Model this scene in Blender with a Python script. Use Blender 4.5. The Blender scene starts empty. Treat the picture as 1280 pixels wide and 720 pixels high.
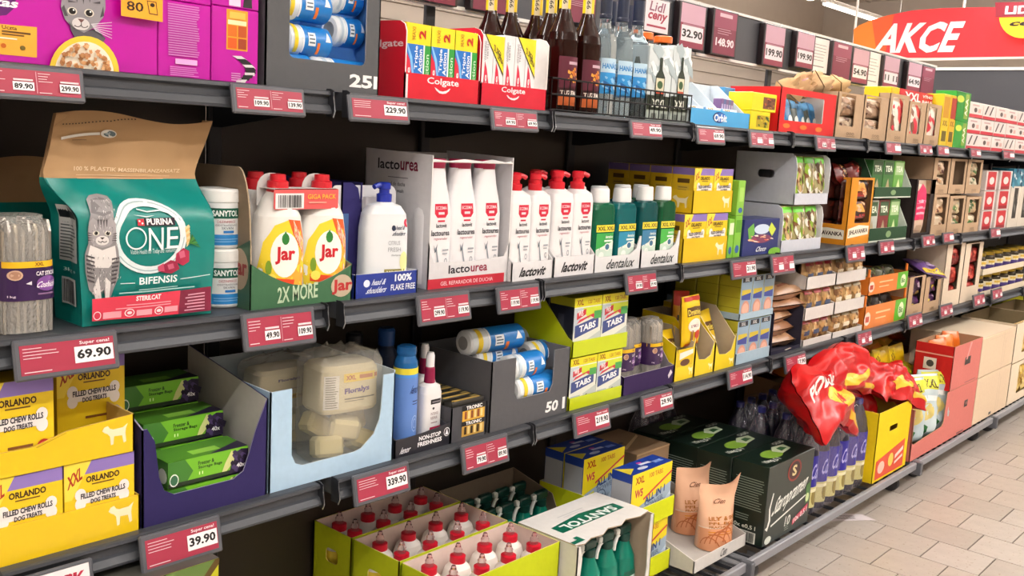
import bpy, math, random
from mathutils import Vector, Matrix, noise
from mathutils.geometry import tessellate_polygon
random.seed(7)
scene = bpy.context.scene
COL = scene.collection

# ---------------------------------------------------------------- camera
F, CX, CY = 1215.0, 640.0, 360.0            # focal length in pixels of the 1280x720 frame
RM = Matrix(((.66610694, -.07753949, .74181478), (-.74379585, -.14293353, .65294544), (.05540115, -.98669024, -.15288257)))
CAM = Vector((0, -1.58, 1.45))
cd = bpy.data.cameras.new('camera'); cam = bpy.data.objects.new('camera', cd); COL.objects.link(cam)
cd.sensor_width = 36; cd.lens = F / 1280 * 36; cd.clip_end = 100; cd.clip_start = .02
cr, cdn, cf = RM.col[0], RM.col[1], RM.col[2]
m4 = Matrix((cr, -cdn, -cf)).transposed().to_4x4(); m4.translation = CAM
cam.matrix_world = m4
scene.camera = cam

# ---------------------------------------------------------------- world, exposure
wd = bpy.data.worlds.new('store_ambient'); scene.world = wd; wd.use_nodes = True
bg = wd.node_tree.nodes['Background']
bg.inputs[0].default_value = (1, .95, .92, 1); bg.inputs[1].default_value = .22
vs = scene.view_settings
vs.view_transform = 'Standard'; vs.look = 'None'; vs.gamma = 1; vs.use_curve_mapping = False; vs.exposure = -0.1
LAMP_POWER = 50.0
CEIL = 4.0
LAMP_ROWS = (-1.55, -4.6, 1.9)

# ---------------------------------------------------------------- pixel -> place helpers
def ray(px, py): return RM @ Vector(((px - CX) / F, (py - CY) / F, 1))
def at(px, py, Y):
    r = ray(px, py); return CAM + r * ((Y - CAM.y) / r.y)
def atZ(px, py, Z):
    r = ray(px, py); return CAM + r * ((Z - CAM.z) / r.z)
def atX(px, py, X):
    r = ray(px, py); return CAM + r * ((X - CAM.x) / r.x)
def sx(px, z, Y):                            # X of the point at height z, depth Y, in pixel column px
    k = (px - CX) / F; y = Y - CAM.y; z = z - CAM.z
    return (k * (RM[1][2] * y + RM[2][2] * z) - RM[1][0] * y - RM[2][0] * z) / (RM[0][0] - k * RM[0][2])
def sz(X, py, Y):                            # height of the point at X, depth Y, in pixel row py
    k = (py - CY) / F; y = Y - CAM.y
    return CAM.z + (k * (RM[0][2] * X + RM[1][2] * y) - RM[0][1] * X - RM[1][1] * y) / (RM[2][1] - k * RM[2][2])
def span(px0, px1, ptop, z, Y):
    x0, x1 = sx(px0, z, Y), sx(px1, z, Y)
    return x0, x1, sz(x0, ptop, Y) - z

# ---------------------------------------------------------------- materials
def lin(c):
    c = c.lstrip('#'); out = []
    for i in (0, 2, 4):
        s = int(c[i:i + 2], 16) / 255
        out.append(s / 12.92 if s <= .04045 else ((s + .055) / 1.055) ** 2.4)
    return out
_M = {}
KN = {  # rough, metallic, specular, noise scale, colour variation, bump
    'card': (.8, 0, .3, 60, .07, .12), 'gloss': (.32, 0, .5, 25, .035, .0), 'plastic': (.34, 0, .5, 12, .03, .0),
    'print': (.42, 0, .4, 30, .03, .0), 'bag': (.3, 0, .5, 14, .06, .35), 'foil': (.28, .75, .5, 24, .1, .5),
    'powder': (.48, .25, .5, 180, .06, .05), 'metal': (.3, .85, .5, 80, .06, .03), 'paint': (.85, 0, .3, 6, .05, .05),
    'tile': (.34, 0, .5, 22, .12, .05), 'paper': (.85, 0, .25, 20, .05, .15), 'rubber': (.6, 0, .3, 30, .05, 0)}
def mat(hexc, kind='print'):
    key = (hexc, kind)
    if key in _M: return _M[key]
    m = bpy.data.materials.new(f'{kind}_{hexc.lstrip("#")}'); m.use_nodes = True
    nt = m.node_tree; N = nt.nodes; L = nt.links; b = N['Principled BSDF']
    c = lin(hexc); b.inputs['Base Color'].default_value = (*c, 1)
    if kind == 'emit':
        b.inputs['Emission Color'].default_value = (*c, 1); b.inputs['Emission Strength'].default_value = 6
    elif kind == 'film':
        b.inputs['Roughness'].default_value = .12; b.inputs['Alpha'].default_value = .3
        tn = N.new('ShaderNodeTexNoise'); tn.inputs['Scale'].default_value = 26; tn.inputs['Detail'].default_value = 3
        bp = N.new('ShaderNodeBump'); bp.inputs['Strength'].default_value = .7; bp.inputs['Distance'].default_value = .01
        L.new(tn.outputs[0], bp.inputs['Height']); L.new(bp.outputs[0], b.inputs['Normal'])
    elif kind == 'clear':
        tr = N.new('ShaderNodeBsdfTransparent'); gl = N.new('ShaderNodeBsdfGlossy'); gl.inputs['Roughness'].default_value = .16
        gl.inputs['Color'].default_value = (*c, 1); ms = N.new('ShaderNodeMixShader'); ms.inputs[0].default_value = .2
        tn = N.new('ShaderNodeTexNoise'); tn.inputs['Scale'].default_value = 22; tn.inputs['Detail'].default_value = 3
        bp = N.new('ShaderNodeBump'); bp.inputs['Strength'].default_value = .9; bp.inputs['Distance'].default_value = .012
        L.new(tn.outputs[0], bp.inputs['Height']); L.new(bp.outputs[0], gl.inputs['Normal'])
        L.new(tr.outputs[0], ms.inputs[1]); L.new(gl.outputs[0], ms.inputs[2]); L.new(ms.outputs[0], N['Material Output'].inputs['Surface'])
    elif kind == 'glass':
        b.inputs['Roughness'].default_value = .04; b.inputs['Transmission Weight'].default_value = .9; b.inputs['IOR'].default_value = 1.25
    elif kind == 'liquid':
        b.inputs['Roughness'].default_value = .1; b.inputs['Transmission Weight'].default_value = .35; b.inputs['IOR'].default_value = 1.33
    else:
        r, me, sp, sc, va, bu = KN[kind]
        b.inputs['Roughness'].default_value = r; b.inputs['Metallic'].default_value = me; b.inputs['Specular IOR Level'].default_value = sp
        tc = N.new('ShaderNodeTexCoord'); tn = N.new('ShaderNodeTexNoise')
        tn.inputs['Scale'].default_value = sc; tn.inputs['Detail'].default_value = 3
        L.new(tc.outputs['Object'], tn.inputs['Vector'])
        mx = N.new('ShaderNodeMix'); mx.data_type = 'RGBA'
        mx.inputs[6].default_value = (*[x * (1 - va) for x in c], 1); mx.inputs[7].default_value = (*[min(1, x * (1 + va)) for x in c], 1)
        L.new(tn.outputs['Fac'], mx.inputs[0]); L.new(mx.outputs[2], b.inputs['Base Color'])
        if bu:
            bp = N.new('ShaderNodeBump'); bp.inputs['Strength'].default_value = bu; bp.inputs['Distance'].default_value = .004
            L.new(tn.outputs['Fac'], bp.inputs['Height']); L.new(bp.outputs[0], b.inputs['Normal'])
    _M[key] = m; return m
def mm(c, kind='print'):
    if not isinstance(c, str): return c
    if ':' in c: c, kind = c.split(':')
    return mat(c, kind)

# ---------------------------------------------------------------- mesh builder
class MB:
    def __init__(s): s.v = []; s.f = []; s.mi = []; s.sm = []; s.mats = []
    def m(s, c):
        c = mm(c)
        if c not in s.mats: s.mats.append(c)
        return s.mats.index(c)
    def add(s, vs, fs, c, smooth=False):
        o = len(s.v); i = s.m(c); s.v += [tuple(p) for p in vs]
        for f in fs: s.f.append([o + k for k in f]); s.mi.append(i); s.sm.append(smooth)
        return s
    def box(s, x0, y0, z0, x1, y1, z1, c):
        v = [(x, y, z) for z in (z0, z1) for y in (y0, y1) for x in (x0, x1)]
        return s.add(v, [(0, 2, 3, 1), (4, 5, 7, 6), (0, 1, 5, 4), (2, 6, 7, 3), (0, 4, 6, 2), (1, 3, 7, 5)], c)
    def cbox(s, x0, y0, z0, x1, y1, z1, c, b=.002):      # chamfered box
        b = min(b, (x1 - x0) / 3, (y1 - y0) / 3, (z1 - z0) / 3)
        X, Y, Z = (x0, x1), (y0, y1), (z0, z1); v = []; idx = {}
        for i in (0, 1):
            for j in (0, 1):
                for k in (0, 1):
                    for a in range(3):
                        p = [X[i], Y[j], Z[k]]
                        for q in range(3):
                            if q != a: p[q] += (b, -b)[(i, j, k)[q]]
                        idx[i, j, k, a] = len(v); v.append(p)
        fs = []
        def quad(ids, n):
            c0 = sum((Vector(v[q]) for q in ids), Vector()) / len(ids)
            nn = (Vector(v[ids[1]]) - Vector(v[ids[0]])).cross(Vector(v[ids[2]]) - Vector(v[ids[0]]))
            ctr = Vector(((x0 + x1) / 2, (y0 + y1) / 2, (z0 + z1) / 2))
            fs.append(ids if nn.dot(c0 - ctr) > 0 else ids[::-1])
        for a in range(3):
            o = [q for q in range(3) if q != a]
            for e in (0, 1):
                ids = []
                for (p, q) in ((0, 0), (1, 0), (1, 1), (0, 1)):
                    t = [0, 0, 0]; t[a] = e; t[o[0]] = p; t[o[1]] = q; ids.append(idx[(*t, a)])
                quad(ids, a)
        for a in range(3):                                   # edges along axis a
            o = [q for q in range(3) if q != a]
            for p in (0, 1):
                for q in (0, 1):
                    t0 = [0, 0, 0]; t0[o[0]] = p; t0[o[1]] = q; t1 = list(t0); t1[a] = 1
                    quad([idx[(*t0, o[0])], idx[(*t1, o[0])], idx[(*t1, o[1])], idx[(*t0, o[1])]], a)
        for i in (0, 1):
            for j in (0, 1):
                for k in (0, 1): quad([idx[i, j, k, 0], idx[i, j, k, 1], idx[i, j, k, 2]], 0)
        return s.add(v, fs, c)
    def panel(s, polys, o, u, v, t, c, cin=None, crim=None):
        # polys[0] outline (counter-clockwise seen from outside), others holes; extruded t inward (against u x v)
        o, u, v = Vector(o), Vector(u), Vector(v); n = u.cross(v).normalized()
        cin = cin or c; crim = crim or c
        P = [[Vector((a, b, 0)) for a, b in pl] for pl in polys]
        tri = tessellate_polygon(P); flat = [q for pl in P for q in pl]
        A = [o + u * q.x + v * q.y for q in flat]; B = [q - n * t for q in A]
        fo, fi = [], []
        for a, b, d in tri:
            nn = (A[b] - A[a]).cross(A[d] - A[a])
            if nn.dot(n) < 0: a, b, d = d, b, a
            fo.append((a, b, d)); fi.append((d, b, a))
        s.add(A, fo, c); s.add(B, fi, cin)
        k = 0
        for pl in P:
            L = len(pl); vs = A[k:k + L] + B[k:k + L]; k += L
            s.add(vs, [(i, L + i, L + (i + 1) % L, (i + 1) % L) for i in range(L)], crim)
        return s
    def loft(s, rings, c, cap=True, smooth=True, closed=True, cols=None):
        n = len(rings[0]); vs = [p for r in rings for p in r]
        e = n if closed else n - 1
        for j in range(len(rings) - 1):
            cc = cols[j] if cols else c
            s.add(rings[j] + rings[j + 1], [(i, (i + 1) % n, n + (i + 1) % n, n + i) for i in range(e)], cc, smooth)
        if cap:
            s.add(rings[0], [list(range(n))[::-1]], cols[0] if cols else c); s.add(rings[-1], [list(range(n))], cols[-1] if cols else c)
        return s
    def lathe(s, prof, c, n=20, cx=0, cy=0, sxx=1, syy=1, cols=None, M=None, cap=True):
        rings = []
        for r, z in prof:
            ring = [Vector((cx + r * sxx * math.cos(2 * math.pi * i / n), cy + r * syy * math.sin(2 * math.pi * i / n), z)) for i in range(n)]
            rings.append([M @ p for p in ring] if M else ring)
        return s.loft(rings, c, cap=cap, cols=cols)
    def sq(s, secs, c, n=28, cols=None, cx=0, cy=0, cap=True):   # (z, half width, half depth, exponent[, x shift])
        rings = []
        for q in secs:
            z, a, b, e = q[:4]; dx = q[4] if len(q) > 4 else 0
            ring = []
            for i in range(n):
                t = 2 * math.pi * i / n; ct, st = math.cos(t), math.sin(t)
                ring.append(Vector((cx + dx + a * math.copysign(abs(ct) ** (2 / e), ct), cy + b * math.copysign(abs(st) ** (2 / e), st), z)))
            rings.append(ring)
        return s.loft(rings, c, cols=cols, cap=cap)
    def tube(s, pts, r, c, n=8):
        pts = [Vector(p) for p in pts]; rings = []
        for i, p in enumerate(pts):
            d = (pts[min(i + 1, len(pts) - 1)] - pts[max(i - 1, 0)]).normalized()
            a = d.cross(Vector((0, 0, 1)))
            if a.length < .1: a = d.cross(Vector((0, 1, 0)))
            a.normalize(); b = d.cross(a)
            rings.append([p + (a * math.cos(2 * math.pi * k / n) + b * math.sin(2 * math.pi * k / n)) * r for k in range(n)])
        return s.loft(rings, c)
    def grid(s, fn, nu, nv, c, smooth=True):
        vs = [fn(i / nu, j / nv) for j in range(nv + 1) for i in range(nu + 1)]
        w = nu + 1
        return s.add(vs, [(j * w + i, j * w + i + 1, (j + 1) * w + i + 1, (j + 1) * w + i) for j in range(nv) for i in range(nu)], c, smooth)
    def mesh(s, name, sharp=38):
        me = bpy.data.meshes.new(name); me.from_pydata(s.v, [], s.f)
        for m in s.mats: me.materials.append(m)
        me.polygons.foreach_set('material_index', s.mi); me.polygons.foreach_set('use_smooth', s.sm)
        if any(s.sm): me.set_sharp_from_angle(angle=math.radians(sharp))
        me.update(); return me
    def build(s, name, parent=None, loc=(0, 0, 0), rot=(0, 0, 0), **k): return link(name, s.mesh(name, **k), parent, loc, rot)

def link(name, data, parent=None, loc=(0, 0, 0), rot=(0, 0, 0)):
    o = bpy.data.objects.new(name, data); COL.objects.link(o); o.location = loc; o.rotation_euler = rot
    if parent: o.parent = parent
    return o
def tagp(o, label, cat, group=None, kind=None):
    if label: o['label'] = label
    if cat: o['category'] = cat
    if group: o['group'] = group
    if kind: o['kind'] = kind
    return o
def empty(name, label, cat, loc=(0, 0, 0), rz=0, group=None):
    o = link(name, None, None, loc, (0, 0, rz)); o.empty_display_size = .02
    return tagp(o, label, cat, group)
def kids(o): return [c for c in COL.objects if c.parent == o]
_CH = {}
def dup(root, loc, label=None, rz=None, group=None):
    def cp(o, par):
        c = o.copy(); COL.objects.link(c); c.parent = par
        for ch in o.children: cp(ch, c)
        return c
    r = cp(root, None); r.location = loc
    if rz is not None: r.rotation_euler = (r.rotation_euler.x, r.rotation_euler.y, rz)
    if label: r['label'] = label
    if group: r['group'] = group
    return r
ORD = ['leftmost', 'second', 'third', 'fourth', 'fifth', 'sixth', 'seventh', 'eighth', 'ninth', 'tenth', 'eleventh', 'twelfth']

# ---------------------------------------------------------------- flat print
_T = {}
def text2d(t, bold):
    key = (t, bold)
    if key in _T: return _T[key]
    cu = bpy.data.curves.new('t', 'FONT'); cu.body = t; cu.resolution_u = 2; cu.offset = .018 if bold else 0
    if bold == 2: cu.offset = .035
    ob = bpy.data.objects.new('t', cu); me = bpy.data.meshes.new_from_object(ob)
    vs = [(v.co.x, v.co.y) for v in me.vertices]; fs = [tuple(p.vertices) for p in me.polygons]
    bpy.data.objects.remove(ob); bpy.data.curves.remove(cu); bpy.data.meshes.remove(me)
    if not vs: _T[key] = ([], []); return _T[key]
    x0 = min(v[0] for v in vs); x1 = max(v[0] for v in vs); y0 = min(v[1] for v in vs); y1 = max(v[1] for v in vs)
    dx = max(x1 - x0, 1e-6); dy = max(y1 - y0, 1e-6)
    _T[key] = ([((a - x0) / dx, (b - y0) / dy) for a, b in vs], fs); return _T[key]

def T(s, u0, v0, u1, v1, c, bold=1, rot=0, slant=0, tilt=0): return ('t', s, u0, v0, u1, v1, c, bold, rot, slant, tilt)
def Rc(u0, v0, u1, v1, c): return ('r', u0, v0, u1, v1, c)
def Pg(pts, c): return ('p', pts, c)
def El(cu, cv, ru, rv, c, n=20): return ('e', cu, cv, ru, rv, c, n)
def Rg(cu, cv, ru, rv, k, c, n=28): return ('g', cu, cv, ru, rv, k, c, n)
def lines(u0, v0, u1, v1, n, c, fill=.45, ragged=.25, seed=1):
    rr = random.Random(seed); out = []; h = (v1 - v0) / n
    for i in range(n):
        out.append(Rc(u0, v1 - (i + .5 + fill / 2) * h, u1 - (u1 - u0) * ragged * rr.random(), v1 - (i + .5 - fill / 2) * h, c))
    return out
def bars(u0, v0, u1, v1, c='#111111', n=18, seed=3):
    rr = random.Random(seed); out = []; w = (u1 - u0) / n
    for i in range(n): out.append(Rc(u0 + i * w, v0, u0 + i * w + w * (.3 + .45 * rr.random()), v1, c))
    return out
def subdiv(V, Fs, lim):
    V = list(V); out = []; st = [tuple(f) for f in Fs]; mid = {}
    def mp(a, b):
        k = (min(a, b), max(a, b))
        if k not in mid: mid[k] = len(V); V.append(((V[a][0] + V[b][0]) / 2, (V[a][1] + V[b][1]) / 2))
        return mid[k]
    def ln(a, b): return max(abs(V[a][0] - V[b][0]), abs(V[a][1] - V[b][1]))
    while st:
        a, b, c = st.pop(); e = [(ln(a, b), 0), (ln(b, c), 1), (ln(c, a), 2)]; m, k = max(e)
        if m <= lim or len(V) > 4000: out.append((a, b, c)); continue
        if k == 0: q = mp(a, b); st += [(a, q, c), (q, b, c)]
        elif k == 1: q = mp(b, c); st += [(a, b, q), (a, q, c)]
        else: q = mp(c, a); st += [(a, b, q), (q, b, c)]
    return V, out
def printmesh(name, items, fn, curved=0, off=.0004, step=.00012):
    # fn(u, v, offset) -> point;  curved = subdivisions for rectangles
    b = MB(); lay = 0
    for it in items:
        k = it[0]; o = off + lay * step; lay += 1
        if k == 'r':
            _, u0, v0, u1, v1, c = it
            n = max(1, int(curved * abs(u1 - u0) + .99)) if curved else 1
            m = max(1, int(curved * abs(v1 - v0) + .99)) if curved else 1
            b.grid(lambda a, d: fn(u0 + (u1 - u0) * a, v0 + (v1 - v0) * d, o), n, m, c, bool(curved))
        elif k == 'p':
            _, pts, c = it
            b_tri = tessellate_polygon([[Vector((p[0], p[1], 0)) for p in pts]])
            fs = []
            for a, d, e in b_tri:
                cr_ = (pts[d][0] - pts[a][0]) * (pts[e][1] - pts[a][1]) - (pts[d][1] - pts[a][1]) * (pts[e][0] - pts[a][0])
                fs.append((a, d, e) if cr_ > 0 else (e, d, a))
            if curved: pts, fs = subdiv(pts, fs, 1.2 / curved)
            b.add([fn(p[0], p[1], o) for p in pts], fs, c, bool(curved))
        elif k == 'e':
            _, cu, cv, ru, rv, c, n = it
            R_ = [(cu + ru * math.cos(2 * math.pi * i / n), cv + rv * math.sin(2 * math.pi * i / n)) for i in range(n)]
            if curved:
                V, fs = subdiv([(cu, cv)] + R_, [(0, 1 + i, 1 + (i + 1) % n) for i in range(n)], 1.2 / curved)
                b.add([fn(*p, o) for p in V], fs, c, True)
            else: b.add([fn(*p, o) for p in R_], [list(range(n))], c)
        elif k == 'g':
            _, cu, cv, ru, rv, q, c, n = it
            V = []
            for i in range(n):
                a, d = math.cos(2 * math.pi * i / n), math.sin(2 * math.pi * i / n)
                V += [fn(cu + ru * a, cv + rv * d, o), fn(cu + ru * q * a, cv + rv * q * d, o)]
            b.add(V, [(2 * i, 2 * ((i + 1) % n), 2 * ((i + 1) % n) + 1, 2 * i + 1) for i in range(n)], c)
        elif k == 't':
            _, s, u0, v0, u1, v1, c, bold, rot, slant, tilt = it
            vs, fs = text2d(s, bold); du, dv = u1 - u0, v1 - v0; V = []
            if curved and vs and max(abs(du), abs(dv)) > 1.5 / curved:
                tri = [(f[0], f[i], f[i + 1]) for f in fs for i in range(1, len(f) - 1)]
                vs, fs = subdiv(vs, tri, 1.2 / curved / max(abs(du), abs(dv)))
            for a, d in vs:
                if slant: a = (a + slant * d) / (1 + slant)
                if rot == 90: p = (u1 - d * du, v0 + a * dv)
                elif rot == -90: p = (u0 + d * du, v1 - a * dv)
                elif rot == 180: p = (u1 - a * du, v1 - d * dv)
                else: p = (u0 + a * du, v0 + d * dv + tilt * (a - .5) * dv)
                V.append(fn(*p, o))
            if vs: b.add(V, fs, c)
    return b.mesh(name)
def face(o, u, v):
    o, u, v = Vector(o), Vector(u), Vector(v); n = u.cross(v).normalized()
    return lambda a, b, d: o + u * a + v * b + n * d
_PC = {}
def decal(parent, name, items, fn, key=None, **k):
    if key is not None and key in _PC: me = _PC[key]
    else:
        me = printmesh(name, items, fn, **k)
        if key is not None: _PC[key] = me
    return link(name, me, parent)
def front(w, h, y=0, x=0, z=0): return face((x, y, z), (w, 0, 0), (0, 0, h))
def left(d, h, x=0, y=0, z=0): return face((x, y + d, z), (0, -d, 0), (0, 0, h))
def topf(w, d, z, x=0, y=0): return face((x, y, z), (w, 0, 0), (0, d, 0))
def pxface(Y, org):                                   # items given as pixels of the front plane Y
    org = Vector(org)
    def fn(a, b, d): 
        p = Vector((a, Y - d, b)) - org; return p
    return fn
def pxitems(items, Y):
    out = []
    def c(px, py): q = at(px, py, Y); return q.x, q.z
    for it in items:
        it = list(it)
        if it[0] == 'r':
            x0, z1 = c(it[1], it[2]); x1, z0 = c(it[3], it[4]); it[1:5] = [x0, z0, x1, z1]
        elif it[0] == 't':
            x0, z1 = c(it[2], it[3]); x1, z0 = c(it[4], it[5]); it[2:6] = [x0, z0, x1, z1]
        elif it[0] == 'p': it[1] = [c(*p) for p in it[1]]
        elif it[0] in 'eg':
            x, z = c(it[1], it[2]); xa, _ = c(it[1] + it[3], it[2]); _, zb = c(it[1], it[2] - it[4]); it[1:5] = [x, z, xa - x, zb - z]
        out.append(tuple(it))
    return out
def pxprint(parent, name, items, Y, **k):
    return decal(parent, name, pxitems(items, Y), pxface(Y, parent.location), **k)

# ---------------------------------------------------------------- generic goods
def pack(name, label, cat, w, d, h, loc, c, prints=None, group=None, rz=0, bev=.0015, key=None, sub='print'):
    o = MB().cbox(0, 0, 0, w, d, h, c, bev).build(name, None, loc, (0, 0, rz)); tagp(o, label, cat, group)
    for side, items in (prints or {}).items():
        fn = {'front': front(w, h), 'left': left(d, h), 'top': topf(w, d, h)}[side]
        decal(o, side + '_' + sub, items, fn, key=(key, side, round(w, 4), round(d, 4), round(h, 4)) if key else None)
    return o
def rr(x0, z0, x1, z1, r=(.01, .01, .01, .01), n=4):   # rounded rectangle bl, br, tr, tl
    out = []
    for (cx, cz, a0, q) in ((x0, z0, 180, 0), (x1, z0, 270, 1), (x1, z1, 0, 2), (x0, z1, 90, 3)):
        R_ = r[q]
        if R_ <= 0: out.append((cx, cz)); continue
        ox = cx + (R_ if q in (0, 3) else -R_); oz = cz + (R_ if q in (0, 1) else -R_)
        for i in range(n + 1):
            a = math.radians(a0 + 90 * i / n); out.append((ox + R_ * math.cos(a), oz + R_ * math.sin(a)))
    return out
def tray(name, label, cat, x0, x1, Y, z, d, c, fr, side, back=None, cin=None, rim=None, group=None, holes=None, kind='card', t=.003, base=True, sideholes=None, right=True, cside=None):
    # fr: front outline [(x,z)] or height; side: outline [(y,z)] with y=0 at the front, or (front height, back height)
    w = x1 - x0; k = lambda q: q if ':' in q else q + ':' + kind
    c = k(c); cin = k(cin or c); rim = k(rim or cin); cside = k(cside or c)
    o = empty(name, label, cat, (x0, Y, z), 0, group)
    if not isinstance(fr, list): fr = [(0, 0), (w, 0), (w, fr), (0, fr)]
    if isinstance(side, tuple): side = [(0, 0), (0, side[0]), (d, side[1]), (d, 0)]
    bh = back if back is not None else max(q[1] for q in side)
    if fr: MB().panel([fr] + (holes or []), (0, 0, 0), (1, 0, 0), (0, 0, 1), t, c, cin, rim).build('front_panel', o)
    sp = [(-y, zz) for y, zz in side]
    shl = [[(-y, zz) for y, zz in q] for q in (sideholes or [])]
    MB().panel([sp] + shl, (0, 0, 0), (0, -1, 0), (0, 0, 1), t, cside, cin, rim).build('side_panel', o)
    if right: MB().panel([side], (w, 0, 0), (0, 1, 0), (0, 0, 1), t, cside, cin, rim).build('side_panel', o)
    if bh: MB().panel([[(0, 0), (w, 0), (w, bh), (0, bh)]], (w, d, 0), (-1, 0, 0), (0, 0, 1), t, c, cin, rim).build('back_panel', o)
    if base: MB().box(t, t, .0008, w - t, d - t, .0035, cin).build('base', o)
    return o

# ================================================================ room
ZA, ZB, ZC, ZD = 1.521, 1.091, .707, .12
GX1 = 8.56
def proj(p):
    q = Vector(p) - CAM; c = RM.transposed() @ q
    return (CX + F * c.x / c.z, CY + F * c.y / c.z, c.z) if c.z > .05 else None

fl = MB().box(-4, -6.5, -.08, 16.5, 6.2, -.004, '#453b34:paint').build('floor'); tagp(fl, 'beige stone tiled shop floor with dark joints', None, None, 'structure')
PXT, PYT = .2117, .2065
tiles = []
for i in range(-20, 62):
    x = 3.39 + i * PXT; o = (1.19 - 1.58) + (0 if i % 2 == 0 else PYT / 2)
    for j in range(-14, 6):
        y = o + j * PYT
        if not (-2.2 < x < 12 and -3.2 < y < .9): continue
        q = proj((x + .1, y + .1, 0))
        if q is None: continue
        tiles.append((0 if (820 < q[0] < 1330 and 440 < q[1] < 790) else 1, q[2], x, y))
tiles.sort()
TC = ['#ada49c:tile', '#a79e96:tile', '#b2aaa3:tile', '#aaa19a:tile', '#afa59c:tile']
tm = [MB().cbox(.0022, .0022, -.006, PXT - .0022, PYT - .0022, 0, c, .001).mesh('tile') for c in TC]
for m in _M.values():
    if m.name.startswith('tile_'):                       # dark speckles in the stone
        nt = m.node_tree; b = nt.nodes['Principled BSDF']; src = b.inputs['Base Color'].links[0].from_socket
        vo = nt.nodes.new('ShaderNodeTexNoise'); vo.inputs['Scale'].default_value = 75; vo.inputs['Detail'].default_value = 1
        tc = [n for n in nt.nodes if n.type == 'TEX_COORD'][0]
        oi = nt.nodes.new('ShaderNodeObjectInfo'); ad = nt.nodes.new('ShaderNodeVectorMath'); ad.operation = 'ADD'
        nt.links.new(tc.outputs['Object'], ad.inputs[0]); nt.links.new(oi.outputs['Location'], ad.inputs[1]); nt.links.new(ad.outputs[0], vo.inputs['Vector'])
        rp = nt.nodes.new('ShaderNodeValToRGB'); rp.color_ramp.elements[0].position = .66; rp.color_ramp.elements[1].position = .72
        mx = nt.nodes.new('ShaderNodeMix'); mx.data_type = 'RGBA'; mx.inputs[7].default_value = (.32, .26, .2, 1)
        nt.links.new(vo.outputs['Fac'], rp.inputs[0]); nt.links.new(rp.outputs[0], mx.inputs[0]); nt.links.new(src, mx.inputs[6]); nt.links.new(mx.outputs[2], b.inputs['Base Color'])
rest = MB()
rt = random.Random(4)
for k, (_, _, x, y) in enumerate(tiles):
    if k < 290: link('tile', tm[rt.randrange(5)], fl, (x, y, 0))
    else: rest.cbox(x + .0022, y + .0022, -.006, x + PXT - .0022, y + PYT - .0022, 0, TC[rt.randrange(5)], .0015)
ro = rest.build('tile_field', fl); ro['kind'] = 'stuff'

tagp(MB().box(-4, -6.5, CEIL, 16.5, 6.2, CEIL + .1, '#e2d8cc:paint').build('ceiling'), 'warm white suspended ceiling', None, None, 'structure')
ce = bpy.data.objects['ceiling']
for i in range(9): MB().box(-2 + 2.2 * i, -6.5, CEIL - .012, -1.96 + 2.2 * i, 6.2, CEIL, '#b9aca0:paint').build('ceiling_bar', ce)
for j in range(5): MB().box(-4, -5.6 + 2.7 * j, CEIL - .012, 16.5, -5.56 + 2.7 * j, CEIL, '#b9aca0:paint').build('ceiling_bar', ce)
wb = MB().box(-4, 6.0, 0, 16.5, 6.2, CEIL, '#c9bcae:paint').build('wall_back'); tagp(wb, 'pale beige far shop wall behind the shelving', None, None, 'structure')
for j in range(14): MB().box(-4, 5.97, .5 + .17 * j, 16.5, 6.0, .5 + .17 * j + .155, '#bdb2a7:paint').build('plank', wb)
tagp(MB().box(16.3, -6.5, 0, 16.5, 6.0, CEIL, '#cfc4b8:paint').build('wall_right'), 'pale end wall of the shop', None, None, 'structure')
tagp(MB().box(-4.2, -6.5, 0, -4, 6.2, CEIL, '#cfc4b8:paint').build('wall_left'), 'pale shop wall behind the viewer', None, None, 'structure')
tagp(MB().box(-4.2, -6.7, 0, 16.5, -6.5, CEIL, '#cfc4b8:paint').build('wall_front'), 'pale shop wall across the aisle', None, None, 'structure')

def ceiling_light(x, y, ln, label, k=1.0):
    o = empty('ceiling_light', label, 'light', (x, y, CEIL - .48), 0, 'tube lights on the ceiling')
    MB().cbox(-ln / 2, -.05, -.24, ln / 2, .05, -.19, '#e6e2dc:plastic', .01).build('housing', o)
    MB().cbox(-ln / 2 + .03, -.04, -.27, ln / 2 - .03, .04, -.2405, '#fff6ea:emit', .012).build('tube', o)
    ld = bpy.data.lights.new('tube_light', 'AREA'); ld.shape = 'RECTANGLE'; ld.size = ln - .1; ld.size_y = .09
    ld.energy = LAMP_POWER * k; ld.color = (1, .975, .95)
    lo = link('tube_light', ld, o, (0, 0, -.29))
    l2 = ld.copy(); l2.energy = LAMP_POWER * 1.1; link('ceiling_fill_light', l2, o, (0, 0, -.16), (math.pi, 0, 0))  # upward fill lamp added over each fixture to brighten the ceiling
    for xx in (-ln * .4, ln * .4): MB().tube([(xx, 0, .48), (xx, 0, -.2)], .006, '#c9c4be:metal', 6).build('hanger', o)
for j, y in enumerate((-4.75, -2.1, .9, 3.8)):
    for i in range(6):
        x = -2.2 + 3.02 * i
        ceiling_light(x, y, 2.7, f'white ceiling tube light, {ORD[i]} along the {("row across the aisle", "row over the aisle", "row above the shelving", "row beyond the shelving")[j]}', (.25, 1.05, 1.35, .8)[j])

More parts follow.
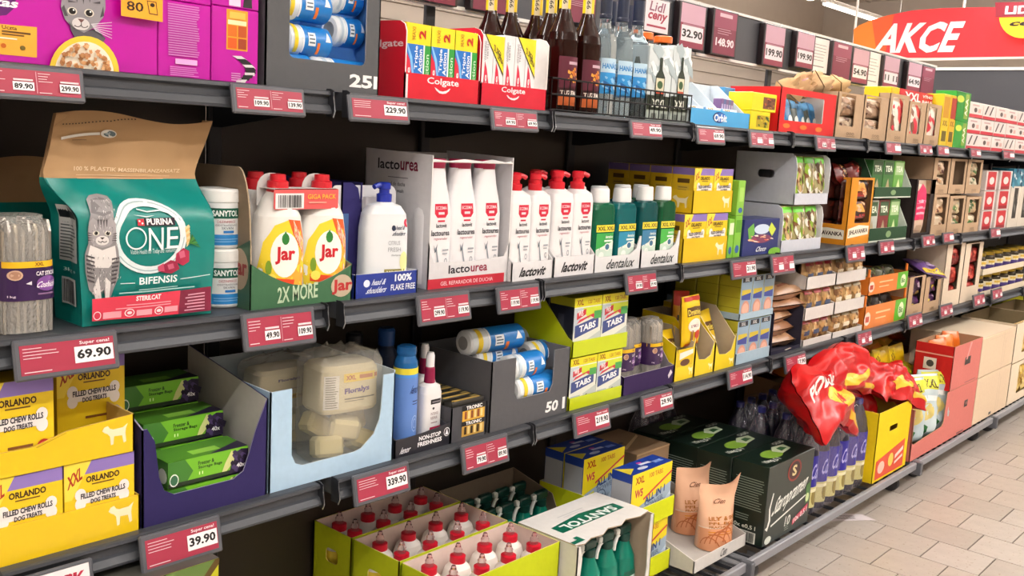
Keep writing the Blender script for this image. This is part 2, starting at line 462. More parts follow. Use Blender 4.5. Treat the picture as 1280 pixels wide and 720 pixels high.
# ================================================================ shelving gondola
gon = empty('gondola_shelving', 'long dark grey metal supermarket shelving unit with three shelves and a low base', 'shelving', (0, 0, 0))
GREY = '#45484e:powder'
J0, BAY = 1.237, .664
NB = 11
def bay(k):
    a, b = J0 + BAY * k + .005, J0 + BAY * (k + 1) - .005
    if k == 0: a += .016
    if k == -1: b -= .015
    return a, b
PROF = [(0.46, 0), (.002, 0), (-.003, -.002), (-.004, -.008), (-.001, -.0105), (.005, -.012), (.005, -.026), (-.002, -.029), (-.009, -.040), (-.008, -.045), (.004, -.046), (.01, -.036), (.46, -.030)]
def shelf_board(a, b, z):
    m = MB(); n = len(PROF)
    A = [(a, y, z + q) for y, q in PROF]; B = [(b, y, z + q) for y, q in PROF]
    m.add(A + B, [(i, n + i, n + (i + 1) % n, (i + 1) % n) for i in range(n)] + [list(range(n)), list(range(n, 2 * n))[::-1]], GREY)
    o = m.build('shelf', gon)
    for x, s in ((a, 1), (b, -1)):
        e = MB()
        P = [(-.002, .004), (-.012, .0), (-.012, -.012), (-.017, -.040), (-.012, -.050), (.012, -.05), (.012, .004)]
        e.panel([[(-y, q) for y, q in P]], (x - .0005 * s, 0, z), (0, -1, 0), (0, 0, 1), .0025, '#2e3036:powder')
        e.build('end_cap', o)
        MB().tube([(x, -.0125, z - .002), (x, -.0135, z - .014), (x, -.0185, z - .040), (x, -.013, z - .052)], .0013, '#a9acb2:metal', 6).build('chrome_edge', o)
for k in range(-2, NB):
    a, b = bay(k)
    for z in (ZA, ZB, ZC): shelf_board(a, b, z)
    MB().box(a - .004, .462, .12, b + .004, .475, 1.50, '#3a332d:powder').build('back_panel', gon)
for k in range(-1, NB + 1):
    x = J0 + BAY * k
    MB().cbox(x - .018, .446, .02, x + .018, .461, 1.99 if 0 < k < 6 else 1.54, '#26262a:powder', .003).build('upright', gon)
    for z in (ZA, ZB, ZC):
        MB().panel([[(-.44, -.031), (-.08, -.031), (-.10, -.045), (-.40, -.085), (-.44, -.085)]], (x - .012, 0, z), (0, -1, 0), (0, 0, 1), .004, '#2a2b30:powder').build('bracket', gon)
# header boards above the top shelf
for k in range(0, 6):
    a, b = J0 + BAY * k, J0 + BAY * (k + 1)
    if k == 5: b = sx(1168, 1.9, .42)
    hb = MB().box(a + .003, .42, 1.802, b - .003, .432, 1.978, '#4a4b51:powder').build('header_board', gon)
    MB().box(a + .003, .414, 1.976, b - .003, .436, 1.986, '#e8e6e2:plastic').build('edge_strip', hb)
    MB().box(a + .003, .414, 1.793, b - .003, .436, 1.803, '#e8e6e2:plastic').build('edge_strip', hb)

# base rails, grilles and wheels
def base_module(a, b):
    m = MB(); m.cbox(a, -.205, .085, b, -.185, .118, '#8e9097:powder', .003)
    m.cbox(a, -.185, .095, a + .03, .44, .116, '#6b6d73:powder', .003); m.cbox(b - .03, -.185, .095, b, .44, .116, '#6b6d73:powder', .003)
    o = m.build('base_rail', gon)
    for i in range(14):
        x = a + .05 + (b - a - .1) * i / 13
        MB().box(x - .004, -.184, .100, x + .004, .44, .112, '#303238:powder').build('grille_bar', o)
    MB().cbox(b - .004, -.225, .06, b + .022, -.18, .122, '#62656c:powder', .003).build('corner_post', o)
    for x in (a + .12, b - .12):
        w = MB(); M = Matrix.Translation((x, -.14, .036)) @ Matrix.Rotation(math.radians(90), 4, 'Y')
        w.lathe([(.02, -.014), (.035, -.012), (.036, 0), (.035, .012), (.02, .014)], '#3a3a3d:rubber', 18, M=M)
        w.box(x - .018, -.155, .04, x - .015, -.125, .092, '#9a9da3:metal'); w.box(x + .015, -.155, .04, x + .018, -.125, .092, '#9a9da3:metal')
        w.build('wheel', o)
for a, b in ((1.25, 2.02), (2.03, 2.80), (2.82, 4.36), (4.40, 5.5), (5.53, 6.6), (6.63, 8.0)): base_module(a, b)

# ================================================================ price tags on the shelf edges
def price_tag(px0, py0, px1, py1, label, kind='single', vals=(), Y=-.019, tilt=11):
    A, B = at(px0, py0, Y), at(px1, py1, Y - .006); w, h = B.x - A.x, A.z - B.z
    fr = .09 * h + .003
    o = MB().cbox(0, 0, -h, w, .010, 0, '#55575e:plastic', .003).build('price_tag', None, (A.x, Y, A.z), (math.radians(-tilt), 0, 0))
    tagp(o, label, 'price tag', 'electronic price tags')
    MB().cbox(fr, -.0006, -h + fr, w - fr, .0, -fr, '#a3324a:gloss', .0005).build('display', o)
    fn = face((fr, -.0007, -h + fr), (w - 2 * fr, 0, 0), (0, 0, h - 2 * fr)); it = []
    W = '#e9d3d8'; S = [((0, 1), vals)] if kind != 'double' else [((0, .49), vals[:1]), ((.51, 1), vals[1:])]
    for (a, b), v in S:
        L_ = b - a
        if kind == 'blank': continue
        it += lines(a + .03 * L_, .5, a + .40 * L_, .93, 4, W, .22, .5, int(px0) + 7); it += lines(a + .03 * L_, .04, a + .35 * L_, .14, 1, W, .3, .2, 5)
        if kind == 'double':
            it += [Rc(a + .5 * L_, .16, b - .03 * L_, .5, '#f1eef0'), Rc(a + .52 * L_, .55, b - .05 * L_, .62, W)]
            if v and v[0]: it.append(T(v[0], a + .53 * L_, .22, b - .06 * L_, .44, '#15151a', 2))
            if a > 0: it.append(Rc(.495, .06, .505, .94, '#c98f9c'))
        else:
            it += [Rc(.56, .2, .985, .76, '#f1eef0'), T('Super cena!', .62, .80, .95, .95, '#f3e6ea', 1)]
            if v and v[0]: it.append(T(v[0], .585, .33, .96, .66, '#15151a', 2))
    if it: decal(o, 'display_print', it, fn)
    return o
TG = 'grey framed red price tag '
price_tag(-24, 76, 107, 130, TG + 'reading 89.90 and 299.90 under the magenta cartons', 'double', ('89.90', '299.90'))
price_tag(289, 103, 382, 147, TG + 'with two small prices below the magenta carton end', 'double', ('109.90', '139.90'))
price_tag(435, 117, 512, 156, TG + 'reading 229.90 on the top shelf edge', 'single', ('229.90',))
price_tag(614, 134, 673, 166, TG + 'with two small prices below the red toothpaste trays', 'double', ('69.90', '69.90'))
price_tag(788, 149, 828, 175, TG + 'reading 49.90 below the wire bottle basket', 'single', ('49.90',))
price_tag(871, 157, 906, 182, TG + 'reading 69.90 below the light blue gum tray', 'single', ('69.90',))
price_tag(937, 162, 967, 186, TG + 'below the yellow sweets boxes on the top shelf', 'double', ('', ''))
price_tag(1020, 169, 1044, 190, TG + 'below the red window tray on the top shelf', 'double', ('24', '29'))
price_tag(1107, 176, 1126, 194, TG + 'below the yellow banner carton on the top shelf', 'single', ('',))
price_tag(1149, 179, 1165, 195, TG + 'below the three kraft boxes on the top shelf', 'double', ('', ''))
price_tag(1172, 181, 1186, 196, TG + 'below the tall yellow boxes, top shelf', 'single', ('',))
price_tag(1213, 185, 1226, 198, TG + 'left one below the white and red boxes', 'single', ('',))
price_tag(1254, 188, 1268, 200, TG + 'right one below the white and red boxes', 'single', ('',))
price_tag(15, 427, 149, 460, TG + 'reading 69.90, large, below the teal cat food bag', 'single', ('69.90',))
price_tag(302, 393, 394, 428, TG + 'reading 49.90 and 109.90 below the dish soap tray', 'double', ('49.90', '109.90'))
price_tag(521, 370, 588, 399, TG + 'with two prices below the big white shower gel carton', 'double', ('299.90', '119.90'))
price_tag(621, 360, 675, 386, TG + 'with two prices below the white lotion trays', 'double', ('119.90', '119.90'))
price_tag(782, 342, 821, 364, TG + 'with two prices below the green mouthwash', 'double', ('39.90', '39.90'))
price_tag(914, 326, 945, 346, TG + 'reading 21.90 below the small green boxes', 'single', ('21.90',))
price_tag(964, 319, 992, 341, TG + 'dark, with two tiny prices below the white snack cartons', 'double', ('', ''))
price_tag(1058, 307, 1080, 326, TG + 'below the orange coffee carton', 'double', ('', ''))
price_tag(1099, 301, 1117, 317, TG + 'below the dark green tea trays', 'double', ('', ''))
price_tag(1153, 294, 1168, 308, TG + 'below the pink pack on the middle shelf', 'double', ('', ''))
price_tag(1179, 291, 1192, 303, TG + 'below the stacked kraft cartons on the middle shelf', 'single', ('',))
price_tag(1238, 285, 1250, 297, TG + 'below the red and white cartons on the middle shelf', 'single', ('',))
price_tag(174, 672, 277, 688, TG + 'reading 39.90 below the navy freezer bag carton', 'single', ('39.90',))
price_tag(441, 596, 512, 613, TG + 'reading 339.90 above the lime cartons', 'single', ('339.90',))
price_tag(577, 557, 635, 576, TG + 'with two prices below the charcoal roll carton', 'double', ('79.90', '89.90'))
price_tag(717, 518, 762, 535, TG + 'reading 219.90 below the lime detergent trays', 'single', ('219.90',))
price_tag(802, 496, 841, 511, TG + 'reading 29.90 below the purple tray', 'single', ('29.90',))
price_tag(910, 464, 940, 479, TG + 'reading 114.90 below the yellow snack trays', 'single', ('114.90',))
price_tag(981, 446, 1007, 460, TG + 'reading 17.90 on the low shelf edge', 'single', ('17.90',))
price_tag(1071, 416, 1089, 430, TG + 'below the orange trays on the low shelf', 'double', ('', ''))
price_tag(1135, 394, 1152, 407, TG + 'below the kraft candy carton on the low shelf', 'double', ('', ''))
price_tag(1175, 382, 1190, 394, TG + 'below the cream carton of red packs', 'double', ('', ''))
price_tag(1217, 369, 1230, 381, TG + 'first below the small jar trays on the low shelf', 'double', ('', ''))
price_tag(1240, 362, 1252, 373, TG + 'second below the small jar trays on the low shelf', 'double', ('', ''))
# white "ceny" card at the lower left
o = MB().cbox(0, 0, -.075, .17, .008, 0, '#55575e:plastic', .003).build('price_card', None, (at(0, 715, -.02).x - .02, -.02, at(125, 694, -.02).z), (math.radians(-11), 0, 0))
tagp(o, 'white price card with red lettering under the yellow dog treat cartons', 'price card')
MB().box(.008, -.0008, -.07, .162, 0, -.006, '#e9e2e4:gloss').build('sheet', o)
decal(o, 'card_print', [T('Lidl ceny', .06, .42, .97, .97, '#b02440', 2, slant=.15)], face((.008, -.0009, -.07), (.154, 0, 0), (0, 0, .064)))

# ================================================================ header cards
def header_card(px0, py0, px1, py1, label, style='red', val='', Y=.392):
    A, B = at(px0, py0, Y), at(px1, py1, Y); w, h = B.x - A.x, A.z - B.z
    if style == 'sheet':
        o = MB().cbox(0, 0, 0, w, .004, h, '#efe9ea:paper', .0008).build('header_sheet', None, (A.x, Y + .018, B.z))
        tagp(o, label, 'paper sheet', 'paper sheets on the header')
        decal(o, 'sheet_print', lines(.15, .3, .85, .85, 6, '#8a8088', .16, .4, int(px0)) + [Rc(.2, .15, .7, .18, '#8a8088')], front(w, h)); return o
    o = MB().cbox(0, 0, 0, w, .026, h, '#2a2024:plastic', .002).build('header_card', None, (A.x, Y, B.z)); tagp(o, label, 'price card', 'price cards on the header')
    f = .06; it = []
    if style == 'white': it = [Rc(f, .03, 1 - f, .97, '#e6dce2'), T('Lidl', .2, .62, .8, .9, '#8f5a70', 1, slant=.1), T('ceny', .12, .3, .9, .58, '#a83850', 2, slant=.1), Rc(.14, .16, .86, .22, '#a83850')]
    elif style == 'split': it = [Rc(f, .03, 1 - f, .97, '#8f3248'), Rc(f, .55, 1 - f, .97, '#c99fb2'), Rc(.1, .16, .9, .5, '#e9e0e6'), Rc(.14, .5, .86, .54, '#a06a7c'), T(val, .13, .24, .88, .42, '#1b1418', 2)]
    else: it = [Rc(f, .03, 1 - f, .97, '#7d2a42'), Rc(f, .6, 1 - f, .97, '#94405a'), Rc(.25, .84, .75, .92, '#d9b5c2')] + ([T(val, .15, .2, .88, .38, '#f0dfe5', 2)] if val else []) + lines(.2, .45, .8, .6, 3, '#c99aaa', .25, .3, int(px0))
    decal(o, 'card_print', it, front(w, h)); return o
HC = 'tall dark-framed price card '
header_card(516, -32, 572, 9, 'dark red price card cut by the picture top, above the blue toothpaste', 'red')
header_card(590, -30, 634, 20, 'dark red price card cut by the picture top, above the white toothpaste', 'red')
header_card(706, -22, 745, 34, 'dark red price card behind the rum bottles', 'red')
header_card(806, -6, 836, 45, 'white price card lettered in red, above the boxed liqueur', 'white')
header_card(851, 0, 880, 65, HC + 'reading 32.90, nearest of its kind', 'split', '32.90')
header_card(893, 9, 919, 73, 'dark red price card reading 148.90 on the header board', 'red', '148.90')
header_card(957, 28, 979, 86, HC + 'reading 199.90 standing alone on the header board', 'split', '199.90')
header_card(997, 38, 1016, 88, HC + 'with a pink upper half, touching the first white sheet', 'split', '199.90')
header_card(1016, 44, 1042, 93, 'white paper sheet on the header, nearer of the two', 'sheet')
header_card(1042, 50, 1062, 101, 'dark red price card just after the first white paper sheet', 'red')
header_card(1067, 58, 1084, 107, HC + 'reading 54.90 on the header board', 'split', '54.90')
header_card(1084, 62, 1106, 111, 'white paper sheet on the header, farther of the two', 'sheet')
header_card(1106, 68, 1122, 113, HC + 'just after the second white paper sheet', 'split', '11 11')
header_card(1136, 76, 1150, 116, HC + 'second from the far end of the header', 'split', '64.90')
header_card(1153, 81, 1166, 119, 'dark red price card at the far end of the header', 'red')

# ================================================================ far end: cross header board and hanging sign
cb = empty('cross_shelving', 'dark header board with white edges across the far end, under the red sign', 'shelving', (8.6, .6, 0))
def yz(px, py, X): q = atX(px, py, X); return q.y, q.z
y0, z1 = yz(1132, 88, 8.6); y1, z0 = yz(1300, 162, 8.6)
MB().box(0, y1 - .6 - 1.2, z0, .03, y0 - .6, z1, '#434348:powder').build('header_board', cb)
MB().box(-.012, y1 - .6 - 1.2, z1, .04, y0 - .6, z1 + .022, '#ece8e4:plastic').build('edge_strip', cb)
MB().box(-.012, y1 - .6 - 1.2, z0 - .022, .04, y0 - .6, z0, '#ece8e4:plastic').build('edge_strip', cb)
for y in (y0 - .9, y0 - 1.7, y1 - 1.6): MB().cbox(.01, y - .03, 0, .06, y + .03, z0, '#3a3b40:powder', .004).build('post', cb)
MB().box(.03, y1 - 1.8, .1, .06, y0 - .6, 1.5, '#5b5c60:powder').build('back_panel', cb)
MB().box(.0, y1 - 1.8, .0, .3, y0 - .6, .1, '#5b5c60:powder').build('base', cb)
SX = 9.2
sg = empty('hanging_sign', 'red hanging sign with a curved top and big white capitals', 'sign', (SX, 0, 2.3))
top = [(1067, 37), (1075, 31), (1090, 25), (1110, 19), (1140, 13), (1180, 10), (1230, 9), (1300, 9)]
bot = [(1300, 70), (1230, 71), (1160, 72), (1125, 72), (1100, 68), (1075, 62), (1067, 58)]
def P(pts): return [(-(yz(*p, SX)[0]), yz(*p, SX)[1] - 2.3) for p in pts]
MB().panel([(P(bot) + P(top)[::1])[::1]], (0, 0, 0), (0, -1, 0), (0, 0, 1), .03, '#e02a34:gloss').build('board', sg)
fs = lambda a, b, d: Vector((-d, -a, b))
def S(px, py): q = yz(px, py, SX); return (-q[0], q[1] - 2.3)
def sgT(t, px0, py0, px1, py1, c, **k):
    a, b = S(px0, py1); e, f = S(px1, py0); return T(t, a, b, e, f, c, **k)
it = [Pg([S(1067, 37), S(1075, 31), S(1090, 25), S(1106, 20.5), S(1096, 66), S(1075, 62), S(1067, 58)], '#f08020'), Pg([S(1090, 25), S(1106, 20.5), S(1118, 17.6), S(1106, 69), S(1096, 66)], '#ea5a28')]
it += [sgT('AKCE', 1090, 26, 1208, 67, '#f6eef0', bold=2, slant=.12)]
it += [Pg(P([(1300, 73), (1230, 74.5), (1160, 76), (1125, 75), (1125, 72.5), (1160, 72.5), (1230, 71.5), (1300, 70.5)]), '#f3ded6')]
decal(sg, 'sign_print', it, fs, off=.002, step=.001)
for px in (1067, 1200): 
    q = yz(px, 30, SX); MB().tube([(0.045, q[0], q[1] - 2.3 - .3), (.045, q[0], CEIL - 2.3)], .012, '#e9e2da:plastic', 8).build('hanger', sg)
SL = 9.05
lg = empty('logo_sign', 'yellow round price sign under a dark red logo square at the picture edge', 'sign', (SL, 0, 2.4))
def SS(px, py): q = yz(px, py, SL); return (-q[0], q[1] - 2.4)
MB().panel([[SS(1244, 21), SS(1300, 21), SS(1300, 2), SS(1244, 3)]], (0, 0, 0), (0, -1, 0), (0, 0, 1), .02, '#8c2030:gloss').build('logo_plate', lg)
cxy = SS(1283, 15); rad = SS(1318, 15)[0] - cxy[0]
pts = [(cxy[0] + rad * math.cos(math.radians(a)), cxy[1] + rad * math.sin(math.radians(a))) for a in range(190, 351, 10)]
MB().panel([pts], (.004, 0, 0), (0, -1, 0), (0, 0, 1), .02, '#f0cf20:gloss').build('yellow_disc', lg)
a, b = SS(1258, 35), SS(1300, 26)
decal(lg, 'sign_print', [T('ceny', a[0], a[1], b[0] + .12, b[1], '#2a1a10', 2, slant=.1), T('LIDL', *SS(1256, 18), SS(1300, 6)[0], SS(1300, 6)[1], '#f2e6e6', 2)], fs, off=.003, step=.001)
MB().tube([(.01, -cxy[0], SS(1283, 2)[1]), (.01, -cxy[0], CEIL - 2.4)], .01, '#e9e2da:plastic', 8).build('hanger', lg)

# ================================================================ goods: shared builders
def dY(px, py, X): return atX(px, py, X).y
def pillow_fn(w, h, d, seed=0, crump=.25, p=3.0):
    so = Vector((seed * 3.7, seed * 1.3, seed * .7))
    def base(u, v):
        a, b = 2 * u - 1, 2 * v - 1
        t = max(0, 1 - abs(a) ** p) ** .55 * max(0, 1 - abs(b) ** p) ** .55
        q = noise.noise(Vector((u * 3.1, v * 3.1, 0)) + so) * .6 + noise.noise(Vector((u * 7, v * 7, 5)) + so) * .4
        t2 = t * (1 + crump * q) + .004 / max(d, .01)
        x = (u - .5) * w * (1 - .06 * t * abs(b)); z = v * h * (1 - .05 * t * abs(a))
        return x, z, t2 * d / 2, q
    def f(u, v, o=0):
        x, z, t, q = base(u, v); return Vector((x, -t - o, z))
    def g(u, v, o=0):
        x, z, t, q = base(1 - u, v); return Vector((x, t + o, z))
    return f, g
def pillow(name, label, cat, w, h, d, c, loc, rot=(0, 0, 0), prints=None, group=None, seed=0, crump=.25, parent=None, n=12, pname='bag_print', key=None, p=3.0):
    f, g = pillow_fn(w, h, d, seed, crump, p)
    k = ('pillow', w, h, d, c, seed, crump, n, p)
    if k in _PC: me = _PC[k]
    else:
        m = MB(); m.grid(f, n, n, c); m.grid(g, n, n, c); me = m.mesh(name, sharp=70); _PC[k] = me
    o = link(name, me, parent, loc, rot)
    if not parent: tagp(o, label, cat, group)
    if prints: decal(o, pname, prints, f, curved=n, off=.0012, key=(k, key) if key else None)
    return o
def cyl_fn(r, z0, h, ang0=-150, ang1=-30, cx=0, cy=0):     # u: left to right around the front, v: up
    def fn(u, v, o):
        a = math.radians(ang0 + (ang1 - ang0) * u); return Vector((cx + (r + o) * math.cos(a), cy + (r + o) * math.sin(a), z0 + v * h))
    return fn
def sq_fn(secs, ang0=-165, ang1=-15):                        # print on a lofted bottle, between its lowest and highest section
    z0, z1 = secs[0][0], secs[-1][0]
    def fn(u, v, o):
        z = z0 + (z1 - z0) * v; q = secs[0]; r = secs[-1]
        for i in range(len(secs) - 1):
            if secs[i][0] <= z <= secs[i + 1][0]: q, r = secs[i], secs[i + 1]; break
        t = 0 if r[0] == q[0] else (z - q[0]) / (r[0] - q[0]); a, b, e = [q[j] + (r[j] - q[j]) * t for j in (1, 2, 3)]
        dx = (q[4] if len(q) > 4 else 0); x = (2 * u - 1) * a * .97
        y = -b * max(0, 1 - abs(x / a) ** e) ** (1 / e)
        return Vector((x + dx, y - o, z))
    return fn
DOG = [(0, .78), (.08, .95), (.22, 1), (.3, .85), (.42, .78), (.8, .8), (1.0, .98), (.92, .72), (.9, .5), (.93, .05), (.83, 0), (.77, .4), (.46, .42), (.43, .02), (.33, 0), (.3, .45), (.2, .6), (.1, .66)]
def dog(u0, v0, u1, v1, c): return Pg([(u0 + a * (u1 - u0), v0 + b * (v1 - v0)) for a, b in DOG], c)
def bone(u0, v0, u1, v1, c):
    du, dv = u1 - u0, v1 - v0; r = .3
    out = [Rc(u0 + .1 * du, v0 + .25 * dv, u1 - .1 * du, v1 - .25 * dv, c)]
    for a in (.1, .9):
        for b in (.28, .72): out.append(El(u0 + a * du, v0 + b * dv, .1 * du, r * dv, c, 14))
    return out
def arc(cx, cy, ru, rv, a0, a1, th, c, n=10):
    A = [(cx + ru * math.cos(math.radians(a0 + (a1 - a0) * i / n)), cy + rv * math.sin(math.radians(a0 + (a1 - a0) * i / n))) for i in range(n + 1)]
    B = [(cx + ru * (1 - th) * math.cos(math.radians(a0 + (a1 - a0) * i / n)), cy + rv * (1 - th) * math.sin(math.radians(a0 + (a1 - a0) * i / n))) for i in range(n + 1)]
    return Pg(A + B[::-1], c)
def splat(u0, v0, u1, v1, cols, n, seed, s=.12):
    r = random.Random(seed); out = []
    for i in range(n):
        a, b = u0 + (u1 - u0) * r.random(), v0 + (v1 - v0) * r.random(); q = s * (.5 + r.random())
        out.append(Pg([(a + q * (u1 - u0) * math.cos(t + r.random()) * (.6 + .6 * r.random()), b + q * (v1 - v0) * math.sin(t)) for t in (0.1, 1.3, 2.6, 3.7, 5)], cols[r.randrange(len(cols))]))
    return out
BLUE = '#1d78c4'
def roll(label, px, py, Y, r, ln, cat='bag roll', group='bag rolls', ry=0, rz=0, main=BLUE, seed=0):
    # one roll of bin bags lying along X, centre of its left end at the pixel
    p = at(px, py, Y)
    M = Matrix.Rotation(math.radians(90), 4, 'Y')
    m = MB(); m.lathe([(.008, 0), (.018, -.001), (r * .86, .001), (r, .006), (r, ln * .22), (r, ln * .3), (r, ln - .006), (r * .86, ln - .001), (.008, ln)], 'x', 24, M=M,
              cols=['#8d8f90:rubber', '#d9dde0:plastic', '#e3e7ea:plastic', '#dfe6ea:gloss', '#dfe6ea:gloss', main + ':gloss', main + ':gloss', '#cfd6dc:plastic'])
    o = m.build('bag_roll', None, p, (0, ry, rz)); tagp(o, label, cat, group)
    def fn(u, v, d):
        a = math.radians(-160 + 140 * v); return Vector((ln * u, (r + d) * math.cos(a + math.pi / 2 - math.pi / 2) * 0 + (r + d) * -math.cos(math.radians(-50 + 130 * v)), (r + d) * math.sin(math.radians(-50 + 130 * v))))
    decal(o, 'wrapper_print', [Rc(.30, 0, .335, 1, '#f1f4f6'), Rc(.42, .25, .58, .62, '#e9eef2'), Rc(.62, 0, .68, .35, '#e8792c'), Pg([(.8, .4), (.92, .4), (.86, .7)], '#eef2f4'), Rc(.12, 0, .2, 1, '#e8c92c' if seed % 2 else '#b9c9d6'), Rc(.44, .32, .56, .36, '#5a6a7a'), Rc(.44, .42, .56, .46, '#5a6a7a'), Rc(.44, .52, .53, .56, '#5a6a7a')], fn, curved=14, key=('roll', r, ln, seed % 2))
    return o

# ================================================================ top shelf
YF = .02
MAG = '#b8009c:gloss'
x0 = sx(-70, ZA, YF); x1 = sx(197, ZA, YF)
c1 = pack('cat_food_carton', 'large magenta cat food carton showing a kitten face and a plate', 'carton', x1 - x0, .26, .33, (x0, YF, ZA), MAG)
def half(cx, cy, rx, ry, c, a0=0, a1=180, n=16): return Pg([(cx + rx * math.cos(math.radians(a0 + (a1 - a0) * i / n)), cy - ry * math.sin(math.radians(a0 + (a1 - a0) * i / n))) for i in range(n + 1)], c)
it = [Pg([(-30, -14), (22, -14), (18, 10), (8, 19), (-30, 22)], '#5c1668'), T('whiskas', -62, -12, 25, 11, '#f4eef4', 2, slant=.05),
      Pg([(-20, 28), (46, 34), (46, 72), (-20, 66)], '#e8a93a'), T('Uczta', 2, 31, 21, 38, '#3a2412', 1), Rc(2, 40, 38, 41.5, '#6a4a1c'), Rc(2, 43, 30, 44.2, '#6a4a1c'), Rc(-10, 45, 21, 50, '#f3e6d0'), El(4, 57, 3.5, 3, '#c8641c', 10), El(28, 60, 3.5, 3, '#6b5a20', 10)]
for q in range(5): it += [Rc(8, 53.5 + 2.2 * q, 16, 54.3 + 2.2 * q, '#8a6428'), Rc(33, 56.5 + 2.2 * q, 41, 57.3 + 2.2 * q, '#8a6428')]
it += [Pg([(86, 34), (104, 40), (120, 36), (131, 48), (126, 56), (96, 54)], '#55525a'),
       Pg([(78, -14), (84, -24), (92, -12), (110, -14), (122, -24), (130, -10), (131, 10), (128, 22), (118, 34), (104, 41), (90, 35), (80, 24), (75, 8)], '#8e8a90'),
       Pg([(79, 6), (84, 20), (80, 20), (76, 10)], '#4a464c'), Pg([(84, 26), (90, 34), (96, 36), (88, 36)], '#55525a'), Pg([(128, 8), (124, 22), (129, 20)], '#4a464c'),
       Pg([(92, -14), (95, 4), (98, -14)], '#3f3b42'), Pg([(101, -14), (103, 6), (106, -14)], '#3f3b42'), Pg([(109, -12), (111, 4), (114, -13)], '#3f3b42'), Pg([(84, 0), (95, 3), (84, 3)], '#4a464c'), Pg([(124, 2), (114, 4), (124, 5)], '#4a464c'),
       El(89, 14, 6.2, 5, '#d8d2c4', 16), El(110, 16.5, 6.2, 5, '#d8d2c4', 16), El(89, 14, 4.4, 4, '#1c1412', 14), El(110, 16.5, 4.4, 4, '#1c1412', 14), El(90.5, 12.6, 1.1, 1.1, '#ffffff', 8), El(111.5, 15, 1.1, 1.1, '#ffffff', 8),
       El(99.5, 30, 11, 8, '#cfcaca', 16), Pg([(95.5, 23.5), (104, 24.5), (100, 29)], '#6d4a48'), Pg([(99.4, 29), (100.6, 29), (100.4, 33), (99.6, 33)], '#3a3034'), arc(95.5, 31, 4.6, -3, 190, 350, .3, '#4a4046'), arc(104, 32, 4.6, -3, 190, 350, .3, '#4a4046')]
for q in range(6): it.append(Pg([(112 + q, 30 + q * 1.5), (138, 28 + q * 4), (138, 28.6 + q * 4), (112 + q, 31 + q * 1.5)], '#d9d2dc'))
it += [half(103, 92, 44, 47, '#e9c63c'), half(103, 92, 37, 40, '#efe6d2')]
rr_ = random.Random(2)
for q in range(70):
    a, b = rr_.uniform(-30, 30), rr_.random(); hh = (1 - (a / 32) ** 2) ** .5 * 30 * b
    c = ('#c08a58', '#a8703f', '#d7a878', '#b98056')[q % 4]; X_, Y_ = 103 + a, 86 + a * .1 - hh; an = rr_.uniform(0, 3)
    it.append(Pg([(X_ + 4 * math.cos(an + t) * (1 if k % 2 else .5), Y_ + 3 * math.sin(an + t)) for k, t in enumerate((0, 1.2, 2.4, 3.6, 5))], c))
it += [Pg([(146, -14), (198, -14), (198, 28), (146, 20)], '#efa52c'), T('80', 153, 1, 174, 16, '#33200e', 1), Pg([(178, 1), (190, 3), (192, 20), (181, 18)], '#5a3a16'), Pg([(179.2, 2.4), (189, 4), (190.8, 18.4), (182, 16.8)], '#efa52c'), El(185, 7, 3, 2.6, '#33200e', 10)]
pxprint(c1, 'front_print', it, YF)
x2, x3 = sx(198, ZA, YF), sx(263, ZA, YF); h2 = sz(x2, -2, YF) - ZA
c2 = pack('cat_food_carton', 'magenta cat food carton end with a column of fine white text', 'carton', x3 - x2, .26, h2, (x2, YF, ZA), MAG, {'front': lines(.17, .28, .78, .97, 22, '#d07ac6', .5, .12, 4) + [Rc(.3, .18, .72, .25, '#e7a8de')] + lines(.2, .02, .75, .15, 5, '#d07ac6', .5, .2, 9)})
x4, x5 = sx(264.5, ZA, YF), sx(322, ZA, YF); h3 = sz(x4, 6, YF) - ZA
tail = [Pg([(.42 + .28 * math.sin(t * .3), .36 - t * .035), (.62 + .3 * math.sin(t * .3), .36 - t * .035 + .01), (.66 + .3 * math.sin((t + 1) * .3), .36 - (t + 1) * .035), (.46 + .28 * math.sin((t + 1) * .3), .36 - (t + 1) * .035)], '#1f1c20' if t % 3 else '#d8d2d6') for t in range(10)]
TAILP = [Rc(.3, .44, .76, .98, '#e39a2c'), Rc(.33, .78, .73, .84, '#f2dcb0'), Rc(.33, .62, .52, .77, '#d06a1c'), Rc(.55, .62, .73, .77, '#b8501c'), Rc(.33, .46, .52, .6, '#d8581c'), Rc(.55, .46, .73, .6, '#9a3c1c'), Rc(.36, .86, .7, .95, '#f0b850')] + tail + lines(.4, .02, .62, .14, 4, '#d9a0d2', .4, .1, 2)
pack('cat_food_carton', 'magenta cat food carton end with orange squares and a striped tail', 'carton', x5 - x4, .26, h3, (x4, YF, ZA), MAG, {'front': TAILP})
pack('cat_food_carton', 'upper magenta carton cut by the picture top, above the text carton', 'carton', x3 - x2, .26, .14, (x2, YF, ZA + h2 + .001), MAG, {'front': lines(.2, .1, .75, .9, 8, '#d07ac6', .4, .2, 3)})
pack('cat_food_carton', 'upper magenta carton cut by the picture top, above the striped tail carton', 'carton', x5 - x4, .26, .14, (x4, YF, ZA + h3 + .001), MAG, {'front': [Rc(.35, .02, .6, .2, '#e5c8e2'), Pg([(.65, .02), (.85, .02), (.83, .3), (.7, .3)], '#2a2428')]})

